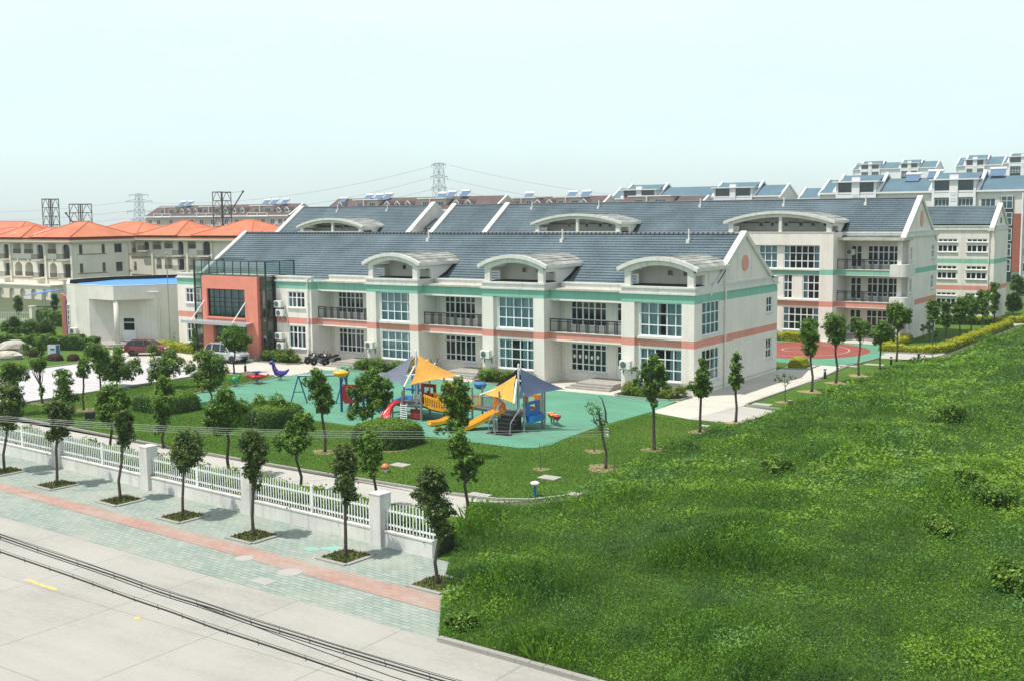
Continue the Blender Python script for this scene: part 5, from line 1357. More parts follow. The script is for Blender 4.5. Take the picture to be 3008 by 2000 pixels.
# ladder rings
b = MB()
for i in range(7):
    z = .12+i*.14; b.tube([(-46.55, 55.3, z), (-46.05, 55.3, z)], .03, 6)
b.tube([(-46.55, 55.3, 0), (-46.55, 55.35, 1.1)], .03, 6); b.tube([(-46.05, 55.3, 0), (-46.05, 55.35, 1.1)], .03, 6); b.build('ladder', M_APTW, pa)
# curved yellow bridge to the second tower
br = [(-45.0, 56.2), (-44.4, 56.3), (-43.8, 56.5), (-43.2, 56.8), (-42.6, 57.1), (-42.0, 57.4)]
for dy, nm in ((-.45, 'bridge_side'), (.55, 'bridge_side')):
    b = MB()
    for i in range(len(br)-1):
        z0, z1 = .95-.3*math.sin(math.pi*i/5), .95-.3*math.sin(math.pi*(i+1)/5)
        (xa, ya), (xb, yb) = br[i], br[i+1]
        for lo, hi in ((0, .14), (.62, .78)):
            b.face([(xa, ya+dy, z0+lo), (xb, yb+dy, z1+lo), (xb, yb+dy, z1+hi), (xa, ya+dy, z0+hi)]); b.face([(xa, ya+dy+.05, z0+lo), (xa, ya+dy+.05, z0+hi), (xb, yb+dy+.05, z1+hi), (xb, yb+dy+.05, z1+lo)])
            b.face([(xa, ya+dy, z0+hi), (xb, yb+dy, z1+hi), (xb, yb+dy+.05, z1+hi), (xa, ya+dy+.05, z0+hi)])
        for k in range(4):
            t = (k+.5)/4; x, y, z = lerp(xa, xb, t), lerp(ya, yb, t)+dy, lerp(z0, z1, t); b.box(x-.035, x+.035, y, y+.05, z+.1, z+.7)
    b.build(nm, P_YEL, pa)
b = MB()
for i in range(len(br)-1):
    z0, z1 = .95-.3*math.sin(math.pi*i/5), .95-.3*math.sin(math.pi*(i+1)/5); (xa, ya), (xb, yb) = br[i], br[i+1]
    b.face([(xa, ya-.45, z0), (xb, yb-.45, z1), (xb, yb+.55, z1), (xa, ya+.55, z0)]); b.face([(xa, ya-.45, z0-.08), (xa, ya+.55, z0-.08), (xb, yb+.55, z1-.08), (xb, yb-.45, z1-.08)])
b.build('bridge_floor', M_DECK, pa)
b = MB(); F = FR(-44.85, 57.9, *SOUTH); b.prism([(0, 1.3), (.9, 1.3), (.9, 1.75), (.55, 2.05), (.3, 2.3), (0, 2.2)], lambda p, t: (-44.85+p[0], t, p[1]), 57.85, 57.95); b.build('yellow_panel', P_YEL, pa)
# sails on the mast
mast = (-46.05, 56.35)
b = MB(); b.lathe([(.07, 0), (.07, 4.35), (.02, 4.42)], (*mast, .03), 10); b.build('mast', M_APTW, pa)
sail(pa, (-46.2, 56.3, 4.1), (-48.95, 55.9, 2.5), (-46.1, 55.2, 2.25), M_SAIL_G)
sail(pa, (-46.1, 56.5, 4.15), (-48.7, 57.8, 2.75), (-46.4, 57.6, 2.5), M_SAIL_Y)
sail(pa, (-45.9, 56.4, 4.1), (-45.8, 55.4, 2.3), (-43.2, 57.2, 2.85), M_SAIL_Y)
b = MB(); b.tube([(-46.15, 56.2, 3.4), (-48.98, 55.9, 2.48)], .045, 6); b.tube([(-46.05, 56.2, 3.4), (-46.1, 55.15, 2.2)], .06, 6); b.tube([(-45.9, 56.4, 3.3), (-42.95, 57.25, 2.8)], .045, 6); b.tube([(-46.1, 56.5, 3.4), (-48.75, 57.85, 2.75)], .045, 6); b.build('sail_boom', M_APTW, pa)

# ---- play tower with yellow double slide (right)
pb = thing('play_tower', 'play tower under yellow and navy sails, with double yellow slide, walkway and black steps', 'play structure', (-38.5, 56.5, .03))
dk = MB(); dk.prism([(-39.2, 55.9), (-37.4, 55.9), (-37.4, 57.9), (-39.2, 57.9)], lambda p, t: (p[0], p[1], t), .92, 1.0)
dk.prism([(-42.0, 56.9), (-39.2, 56.5), (-39.2, 57.6), (-42.0, 58.0)], lambda p, t: (p[0], p[1], t), .84, .96); dk.build('deck', M_DECK, pb)
posts(pb, [(-39.2, 55.9, 2.3), (-37.4, 55.9, 2.3), (-37.4, 57.9, 2.6), (-39.2, 57.9, 2.3), (-42.0, 56.9, 2.2), (-42.0, 58.0, 2.3), (-40.6, 56.7, .9), (-40.6, 57.8, 2.0), (-36.9, 57.4, 2.5)], 2)
barrier(pb, (-41.95, 56.9), (-39.8, 56.58), .96, 1.78); barrier(pb, (-41.95, 58.0), (-39.25, 57.65), .96, 1.78)
chute(pb, scurve((-39.35, 56.45), (-41.3, 54.0), 1.0, .14), 1.05, P_YEL, 2, name='double_slide', wall=.17)
chute(pb, scurve((-42.0, 57.2), (-43.55, 54.45), .96, .14), .62, P_YEL, name='single_slide', wall=.17)
b = MB(); b.prism([(0, .92), (.12, .92), (.12, 1.35), (.45, 1.35), (.75, 1.15), (.75, .92), (.9, .92), (.9, 1.5), (.6, 1.72), (.25, 1.95), (0, 1.95)], lambda p, t: (-39.75+p[0]*.7, 56.1+p[0]*.35+t, p[1]), -.04, .04); b.build('slide_hood', P_ORG, pb)
b = MB(); F = FR(-38.75, 57.85, *SOUTH)
for a0, a1, z0, z1 in ((0, .35, 1.0, 2.0), (.85, 1.25, 1.0, 2.0), (.35, .85, 1.0, 1.25), (.35, .85, 1.85, 2.0)): b.obox(*F, a0, a1, -.05, .05, z0, z1)
b.build('orange_panel', P_ORG, pb)
b = MB(); F = FR(-37.4, 56.1, (0, 1), (1, 0))
for a0, a1, z0, z1 in ((0, .35, .75, 1.8), (1.05, 1.45, .75, 1.8), (.35, 1.05, .75, 1.25), (.35, 1.05, 1.6, 1.8)): b.obox(*F, a0, a1, -.02, .07, z0, z1)
b.obox(*F, .0, 1.45, .0, .5, .6, .95); b.build('blue_panel', P_BLUE, pb)
b = MB()
for i in range(5): z = .19*i; b.box(-38.95, -37.6, 54.55+.28*i, 55.9, z, z+.19)
b.box(-39.1, -37.4, 54.3, 54.6, 0, .06); b.build('steps', M_BLACKROOF, pb)
b = MB()
for x in (-39.05, -37.5): b.tube([(x, 54.5, 0), (x, 54.6, .75), (x, 55.9, 1.7)], .035, 6)
b.tube([(-38.5, 54.25, .3), (-38.5, 54.25, .9), (-38.4, 54.25, 1.02), (-38.25, 54.25, .95), (-38.22, 54.25, .3), (-38.5, 54.25, .3)], .04, 6); b.tube([(-38.36, 54.2, 0), (-38.36, 54.2, 1.05)], .05, 6); b.build('hand_rail', M_POST, pb)
sp = MB(); sp.lathe([(.06, 0), (.06, 3.95), (.02, 4.0)], (-38.25, 56.6, .03), 10); sp.build('mast', M_APTW, pb)
sail(pb, (-38.35, 56.5, 3.35), (-41.0, 56.6, 1.95), (-37.75, 55.3, 1.85), M_SAIL_Y)
sail(pb, (-38.2, 56.7, 3.75), (-37.6, 55.6, 2.05), (-35.5, 57.4, 2.6), M_SAIL_B)
sail(pb, (-38.45, 56.8, 3.7), (-38.6, 58.3, 2.4), (-40.7, 57.6, 2.35), M_SAIL_B)
b = MB(); b.tube([(-38.3, 56.4, 2.9), (-41.15, 56.55, 1.9)], .045, 6); b.tube([(-38.25, 56.4, 3.1), (-37.7, 55.25, 1.82)], .06, 6); b.tube([(-38.2, 56.6, 3.0), (-35.45, 57.45, 2.58)], .045, 6); b.build('sail_boom', M_APTW, pb)
b = MB(); b.lathe([(.02, 1.9), (.28, 2.0), (.4, 2.15), (.42, 2.3), (.3, 2.38), (.02, 2.42)], (-42.3, 58.2, 0), 12); b.build('blue_cap', P_BLUE, pb)
for k, (x, y) in enumerate(((-38.2+1.1, 59.1), (-37.65+.7, 58.9), (-37.05+.4, 58.7), (-36.4+.15, 58.45))):
    t = thing('stepping_pod', ['yellow stepping pod closest to the blue panel', 'red stepping pod second from the blue panel', 'yellow stepping pod between two red pods', 'red stepping pod at the free end of the row'][k], 'stepping pod', (x-.4, y, .03), group='stepping pods beside the right play tower')
    b = MB(); b.tube([(0, 0, 0), (0, 0, .45)], .05, 8); b.build('stem', M_POST, t, world=False)
    b = MB(); b.lathe([(.06, .38), (.16, .45), (.25, .62), (.26, .68), (.02, .7)], (0, 0, 0), 14); b.build('cup', (P_YEL, P_RED)[k % 2], t, world=False, smooth=True)

# ---- swing frame
sw = thing('swing_frame', 'blue A-frame toddler swing set on the green rubber', 'swing', (-56.6, 56.3, .03))
b = MB(); b.tube([(-56.6, 56.3, 2.02), (-53.8, 57.9, 2.05)], .075, 8); b.build('top_beam', P_TEAL, sw)
for x, y, dx, dy in ((-56.6, 56.3, .52, -.3), (-53.8, 57.9, .52, -.3)):
    b = MB(); b.tube([(x, y, 2.02), (x-dx*1.1, y+dy*.9, 0)], .05, 8); b.tube([(x, y, 2.02), (x+.25, y+.55, 0)], .05, 8); b.tube([(x-dx*.6, y+dy*.5, .85), (x+.15, y+.32, .85)], .03, 6); b.build('leg', P_TEAL, sw)
for q in (.27, .62):
    x, y = lerp(-56.6, -53.8, q), lerp(56.3, 57.9, q)
    b = MB(); b.lathe([(.05, .35), (.2, .4), (.24, .55), (.22, .56), (.18, .44), (.02, .42)], (x, y, .1), 12); o = b.build('swing_seat', P_BLUE, sw)
    b = MB()
    for s in (-.2, .2): b.tube([(x+s*.87, y+s*.5, .62), (x+s*.6, y+s*.35, 2.0)], .012, 4)
    b.build('chain', M_STEEL, o)
# ---- activity wall with palm and mushroom
aw_ = thing('activity_panel', 'navy and red play panel with a green palm and a yellow mushroom cap', 'play structure', (-52.5, 57, .03))
posts(aw_, [(-51.75, 55.4, 2.35), (-54.6, 59.0, 1.8), (-50.6, 56.3, 2.1)], 2, .085, P_NAVY)
b = MB(); b.lathe([(.06, 2.3), (.32, 2.42), (.55, 2.62), (.5, 2.72), (.2, 2.8), (.01, 2.82)], (-51.75, 55.4, .03), 18); b.build('mushroom_cap', P_YEL, aw_, smooth=True)
b = MB(); b.lathe([(.16, 1.75), (.24, 1.95), (.26, 2.15), (.1, 2.25), (.02, 2.26)], (-54.6, 59.0, .03), 12)
for k in range(7):
    a = k*2*math.pi/7; pr = [(0, 2.2), (.3, 2.42), (.62, 2.4), (.85, 2.18)]
    for (r0_, z0), (r1_, z1) in zip(pr, pr[1:]):
        w0, w1 = .12*(1-r0_*.6), .12*(1-r1_*.9); ca, sa = math.cos(a), math.sin(a)
        for off in (0, -.02): b.face([(-54.6+ca*r0_-sa*w0, 59+sa*r0_+ca*w0, z0+off), (-54.6+ca*r1_-sa*w1, 59+sa*r1_+ca*w1, z1+off), (-54.6+ca*r1_+sa*w1, 59+sa*r1_-ca*w1, z1+off), (-54.6+ca*r0_+sa*w0, 59+sa*r0_-ca*w0, z0+off)])
b.build('palm_top', P_GRN, aw_)
b = MB(); b.tube([(-51.75, 55.4, 2.1), (-52.6, 56.4, 2.02), (-53.5, 57.6, 2.0), (-54.6, 59.0, 1.75)], .05, 6); b.tube([(-51.75, 55.4, 1.1), (-54.6, 59.0, .9)], .05, 6); b.build('cross_bar', P_NAVY, aw_)
b = MB(); b.prism([(0, .8), (1, .8), (1, 1.35), (.8, 1.6), (.65, 1.4), (.45, 1.65), (.25, 1.4), (0, 1.5)], lambda p, t: (-51.85-p[0]*1.4, 55.55+p[0]*1.75, p[1]), 0, 1) if False else None
for k in range(12):
    q = k/12; b.tube([(lerp(-51.85, -53.6, q), lerp(55.55, 57.7, q), .7), (lerp(-51.85, -53.6, q), lerp(55.55, 57.7, q), 1.45+.15*math.sin(k*1.6))], .06, 6)
b.build('fence_panel', P_BLUE, aw_)
b = MB(); dirv = Vector((-50.6+51.75, 56.3-55.4, 0)); uu = dirv.normalized(); L_ = dirv.length
F = ((-51.75, 55.4, 0), (uu.x, uu.y), (uu.y, -uu.x))
N_ = 24; cx_, cz_, rr_ = L_*.56, 1.25, .42
ring = [(cx_+rr_*math.cos(2*math.pi*i/N_), cz_+rr_*math.sin(2*math.pi*i/N_)) for i in range(N_)]
def sqp(i): 
    c, s = math.cos(2*math.pi*i/N_), math.sin(2*math.pi*i/N_); k = min(1/max(abs(c), 1e-6)*(L_-.1-cx_ if c > 0 else cx_-.08), 1/max(abs(s), 1e-6)*.62); return (cx_+c*k, cz_+s*k)
for i in range(N_):
    j = (i+1) % N_; p, q, r_, t = ring[i], ring[j], sqp(j), sqp(i)
    for dd in (-.04, .04): b.face([fpt(F, v_[0], dd, v_[1]) for v_ in (p, q, r_, t)])
    b.face([fpt(F, p[0], -.04, p[1]), fpt(F, q[0], -.04, q[1]), fpt(F, q[0], .04, q[1]), fpt(F, p[0], .04, p[1])]); b.face([fpt(F, t[0], -.04, t[1]), fpt(F, r_[0], -.04, r_[1]), fpt(F, r_[0], .04, r_[1]), fpt(F, t[0], .04, t[1])])
b.build('red_panel', P_RED, aw_)
# ---- small play things
t = thing('play_stool', 'green and purple toadstool seat in front of the red play panel', 'play stool', (-52.3, 56.9, .03))
b = MB(); b.lathe([(.16, 0), (.1, .3), (.12, .8)], (0, 0, 0), 12); b.lathe([(.3, .42), (.36, .5), (.3, .58)], (0, 0, 0), 14); b.build('stem', P_PUR, t, world=False)
b = MB(); b.lathe([(.38, .8), (.36, .95), (.2, 1.05), (.02, 1.08)], (0, 0, 0), 16); b.build('seat', P_GRN, t, world=False, smooth=True)
def rider(label, loc, rz, kind, m, m2):
    t = thing('spring_rider', label, 'spring rider', loc, rz, 'spring riders along the rubber edge')
    b = MB(); pts = [(.13*math.cos(i*.7), .13*math.sin(i*.7), .02+i*.0085) for i in range(44)]; b.tube(pts, .022, 5); b.lathe([(.2, 0), (.2, .02), (.02, .021)], (0, 0, 0), 12); b.build('spring', M_STEEL, t, world=False)
    b = MB()
    if kind == 'dino':
        b.tube([(-.75, 0, .85), (-.45, 0, .6), (-.1, 0, .5), (.25, 0, .6), (.42, 0, .95), (.5, 0, 1.3), (.62, 0, 1.45), (.82, 0, 1.42)], [.05, .16, .27, .25, .17, .14, .2, .11], 12); b.build('body', m, t, world=False, smooth=True)
        b = MB(); b.tube([(.38, -.25, 1.0), (.38, .25, 1.0)], .03, 6); b.tube([(.1, -.35, .42), (.1, .35, .42)], .035, 6); b.build('handle', m2, t, world=False)
    elif kind == 'saucer':
        b.lathe([(.1, .36), (.45, .42), (.55, .55), (.4, .68), (.12, .72), (.02, .73)], (0, 0, 0), 18)
        for k in range(4):
            a = k*math.pi/2+.4; b.tube([(.45*math.cos(a), .45*math.sin(a), .55), (.75*math.cos(a), .75*math.sin(a), .6), (.95*math.cos(a), .95*math.sin(a), .75)], [.1, .09, .05], 8)
        b.build('body', m, t, world=False, smooth=True)
        b = MB(); b.lathe([(.1, .7), (.12, .85), (.36, .88), (.36, .95), (.02, .97)], (0, 0, 0), 16); b.build('turn_wheel', m2, t, world=False)
    else:
        b.ball((0, 0, .52), .3, 0, 14, 1.1, .7, 1.0); b.ball((.28, 0, .8), .17, 0, 10, 1, .9, 1); b.tube([(-.3, 0, .5), (-.5, 0, .75)], [.1, .03], 8); b.build('body', m, t, world=False, smooth=True)
        b = MB(); b.tube([(.2, -.25, .78), (.2, .25, .78)], .03, 6); b.tube([(.05, -.3, .35), (.05, .3, .35)], .035, 6); b.build('handle', m2, t, world=False)
rider('purple dinosaur spring rider with a raised neck', (-66.3, 63.9, .03), R(226), 'dino', P_PUR, P_YEL)
rider('red saucer shaped rider with four arms', (-66.5, 61.6, .03), 0.3, 'saucer', P_RED, P_NAVY)
rider('dark green spring rider on the kerb next to the red saucer', (-66.6, 59.5, .03), 1.0, 'a', P_TEAL if False else P_GRN, P_YEL)
rider('bright green spring rider half hidden by tree leaves', (-67.3, 58.4, .03), -2.0, 'a', plastic('bright_green_plastic', '2fae5a'), P_YEL)
rider('yellow and orange spring rider above the dark clipped shrub', (-66.6, 56.2, .03), .5, 'a', P_YEL, P_ORG)

# ---------------------------------------------------------------- cars
M_TYRE = paint('black_tyre', '161616', .85, .2); M_RIM = paint('alloy_rim', 'b0b4b8', .3, .1, Metallic=.8); M_CARGLASS = dark_pane('car_glass', '15191c', .05)
M_LAMPW = paint('clear_lamp', 'd8dcdc', .15, .05); M_LAMPR = paint('red_lamp', 'b42a22', .2, .1); M_BLACKTRIM = paint('black_trim', '1e1f20', .5, .2)
def carpaint(n, c):
    m = paint(n, c, .3, .05); m.node_tree.nodes['Principled BSDF'].inputs['Coat Weight'].default_value = .7; return m
def car(label, loc, rz, m, L=4.3, Wd=1.75, suv=True):
    """+x is forward; body lofted from cross sections"""
    t = thing('parked_car', label, 'car', loc, rz)
    if suv: st = [(-L/2, .55, 1.02, .80), (-L/2+.08, .42, 1.08, .95), (-L*.36, .34, 1.10, 1.0), (-L*.1, .32, 1.08, 1.0), (L*.16, .32, 1.06, 1.0), (L*.24, .33, 1.05, .99), (L*.40, .36, .98, .95), (L/2-.06, .42, .86, .86), (L/2, .5, .72, .72)]
    else: st = [(-L/2, .5, .95, .80), (-L/2+.1, .38, 1.02, .95), (-L*.34, .30, 1.02, 1.0), (-L*.1, .28, 1.0, 1.0), (L*.16, .28, .97, 1.0), (L*.26, .30, .95, .98), (L*.40, .34, .84, .93), (L/2-.06, .4, .72, .84), (L/2, .46, .62, .7)]
    b = MB(); i0 = 0; k = 8
    for x, zb, zt, ws in st:
        h = Wd/2*ws; b.v += [(x, -h*.9, zb), (x, -h, zb+.12), (x, -h, lerp(zb, zt, .75)), (x, -h*.9, zt), (x, h*.9, zt), (x, h, lerp(zb, zt, .75)), (x, h, zb+.12), (x, h*.9, zb)]
    for j in range(len(st)-1):
        for q in range(k): r_ = (q+1) % k; b.f.append((j*k+q, j*k+r_, (j+1)*k+r_, (j+1)*k+q)); b.m.append(0); b.a.append(.5)
    b.f.append(tuple(range(k))); b.m.append(0); b.a.append(.5); b.f.append(tuple((len(st)-1)*k+q for q in range(k))[::-1]); b.m.append(0); b.a.append(.5)
    body = b.build('body', m, t, world=False, bevel=.05)
    zt = 1.70 if suv else 1.52; zb = 1.04 if suv else .98
    cab = [(-L*.485, zb), (-L*.43, zt-.12), (-L*.36, zt), (L*.02, zt), (L*.09, zt-.1), (L*.23, zb-.02)] if suv else [(-L*.47, zb-.02), (-L*.40, zt-.15), (-L*.28, zt), (L*.02, zt-.02), (L*.10, zt-.15), (L*.29, zb-.05)]
    g = MB(); n = len(cab)
    wy = lambda z: Wd/2*(.94-.17*(z-zb)/(zt-zb))
    for s in (-1, 1): g.face([(x, s*wy(z), z) for x, z in cab][::s])
    for (x0, z0), (x1, z1) in zip(cab, cab[1:]): g.face([(x0, -wy(z0), z0), (x1, -wy(z1), z1), (x1, wy(z1), z1), (x0, wy(z0), z0)][::-1])
    g.build('window', M_CARGLASS, t, world=False)
    r_ = MB()
    for i in (1, 2, 3):
        if i >= n-2: continue
    ra = [p for p in cab if p[1] > zt-.2]
    for (x0, z0), (x1, z1) in zip(ra, ra[1:]): r_.prism([(-wy(z0)-.01, 0), (wy(z0)+.01, 0), (wy(z1)+.01, 1), (-wy(z1)-.01, 1)], lambda p, t_: (lerp(x0, x1, p[1]), p[0], lerp(z0, z1, p[1])+t_), 0.003, .045)
    for s in (-1, 1):
        for x0, x1 in ((cab[0], cab[1]), (cab[-1], cab[-2])): r_.tube([(x0[0], s*(wy(x0[1])+.005), x0[1]), (x1[0], s*(wy(x1[1])+.005), x1[1])], .05, 6)
        xm = -L*.03; r_.tube([(xm, s*(wy(zb)+.01), zb), (xm-.03, s*(wy(zt)+.01), zt)], .04, 6)
        xm = -L*.27; r_.tube([(xm, s*(wy(zb)+.01), zb), (xm+.02, s*(wy(zt)+.01), zt)], .06 if suv else .04, 6)
        if suv: r_.tube([(-L*.33, s*.62, zt+.09), (L*.0, s*.62, zt+.08)], .025, 6)
    r_.build('roof', m, t, world=False)
    for x in (-L*.31, L*.315):
        for s in (-1, 1):
            R_ = .36 if suv else .31
            wv = MB(); wv.lathe([(R_*.62, -.1), (R_*.96, -.1), (R_, -.06), (R_, .06), (R_*.96, .1), (R_*.62, .1)], (0, 0, 0), 22); wv.xform(Matrix.Translation((x, s*(Wd/2-.1), R_))@Matrix.Rotation(math.pi/2, 4, 'X')); wo = wv.build('wheel', M_TYRE, t, world=False)
            wr = MB(); wr.lathe([(.05, .075), (R_*.6, .085), (R_*.64, .105), (R_*.64, .02), (.05, .02)], (0, 0, 0), 20); wr.xform(Matrix.Translation((x, s*(Wd/2-.1), R_))@Matrix.Rotation(s*math.pi/2*-1, 4, 'X')); wr.build('rim', M_RIM, wo, world=False)
            ar = MB(); pts = [(x+(R_+.07)*math.cos(a), s*(Wd/2+.0), R_+(R_+.07)*math.sin(a)) for a in np.linspace(0, math.pi, 11)]; ar.tube(pts, .045, 6); ar.build('wheel_arch', m if not suv else M_BLACKTRIM if False else m, t, world=False)
            dk_ = MB(); c_ = [((R_+.05)*math.cos(a), (R_+.05)*math.sin(a)) for a in np.linspace(-.3, math.pi+.3, 15)]; dk_.prism(c_, lambda p, q: (x+p[0], q, R_+p[1]), s*(Wd/2-.28), s*(Wd/2+.008)); dk_.build('wheel_well', M_BLACKTRIM, t, world=False)
    for s in (-1, 1):
        h = MB(); h.ball((L/2-.1, s*Wd*.34, .78 if suv else .7), .15, 0, 10, .7, 1, .6); h.build('headlight', M_LAMPW, t, world=False)
        h = MB(); h.box(-L/2-.0, -L/2+.12, s*Wd*.39-.1, s*Wd*.39+.1, .85, 1.25 if suv else 1.05); h.build('tail_light', M_LAMPR, t, world=False)
        h = MB(); h.ball((L*.17, s*(Wd/2+.1), 1.12 if suv else 1.02), .11, 0, 8, .6, 1, .7); h.build('wing_mirror', m, t, world=False)
        h = MB(); h.box(-L*.26, L*.14, s*(Wd/2+.0)-.015, s*(Wd/2+.0)+.015, .5, .56); h.box(-L*.07, -L*.03, s*Wd/2-.02, s*Wd/2+.02, .86, .9); h.build('door_trim', M_BLACKTRIM if not suv else M_RIM, t, world=False)
    h = MB(); h.box(L/2-.03, L/2+.02, -.45, .45, .5, .62); h.box(L/2-.02, L/2+.03, -.26, .26, .38, .48); h.build('grille', M_BLACKTRIM, t, world=False)
    h = MB(); h.box(-L/2-.02, -L/2+.1, -Wd*.42, Wd*.42, .42, .62); h.build('rear_bumper', M_BLACKTRIM if suv else m, t, world=False)
    if suv:
        h = MB(); h.lathe([(.05, -.1), (.33, -.1), (.36, 0), (.33, .1), (.05, .1)], (0, 0, 0), 18); h.xform(Matrix.Translation((-L/2-.1, .1, .98))@Matrix.Rotation(math.pi/2, 4, 'Y')); h.build('spare_wheel', carpaint('silver_spare_cover', 'a4a8aa'), t, world=False)
    return t
car('silver four wheel drive car with spare wheel, parked before the coral entrance', (-78.6, 69.35, .03), R(8), carpaint('silver_car_paint', 'aeb3b6'), 4.0, 1.7, True)
car('dark red hatchback parked at the corner of the blue roofed hall', (-89.6, 69.2, .03), R(38), carpaint('dark_red_car_paint', '74211c'), 3.9, 1.68, False)

# ---------------------------------------------------------------- two-wheelers
def motorbike(label, loc, rz, m, scooter=False, m2=None):
    t = thing('scooter' if scooter else 'motorcycle', label, 'scooter' if scooter else 'motorcycle', loc, rz)
    for x in (-.6, .62):
        r_ = .23 if scooter else .3
        wv = MB(); wv.lathe([(r_*.65, -.05), (r_, -.05), (r_+.02, 0), (r_, .05), (r_*.65, .05)], (0, 0, 0), 18); wv.xform(Matrix.Translation((x, 0, r_+.02))@Matrix.Rotation(math.pi/2, 4, 'X')); wo = wv.build('wheel', M_TYRE, t, world=False)
        h = MB(); h.tube([(x, -.08, r_+.02), (x, .08, r_+.02)], .07, 8)
        for k in range(5): a = k*1.257; h.tube([(x, 0, r_+.02), (x+r_*.66*math.cos(a), 0, r_+.02+r_*.66*math.sin(a))], .018, 4)
        h.build('rim', M_RIM, wo, world=False)
    if scooter:
        b = MB(); b.tube([(-.75, 0, .62), (-.45, 0, .58), (-.2, 0, .45)], [.1, .2, .12], 10); b.box(-.25, .4, -.16, .16, .26, .33); b.build('body', m, t, world=False)
        b = MB(); b.tube([(.38, 0, .3), (.5, 0, .7), (.48, 0, .98)], [.16, .17, .1], 10); b.ball((.62, 0, .46), .16, 0, 10, 1.3, .6, .6); b.build('front_shield', m2 or m, t, world=False)
        b = MB(); b.box(-.72, -.1, -.13, .13, .74, .84); b.build('seat', M_BLACKTRIM, t, world=False, bevel=.03)
        b = MB(); b.ball((-.78, 0, .98), .2, 0, 12, 1, 1, .9); b.build('top_box', m, t, world=False, smooth=True)
    else:
        b = MB(); b.tube([(.05, 0, .82), (.2, 0, .86), (.42, 0, .78)], [.13, .18, .1], 10); b.build('tank', m, t, world=False, smooth=True)
        b = MB(); b.ball((0, 0, .45), .2, 0, 10, 1.3, .8, 1); b.tube([(-.6, .12, .32), (.0, .14, .3), (.3, .12, .45)], .045, 6); b.build('engine', M_STEEL, t, world=False)
        b = MB(); b.tube([(-.75, 0, .86), (-.4, 0, .8), (.05, 0, .76)], [.08, .13, .11], 8); b.build('seat', M_BLACKTRIM, t, world=False, smooth=True)
        b = MB(); b.tube([(-.6, 0, .34), (-.2, 0, .5), (.3, 0, .55), (.5, 0, .9)], .04, 6); b.tube([(-.6, .0, .34), (-.6, 0, .8)], .03, 6); b.build('frame', M_BLACKTRIM, t, world=False)
        b = MB(); b.ball((.66, 0, .62), .3, 0, 10, .9, .3, .25); b.tube([(-.85, 0, .62), (-.95, 0, .5)], .08, 6); b.build('mudguard', m, t, world=False)
    b = MB(); b.tube([(.62, .07, .3), (.48, .06, .95)], .03, 6); b.tube([(.62, -.07, .3), (.48, -.06, .95)], .03, 6); b.tube([(.36, -.36, 1.08), (.47, -.2, 1.0), (.48, 0, .99), (.47, .2, 1.0), (.36, .36, 1.08)], .022, 6)
    for s in (-1, 1): b.tube([(.45, s*.22, 1.0), (.5, s*.32, 1.22)], .012, 4); b.ball((.5, s*.33, 1.25), .07, 0, 8, .4, 1, .7)
    b.build('handlebar', M_BLACKTRIM, t, world=False)
    b = MB(); b.ball((.58, 0, .92), .1, 0, 10); b.build('headlight', M_LAMPW, t, world=False)
    b = MB(); b.tube([(-.1, .1, .35), (-.15, .3, .02)], .02, 5); b.build('side_stand', M_STEEL, t, world=False)
    return t
M_BKBLK = carpaint('black_bike_paint', '17181a'); M_BKBLU = carpaint('blue_black_bike_paint', '1e2638'); M_BKRED = carpaint('maroon_bike_paint', '4a1f1c')
motorbike('black motorcycle leftmost of the cluster by the recessed wall', (-70.9, 72.6, .03), R(230), M_BKBLK)
motorbike('blue black motorcycle in the middle of the cluster', (-69.9, 72.3, .03), R(242), M_BKBLU)
motorbike('maroon motorcycle rightmost of the cluster, nearest the steps', (-69.0, 72.7, .03), R(250), M_BKRED)
motorbike('yellow scooter with grey front shield beside the middle steps', (-57.9, 72.9, .03), R(335), carpaint('yellow_scooter_paint', 'd99a2a'), True, carpaint('grey_scooter_paint', '8d9596'))

# ---------------------------------------------------------------- boundary fence
BF = thing('boundary_fence', 'white picket fence with square pillars on a rain streaked low wall along the pavement', 'fence', (-42, 34.6, 0))
M_FWALL = paint('rain_streaked_white_wall', 'd2d1cb', .8, .14, .8, streak=.75)
M_PICKET = paint('white_picket_paint', 'e8ebea', .5, .06)
def fence_pt(x): return (x, yw(x)+.2)
PX_ = [-68.6, -60.6, -53.0, -44.95, -37.3, -29.25]
ua = Vector((1, -.0727)).normalized()
FW = ((0, 0, 0), (ua.x, ua.y), (ua.y, -ua.x))
def s_of(x): return (x)/ua.x
O0 = (0, yw(0)+.2, 0); FW = (O0, (ua.x, ua.y), (ua.y, -ua.x))
b = MB(); x0, x1 = s_of(-120), s_of(-26.35)
b.obox(*FW, x0, x1, -.14, .16, 0, .62); b.obox(*FW, x0, x1, -.17, .19, .62, .68); b.build('low_wall', M_FWALL, BF)
for x in [-84.5, -76.5]+PX_:
    p = MB(); s = s_of(x); p.obox(*FW, s-.30, s+.30, -.30, .32, 0, 2.08); p.obox(*FW, s-.315, s+.315, -.315, .335, 2.08, 2.13); p.build('pillar', M_FWALL, BF)
ed = [-84.5, -76.5]+PX_+[-26.3]
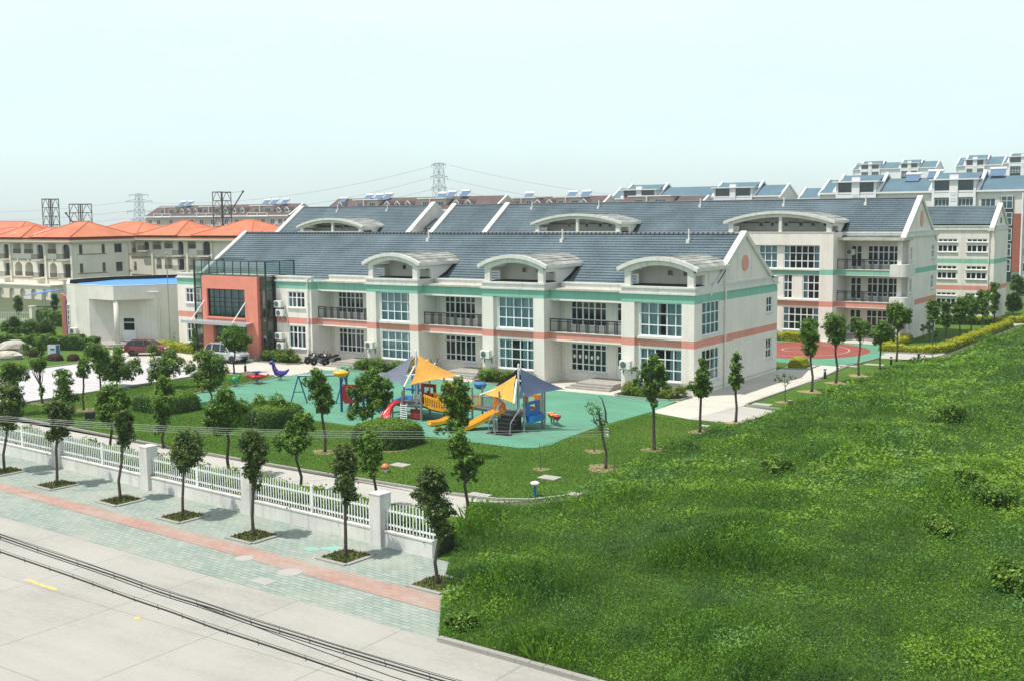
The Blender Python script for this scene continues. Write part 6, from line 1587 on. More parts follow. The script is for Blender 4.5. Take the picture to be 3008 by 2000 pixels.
for xa, xb in zip(ed, ed[1:]):
    halves = [(s_of(xa)+.34, (s_of(xa)+s_of(xb))/2), ((s_of(xa)+s_of(xb))/2, s_of(xb)-.34)] if xb < -27 else [(s_of(xa)+.34, s_of(xb))]
    for a, c in halves:
        b = MB(); n = max(4, round((c-a)/.17))
        for zr_ in (.86, 1.42): b.obox(*FW, a, c, -.03, .03, zr_, zr_+.07)
        for i in range(n):
            s = a+(i+.5)*(c-a)/n; tt = (s-a)/(c-a); zt = 1.52+.3*math.sin(math.pi*tt)**.8
            b.obox(*FW, s-.021, s+.021, .032, .055, .74, zt); b.prism([(s-.021, zt), (s+.021, zt), (s, zt+.05)], lambda p, q: fpt(FW, p[0], q, p[1]), .032, .055)
        b.build('picket_panel', M_PICKET, BF)
    if xb < -27:
        p = MB(); m_ = (s_of(xa)+s_of(xb))/2; p.obox(*FW, m_-.05, m_+.05, -.05, .05, .68, 1.85); p.build('intermediate_post', M_PICKET, BF)

# ---------------------------------------------------------------- tree pits and pavement covers
M_PITGRASS = ygrass('pit_grass', (0.06, 0.085, 0.018), (0.15, 0.17, 0.06), 1.0, 14)
PITS = [(-54.44, 32.8), (-49.44, 32.49), (-44.12, 32.22), (-39.35, 31.87), (-34.42, 31.41), (-29.29, 31.36), (-24.27, 30.72)]
PITL = ['furthest left tree pit frame, cut by the picture edge', 'square stone tree pit with thick grass, second from the left edge of the pavement', 'square stone tree pit below the third pavement tree', 'square stone tree pit under the forked bronze tinted tree',
        'square stone tree pit holding white litter', 'square stone tree pit nearest the teal replaced paving', 'square stone tree pit half swallowed by the weeds']
for (x, y), l in zip(PITS, PITL):
    t = thing('tree_pit', l, 'tree pit', (x, y, 0), R(-3), group='stone tree pits in the pavement')
    b = MB(); a, c = .78, .60
    for s in (-1, 1): b.box(-a, a, s*a-.09, s*a+.09, 0, .06); b.box(s*a-.09, s*a+.09, -a+.09, a-.09, 0, .06)
    b.build('stone_frame', M_KERB, t, world=False)
    b = MB(); b.box(-a+.08, a-.08, -a+.08, a-.08, 0, .045)
    for k in range(420):
        px, py = random.uniform(-a+.12, a-.12), random.uniform(-a+.12, a-.12); h = random.uniform(.02, .09); an = random.random()*6.28; w_ = .03
        dx, dy = math.cos(an)*w_, math.sin(an)*w_
        b.face([(px-dx, py-dy, .045), (px+dx, py+dy, .045), (px+random.uniform(-.06, .06), py+random.uniform(-.06, .06), .09+h)])
    b.build('grass', M_PITGRASS, t, world=False)
M_COVER = concrete('pale_cover_concrete', (0.37, 0.36, 0.33))
M_TEALP = paint('new_teal_paving', '7fae9f', .8, .1)
for x, y, r_, l in ((-32.5, 29.15, .36, 'smaller round concrete manhole cover beside the red strip'), (-29.75, 28.85, .44, 'larger round concrete manhole cover beside the red strip')):
    b = MB(); b.lathe([(r_, 0), (r_, .006), (r_-.03, .01), (.01, .011)], (x, y, .008), 24); tag(b.build('manhole_cover', M_COVER), l, 'manhole cover', 'round manhole covers in the pavement')
b = MB(); b.prism([(-30.3, 27.35), (-29.4, 27.3), (-29.35, 27.85), (-30.25, 27.9)], lambda p, t: (p[0], p[1], t), .008, .02); tag(b.build('inspection_cover', M_COVER), 'square concrete inspection cover near the road edge of the pavement', 'inspection cover')
for q, l in (([(-31.6, 31.2), (-31.0, 31.15), (-30.75, 31.55), (-31.3, 31.65)], 'left patch of new teal paving bricks'), ([(-31.0, 31.65), (-30.2, 31.6), (-30.0, 32.2), (-30.7, 32.25)], 'right patch of new teal paving bricks near the wall')):
    b = MB(); b.face([(*p, .0125) for p in q]); struct(b.build('paving_patch', M_TEALP))
for k, (x, y, sx, sy, l) in enumerate(((-37.9, 44.9, .95, .7, 'white square cover on the lawn near the clipped shrub'), (-29.7, 46.6, 1.0, .75, 'white square cover on the lawn above the mushroom lamp'), (-29.0, 72.5, 1.3, .8, 'white rectangular cover beside the bare sapling'),
        (-29.2, 65.2, .6, .5, 'small white cover beside the grey crossing'), (-29.0, 63.3, .55, .4, 'smallest white cover, left of the crossing'), (-26.9, 44.4, .6, .5, 'white cover at the end of the curved kerb'), (-30.6, 41.9, 1.1, .6, 'pale slab on the lane kerb beside a thin trunk'),
        (-29.9, 86.9, .7, .4, 'white cover next to the low post lamp'), (-28.6, 96.5, 1.6, .8, 'long white cover between two roadside trees, right one'), (-30.2, 94.6, 1.6, .8, 'long white cover at the corner of the court'), (-69.2, 52.6, .6, .5, 'small white cover in the lawn beside the drive'))):
    b = MB(); b.box(x-sx/2, x+sx/2, y-sy/2, y+sy/2, .0, .055); b.tube([(x, y, .05), (x, y, .07)], .04, 8); tag(b.build('lawn_cover', M_COVER), l, 'inspection cover', 'white covers set in the grass')
# ---------------------------------------------------------------- lamps, posts, rocks, signs
t = thing('mushroom_lamp', 'blue and white mushroom shaped lawn lamp near the curved kerb', 'garden lamp', (-28.3, 43.15, .014))
b = MB(); b.lathe([(.07, 0), (.07, .3), (.05, .5), (.05, .62)], (0, 0, 0), 12); b.build('stem', P_BLUE, t, world=False)
b = MB(); b.lathe([(.06, .5), (.22, .58), (.2, .66), (.08, .71), (.01, .72)], (0, 0, 0), 16); b.build('cap', M_APTW, t, world=False, smooth=True)
t = thing('toadstool_lamp', 'small orange toadstool ornament on the lawn by the lane kerb', 'garden ornament', (-37.5, 43.25, .014))
b = MB(); b.lathe([(.1, 0), (.09, .22)], (0, 0, 0), 12); b.build('stem', M_APTW, t, world=False); b = MB(); b.lathe([(.2, .2), (.2, .3), (.13, .42), (.02, .46)], (0, 0, 0), 14); b.build('cap', plastic('orange_ceramic', 'd8794a'), t, world=False, smooth=True)
t = thing('floodlight', 'black box floodlight standing on the lawn near the lane', 'floodlight', (-63.8, 44.6, .014), R(30))
b = MB(); b.box(-.3, .3, -.2, .2, .12, .55); b.build('housing', M_BLACKTRIM, t, world=False, bevel=.03); b = MB(); b.box(-.26, .26, .2, .215, .16, .5); b.build('lens', M_CARGLASS, t, world=False); b = MB(); b.box(-.36, -.31, -.05, .05, 0, .4); b.box(.31, .36, -.05, .05, 0, .4); b.box(-.36, .36, -.05, .05, 0, .03); b.build('bracket', M_STEEL, t, world=False)
def bollard(x, y, label, h=.75):
    t = thing('bollard_lamp', label, 'bollard lamp', (x, y, .02), group='short dark bollard lamps along the paths')
    b = MB(); b.lathe([(.11, 0), (.1, h*.7)], (0, 0, 0), 12); b.build('post', M_DARKMETAL, t, world=False); b = MB(); b.lathe([(.085, h*.7), (.085, h*.9)], (0, 0, 0), 12); b.build('lens', M_LAMPW, t, world=False); b = MB(); b.lathe([(.13, h*.9), (.12, h*.98), (.02, h)], (0, 0, 0), 12); b.build('cap', M_DARKMETAL, t, world=False)
bollard(-72.6, 66.0, 'dark bollard lamp with pale head on the forecourt edge behind the silver car'); bollard(-29.5, 86.6, 'dark bollard lamp on the grass between two right hand path trees'); bollard(-27.4, 97.2, 'dark bollard lamp beside the long white covers', .7); bollard(-26.6, 102.9, 'dark bollard lamp on the grey back path', .6)
t = thing('tree_stump', 'short cut tree stump with pale top near the bare sapling', 'stump', (-27.2, 73.0, .014))
b = MB(); b.lathe([(.24, 0), (.2, .1), (.19, .38)], (0, 0, 0), 12); b.build('trunk', paint('stump_bark', '5a4a38', .9, .3, 8, bump=.5), t, world=False); b = MB(); b.lathe([(.185, .381), (.18, .39), (.01, .391)], (0, 0, 0), 12); b.build('cut_face', paint('cut_wood', 'b59c74', .8, .15, 10), t, world=False)
t = thing('flagpole', 'thin tall pole in front of the hall corner', 'pole', (-92.9, 74.6, 0))
b = MB(); b.lathe([(.07, 0), (.05, 5), (.035, 9.4), (.01, 9.45)], (0, 0, 0), 10); b.build('pole', M_STEEL, t, world=False); b = MB(); b.ball((0, 0, 9.5), .1, 0, 10); b.build('finial', M_STEEL, t, world=False); b = MB(); b.lathe([(.3, 0), (.3, .2), (.1, .25)], (0, 0, 0), 12); b.build('base', M_COVER, t, world=False)
sg = thing('sign_board', 'small pale blue and white sign board on the lawn left of the drive', 'sign', (-94.6, 62.6, 0), R(40))
b = MB(); b.box(-.55, .55, -.04, .04, .5, 1.4); b.build('board', M_APTW, sg, world=False); b = MB(); b.box(.2, .545, -.055, -.041, .52, 1.38); b.box(-.3, .1, -.055, -.041, .9, 1.05); b.build('print', P_TEAL, sg, world=False); b = MB(); b.box(-.4, -.33, -.03, .03, 0, .5); b.box(.33, .4, -.03, .03, 0, .5); b.build('leg', M_STEEL, sg, world=False)
M_ROCK = paint('pale_landscape_rock', 'b4aea0', .85, .25, 1.5, bump=.6)
for k, (x, y, a, c, h, l) in enumerate(((-99.0, 60.6, 1.5, .8, .7, 'flat pale rock lying in front, left end of the garden'), (-101.2, 62.6, 1.7, 1.0, 1.3, 'taller pale rock behind the flat one at the left edge'))):
    b = MB(); b.ball((0, 0, h*.4), 1, 0, 14, 1, 1, 1)
    b.v = [(v[0]*a*(1+.18*math.sin(v[2]*5+v[1]*4)), v[1]*c*(1+.2*math.sin(v[0]*4)), max(0, (v[2]-h*.4)*h*.75+h*.4)) for v in b.v]
    o = b.build('rock', M_ROCK); o.location = (x, y, 0); o.rotation_euler = (0, 0, .5+k); tag(o, l, 'rock', 'landscape rocks')

# ---------------------------------------------------------------- overhead cables
M_CABLE = paint('black_cable', '17191b', .6, .2); M_WIRE = paint('grey_wire', 'a9adab', .5, .1, Metallic=.3)
TREES=[
('s',-54.44,32.8,[(0.72,4.22,0.36),(0.34,4.13,0.48),(0.8,3.61,0.42),(0.3,3.53,0.54),(0.61,3.02,0.45),(0.17,2.99,0.42),(0.36,2.55,0.36),(0.93,3.96,0.24)]),
('s',-49.44,32.49,[(-0.14,3.84,0.31),(0.23,3.9,0.34),(0.64,3.75,0.34),(0.41,3.43,0.42),(0.66,3.12,0.28),(0.04,3.4,0.34),(0.23,2.87,0.34),(0.48,2.67,0.26),(-0.16,2.47,0.28),(0.15,2.38,0.23)]),
('s',-44.12,32.22,[(0.05,3.99,0.24),(0.4,3.91,0.35),(0.48,3.53,0.35),(0.23,3.54,0.32),(0.41,3.1,0.35),(0.16,3.12,0.21),(0.3,2.78,0.24),(0.39,2.66,0.16)]),
('s',-39.35,31.87,[(0.21,3.5,0.38),(0.48,3.26,0.49),(0.28,2.85,0.61),(-0.12,2.91,0.34),(0.73,2.76,0.3),(0.17,2.41,0.42)]),
('s',-34.42,31.41,[(0.07,4.1,0.46),(-0.11,3.72,0.42),(0.4,3.69,0.39),(0.13,3.26,0.46),(0.03,2.81,0.32),(0.19,2.53,0.28),(-0.11,2.64,0.21),(0.14,2.08,0.21)]),
('s',-29.29,31.36,[(0.09,4.07,0.36),(-0.04,3.69,0.43),(0.21,3.6,0.4),(0.06,3.18,0.43),(-0.11,2.77,0.3),(0.16,2.58,0.3),(0.37,2.32,0.2),(0.04,2.25,0.2)]),
('s',-24.27,30.72,[(-0.16,3.93,0.46),(-0.47,3.79,0.24),(0.06,3.54,0.37),(-0.32,3.24,0.4),(-0.63,3.32,0.27),(-0.03,2.84,0.46),(0.35,2.75,0.28),(0.04,2.37,0.37),(0.19,2.13,0.28)]),
('v',-52.93,38.23,[(0.11,3.66,0.41),(0.58,3.5,0.38),(0.68,2.98,0.44),(-0.26,3.49,0.38),(-0.4,3.05,0.35),(0.08,2.96,0.51),(0.91,2.9,0.25),(-0.3,2.53,0.38),(0.17,2.44,0.38),(-0.14,2.14,0.35),(-0.49,2.29,0.22)]),
('v',-52.39,41.31,[(0.22,3.81,0.33),(0.01,3.36,0.49),(0.51,3.33,0.33),(0.05,2.76,0.52),(-0.33,2.52,0.33),(0.28,2.22,0.39),(-0.17,1.98,0.43),(0.13,1.63,0.33),(-0.13,1.31,0.3),(-0.34,0.99,0.2)]),
('v',-43.48,38.25,[(-0.19,4.31,0.38),(0.07,3.83,0.4),(-0.38,3.73,0.46),(-0.78,3.52,0.35),(0.46,3.57,0.38),(0.85,3.55,0.35),(-0.06,3.19,0.49),(-0.69,2.99,0.43),(-1.03,2.89,0.26),(0.38,2.93,0.44),(-0.25,2.61,0.41),(-0.54,2.4,0.23)]),
('v',-37.91,37.59,[(0.4,3.63,0.33),(0.02,3.54,0.27),(0.54,3.24,0.3),(-0.36,3.28,0.24),(0.17,3.09,0.38),(-0.53,2.79,0.35),(-1.02,2.65,0.22),(-0.22,2.67,0.41),(0.26,2.59,0.33),(-0.87,2.37,0.24),(-0.44,2.3,0.27),(0.03,2.22,0.24)]),
('v',-33.16,37.58,[(-0.42,3.27,0.31),(-0.01,3.21,0.31),(-0.57,3.02,0.28),(-0.22,2.85,0.39),(0.13,2.73,0.26),(-0.48,2.55,0.28),(-0.03,2.42,0.33),(0.23,2.31,0.18),(-0.39,2.12,0.28),(-0.09,1.95,0.26),(-0.5,1.71,0.21),(-0.1,1.64,0.21)]),
('v',-28.46,38.03,[(-0.32,3.82,0.27),(-0.48,3.48,0.32),(-0.18,3.32,0.29),(-0.38,3.03,0.32),(0.16,3.02,0.22),(-0.09,2.72,0.32),(0.45,2.76,0.32),(0.64,2.66,0.2),(0.1,2.42,0.3),(0.44,2.36,0.22),(-0.35,2.33,0.2),(-0.55,2.13,0.17),(-0.05,2.07,0.22),(0.29,1.86,0.22),(-0.21,1.87,0.15)]),
('v',-36.33,47.88,[(0.09,4.21,0.28),(-0.59,3.97,0.31),(0.33,3.83,0.37),(-0.22,3.65,0.4),(-0.72,3.41,0.28),(0.39,3.27,0.37),(-0.17,3.03,0.49),(0.19,2.58,0.46),(-0.36,2.65,0.37),(0.63,2.89,0.25),(-0.12,2.08,0.46),(0.37,2.08,0.28),(-1,1.6,0.28),(-0.44,1.65,0.25),(-0.01,1.64,0.34)]),
('l',-43.66,45.3,[(-0.45,4.52,0.25),(-0.39,4.13,0.35),(-0.08,4.06,0.29),(-0.59,3.75,0.29),(-0.22,3.55,0.45),(0.28,3.53,0.29),(-0.96,4.02,0.22),(-0.48,3.17,0.32),(0.08,3.08,0.45),(-0.12,2.64,0.38),(0.39,2.75,0.26),(-0.26,2.32,0.22),(0.19,2.37,0.19)]),
('l',-45.08,50.92,[(0.19,3.8,0.28),(-0.23,3.46,0.38),(0.25,3.23,0.42),(-0.65,3.12,0.42),(0.8,3.01,0.42),(1.07,2.86,0.24),(-1.21,2.72,0.31),(-0.18,2.62,0.52),(0.51,2.45,0.45),(-0.8,2.35,0.42),(0.99,2.3,0.31),(0.08,1.97,0.42),(0.7,1.89,0.42),(-0.96,1.51,0.38),(-1.25,1.1,0.28),(-0.56,1.15,0.35),(-0.14,1.42,0.31)]),
('l',-62.24,53.3,[(-0.49,3.55,0.36),(-0.89,3.32,0.32),(0.13,3.28,0.49),(-0.44,2.9,0.49),(0.67,2.93,0.53),(-1.38,2.69,0.4),(-1.55,2.37,0.28),(0.02,2.39,0.61),(0.88,2.35,0.41),(-0.78,2.18,0.53),(0.54,1.79,0.53),(-0.25,1.66,0.57),(-0.8,1.6,0.37),(0.13,1.23,0.37)]),
('l',-67.65,46.81,[(0.11,3.33,0.3),(0.39,3.08,0.25),(-0.05,3.02,0.28),(0.23,2.69,0.36),(-0.08,2.55,0.3),(0.14,2.37,0.24)]),
('l',-74.26,52.93,[(-0.53,3.31,0.44),(-0.04,3.11,0.48),(0.37,3,0.4),(-0.8,2.79,0.39),(-0.15,2.58,0.53),(0.42,2.29,0.4),(-0.1,1.96,0.53),(0.05,1.51,0.31)]),
('l',-74.9,54.93,[(0.21,2.76,0.34),(-0.91,2.18,0.49),(0.01,2.04,0.63),(-1.2,1.56,0.36),(-0.53,1.44,0.58),(0.49,1.29,0.59),(1.19,1.71,0.41),(1.52,1.42,0.36),(1.76,1.04,0.25),(0.9,0.9,0.45),(-0.97,1.01,0.45),(0.21,0.76,0.41),(-0.47,0.8,0.36),(1.46,1.88,0.36)]),
('l',-70.99,56.22,[(0.62,2.57,0.4),(-0.59,2,0.44),(0.17,1.97,0.53),(1.02,2.01,0.49),(1.37,2.09,0.27),(-0.71,1.29,0.49),(0.05,1.25,0.58),(0.83,1.39,0.49),(-0.9,0.85,0.35),(-0.14,0.73,0.4)]),
('l',-72.63,46.95,[(-0.07,4.48,0.29),(0.13,3.98,0.33),(-0.37,2.94,0.31),(0.09,3.16,0.37),(-0.09,2.67,0.37),(0.22,2.82,0.25),(-0.39,2.61,0.25),(0.12,3.65,0.25),(-0.05,1.1,0.21),(0.09,0.84,0.18),(-0.07,0.69,0.16),(-0.99,4.12,0.26),(-0.77,3.99,0.23)]),
('l',-66.69,44.67,[(-0.29,2.89,0.31),(0.21,2.86,0.34),(-0.1,2.41,0.42),(0.4,2.38,0.31),(0.02,1.94,0.46),(-0.28,1.57,0.38),(0.29,1.53,0.35),(-0.37,1.19,0.34),(0.13,1.16,0.38),(0.63,1.28,0.35),(0.84,1.11,0.23)]),
('l',-70.28,43.01,[(0.1,3.28,0.46),(0.73,3.08,0.46),(-0.2,2.91,0.46),(0.43,2.71,0.58),(0.99,2.59,0.35),(-0.3,2.37,0.46),(0.33,2.25,0.39)]),
('l',-72.43,64.62,[(0.13,3.74,0.39),(-0.44,3.37,0.48),(0.49,3.34,0.48),(-0.83,2.9,0.4),(-0.09,2.78,0.58),(0.75,2.75,0.48),(1.23,2.83,0.39),(-0.39,2.4,0.34),(0.55,2.27,0.44),(0.92,2.16,0.34)]),
('c',-86.38,72.45,[(0.11,2.7,0.2),(0.03,2.15,0.39),(0.23,1.69,0.47),(-0.11,1.37,0.47),(0.42,1.13,0.5),(-0.03,0.7,0.56),(0.72,0.67,0.28)]),
('y',-85.4,66.71,[(-0.23,1.24,0.34),(0.16,1.01,0.32),(-0.15,0.7,0.32),(-0.44,0.98,0.23)]),
('y',-83.63,67.26,[(-0.16,0.96,0.37),(-0.58,0.66,0.34),(0.02,0.53,0.4),(0.24,0.84,0.26)]),
('y',-90.4,66.26,[(-0.01,0.82,0.3),(0.4,0.91,0.27),(0.19,0.65,0.33),(0.6,0.63,0.2)]),
('p',-28.38,49.94,[(-0.85,3.33,0.21),(-0.68,3.06,0.24),(-0.44,3.22,0.21),(-0.32,2.92,0.24),(-0.26,2.56,0.25),(-0.56,2.44,0.18),(-0.06,2.38,0.21),(-0.26,2.26,0.18)]),
('r',-28.38,55.35,[(-0.11,5.06,0.29),(-0.43,4.67,0.32),(0.27,4.68,0.32),(-0.11,4.35,0.41),(0.46,4.23,0.35),(-0.61,4.16,0.35),(-0.93,3.83,0.24),(-0.11,3.78,0.41),(0.39,3.84,0.29),(-0.36,3.45,0.29),(0.02,3.33,0.32),(-0.23,2.94,0.24),(-0.04,2.62,0.22),(-1.06,4.54,0.13)]),
('r',-28.45,61.4,[(0.1,4.25,0.22),(0.17,3.83,0.31),(0.04,3.48,0.31),(0.38,3.42,0.27),(-0.09,3,0.34),(-0.43,2.78,0.31),(0.32,2.86,0.34),(0.59,2.66,0.19),(0.05,2.44,0.31),(0.32,2.38,0.22),(-0.22,2.44,0.21)]),
('r',-27.92,65.5,[(-0.02,4.25,0.21),(0.16,4.04,0.18),(-0.12,3.89,0.22),(-0.11,3.53,0.3),(0.17,3.46,0.22),(-0.04,3.09,0.34),(-0.17,2.73,0.32),(0.18,2.66,0.29),(-0.03,2.3,0.27),(-0.31,2.58,0.18)]),
('r',-28.11,79.72,[(-0.56,4.89,0.42),(0,4.9,0.42),(-0.31,4.39,0.5),(-0.63,4.05,0.38),(0.1,4.06,0.38),(-0.3,3.63,0.42),(0.04,3.22,0.38),(-0.45,3.12,0.38),(-0.12,2.79,0.29)]),
('r',-28.0,84.75,[(-0.51,4.82,0.53),(0.17,4.74,0.53),(-0.75,4.2,0.44),(-0.07,4.12,0.61),(0.44,4.04,0.39),(-0.31,3.59,0.48),(0.2,3.51,0.44),(-0.05,3.15,0.31)]),
('r',-27.76,89.55,[(-0.38,4.28,0.38),(-0.62,3.89,0.29),(0.05,4.04,0.35),(0.48,4.04,0.35),(0.73,3.92,0.22),(-0.24,3.58,0.29),(0.19,3.46,0.32),(-0.05,3.07,0.26),(0.5,3.4,0.22)]),
('r',-27.43,94.14,[(0.22,3.73,0.37),(-0.15,3.39,0.4),(-0.65,3.04,0.43),(0.49,3.27,0.5),(0.87,2.94,0.37),(-0.9,2.9,0.23),(-0.13,2.72,0.53),(0.5,2.67,0.4),(-0.37,2.24,0.3),(1.01,2.61,0.23)]),
('r',-27.65,99.7,[(-0.22,4.85,0.38),(-0.61,4.7,0.38),(0.18,4.72,0.35),(-0.6,4.21,0.42),(-0.01,4.22,0.52),(0.59,4.3,0.45),(0.98,4.31,0.28),(-0.32,3.66,0.42),(0.34,3.67,0.49),(0.73,3.89,0.42),(0.22,3.11,0.35),(0.94,3.54,0.24)]),
('q',-27.72,112.16,[(-0.08,4.27,0.35),(-0.36,3.95,0.39),(0.29,3.89,0.35),(-0.13,3.41,0.5),(0.24,3.19,0.35),(-0.26,2.87,0.35),(0.04,2.64,0.31)]),
('q',-27.8,117.71,[(-0.28,3.72,0.32),(0.1,3.56,0.32),(-0.34,3.15,0.36),(0.04,3,0.4),(-0.17,2.51,0.44),(0.21,2.43,0.32),(-0,1.94,0.44),(-0.45,1.93,0.28),(0.01,1.54,0.28)]),
('q',-27.62,122.55,[(0.04,3.72,0.46),(-0.41,3.21,0.42),(0.21,3.14,0.5),(-0.62,2.62,0.33),(-0.08,2.55,0.58),(0.54,2.65,0.42),(0.1,1.97,0.5),(-0.37,2.04,0.33)]),
('q',-27.62,127.61,[(-0.44,3.63,0.43),(-0.03,3.38,0.39),(0.3,3.04,0.39),(-0.25,2.77,0.52),(0.56,2.53,0.34),(0.09,2.17,0.52),(-0.13,1.56,0.43),(0.27,1.48,0.3)]),
('q',-27.35,131.68,[(-0.2,3.9,0.4),(0.29,3.82,0.4),(-0.34,3.28,0.4),(0.15,3.2,0.53),(0.71,3.57,0.31),(0.09,2.58,0.49),(-0.14,2.04,0.35),(0.28,1.79,0.4),(-0.38,1.86,0.27)]),
('q',-27.59,138.93,[(-0.37,4.46,0.28),(0.23,4.38,0.32),(-0.18,3.91,0.35),(-0.68,3.62,0.28),(0.1,3.26,0.42),(0.36,3.08,0.28),(-0.13,2.61,0.37),(0.21,2.43,0.32),(-0.44,1.67,0.37),(0.15,1.78,0.35),(-0.09,1.4,0.28)]),
('q',-27.09,147.33,[(0.13,2.74,0.44),(-0.31,2.44,0.49),(0.42,2.16,0.49),(-0.55,1.75,0.44),(0.08,1.67,0.59),(0.7,1.58,0.39),(-0.26,1.17,0.44),(0.36,1.18,0.44)]),
('y',-30.15,118.08,[(-0.08,1.4,0.18),(-0.11,1.07,0.2),(0.05,1.15,0.15)]),
('y',-29.22,116.91,[(-0.09,1.78,0.24),(-0.23,1.46,0.23),(0.08,1.38,0.24),(-0.03,1.05,0.21)]),
('y',-27.64,112.98,[(0.02,1.1,0.19),(-0.12,0.86,0.17),(0.09,1.33,0.16)]),
('b',-112.62,69.95,[(-0,2.18,0.5),(-0.59,1.84,0.56),(0.43,1.79,0.56),(-0.16,1.32,0.62),(0.63,1.28,0.44),(-0.95,1.48,0.43)]),
('b',-110.05,70.13,[(-0.07,1.92,0.55),(0.37,1.65,0.61),(-0.33,1.31,0.55),(0.1,0.92,0.49),(0.45,1.03,0.43)]),
('b',-109.99,72.07,[(-0.03,1.75,0.62),(-0.4,1.27,0.56),(0.29,1.11,0.62),(-0.08,0.63,0.62),(0.49,0.6,0.44)]),
('b',-142.98,89.53,[(-0.02,2.22,0.47),(0.16,1.58,0.47),(-0.22,1.28,0.39),(0.2,0.94,0.39),(0.03,0.47,0.32)]),
('b',-130.42,86.73,[(0.04,3.12,0.41),(0.22,2.52,0.41),(-0.14,2.24,0.37),(0.11,1.78,0.37),(0.01,1.19,0.3)]),
('b',-96.63,77.67,[(-0.04,1.77,0.55),(-0.53,1.3,0.55),(0.4,1.27,0.49),(0.03,0.67,0.61),(-0.56,0.57,0.49)]),
('f',-33.91,185.51,[(-0.09,2.64,0.66),(0.61,2.08,0.75),(-0.22,1.51,0.66),(0.83,0.96,0.75)]),
('p',-28.04,74.28,[(-0.57,1.81,0.14),(-0.11,1.94,0.16),(0.36,1.79,0.16),(-0.33,1.53,0.14),(0.13,1.51,0.14),(0.59,1.72,0.1),(-0.72,1.6,0.08)]),
]
# ================================================================== CABLES
g = thing('overhead_cable', 'upper bundle of black overhead cables crossing above the road', 'cable', (-18, 15, 0))
def bundle(pts, offs, wob):
    for k, (dz, dy, r_) in enumerate(offs):
        out = []; ph = random.random()*9
        n = len(pts)-1
        P = []
        for i in range(n):
            for j in range(8):
                t = j/8; P.append(tuple(lerp(pts[i][q], pts[i+1][q], t) for q in range(3)))
        P.append(pts[-1])
        out = [(x, y+dy, z+dz+wob*math.sin(i*.55+ph)*(.5+.5*math.sin(i*.13+ph))) for i, (x, y, z) in enumerate(P)]
        b = MB(); b.tube(out, r_, 6); b.build('cable', M_CABLE, g)
    b = MB()
    for i in range(2, len(P), 3):
        x, y, z = P[i]; b.tube([(x, y, z+.07), (x+.02, y, z-.05)], .005, 4); b.tube([(x, y, z-.05), (x+.05, y, z-.02)], .005, 4)
    b.build('cable_hook', M_CABLE, g)
bundle([(-33, 15, 5.95), (-25.25, 15, 5.43), (-21.22, 15, 5.23), (-18.73, 15, 5.12), (-16.61, 15, 5.04), (-14.49, 15, 4.98), (-11.76, 15, 4.93), (-4, 15, 4.95)],
       [(0, 0, .019), (.05, .02, .010), (-.03, -.05, .012), (.085, 0, .006)], .012)
b = MB(); b.tube([(-33, 15.1, 5.7), (-25.25, 15.1, 5.36), (-23.4, 15, 5.33), (-18.2, 15, 5.09), (-15.6, 15.0, 4.9), (-13.0, 15, 4.74), (-8, 15, 4.6)], .009, 5); b.build('cable', M_CABLE, g)
g = thing('overhead_cable', 'lower single black overhead cable crossing above the road', 'cable', (-18, 15, 0))
bundle([(-33, 15, 5.5), (-25.29, 15, 5.05), (-22.64, 15, 4.94), (-20.75, 15, 4.84), (-18.69, 15, 4.74), (-16.86, 15, 4.66), (-13.4, 15, 4.55), (-6, 15, 4.5)], [(0, 0, .021), (.06, 0, .006)], .01)
g = thing('wire_run', 'four thin grey wires strung low across the lawn to a roadside tree trunk', 'wires', (-38, 41, 0))
for z0, zl in ((2.11, 3.80), (1.96, 3.73), (1.81, 3.64), (1.72, 3.54)):
    c = 1.62; bb = (zl-z0)-c; P = []
    for i in range(41):
        t = 1.45*i/40; P.append((-28.4-21.5*t, 49.9-19.9*t, z0+bb*t+c*t*t))
    b = MB(); b.tube(P, .009, 5); b.build('wire', M_WIRE, g)
b = MB()
for z in (2.11, 1.96, 1.81, 1.72): b.tube([(-28.56, 49.9, z), (-28.2, 49.9, z)], .03, 6)
b.build('insulator', M_APTW, g)

# ================================================================== PLANTS
def leaf_mat(name, stops, trans=0.31, rough=.42, second=None):
    t = NT(name)
    a = t.n('ShaderNodeAttribute'); a.attribute_name = 'var'
    n = t.noise(0.9, 3)
    f = t.math('ADD', t.math('MULTIPLY', a.outputs['Fac'], .85), t.math('MULTIPLY', t.math('SUBTRACT', n, .5), .35))
    c = t.ramp(f, stops)
    if second: c = t.mix(t.ramp(t.noise(.21, 5, .6), [(.50, 0.0), (.62, .85)]), c, t.ramp(f, second))
    t.set(c, rough, Specular_IOR_Level=.22)
    tr = t.n('ShaderNodeBsdfTranslucent'); t.l(t.mix(1.0, c, (1.2, 1.25, .6), 'MULTIPLY'), tr.inputs[0])
    mx = t.n('ShaderNodeMixShader'); mx.inputs[0].default_value = trans
    t.l(t.b.outputs[0], mx.inputs[1]); t.l(tr.outputs[0], mx.inputs[2]); t.l(mx.outputs[0], t.out.inputs[0])
    return t.m
M_LEAF = leaf_mat('camphor_leaf', [(0, (.024, .066, .010)), (.38, (.085, .185, .022)), (.70, (.195, .315, .036)), (1, (.34, .42, .08))])
M_LEAF_S = leaf_mat('bronze_green_leaf', [(0, (.024, .052, .012)), (.45, (.070, .125, .026)), (.8, (.165, .215, .044)), (1, (.26, .21, .065))])
M_LEAF_R = leaf_mat('fresh_green_leaf', [(0, (.026, .072, .010)), (.42, (.095, .200, .024)), (1, (.27, .38, .055))])
M_LEAF_D = leaf_mat('dark_clipped_leaf', [(0, (.016, .042, .008)), (.42, (.055, .130, .018)), (.70, (.15, .26, .028)), (1, (.27, .36, .055))])
M_LEAF_Y = leaf_mat('golden_privet_leaf', [(0, (.10, .14, .012)), (.5, (.36, .40, .022)), (1, (.60, .56, .05))])
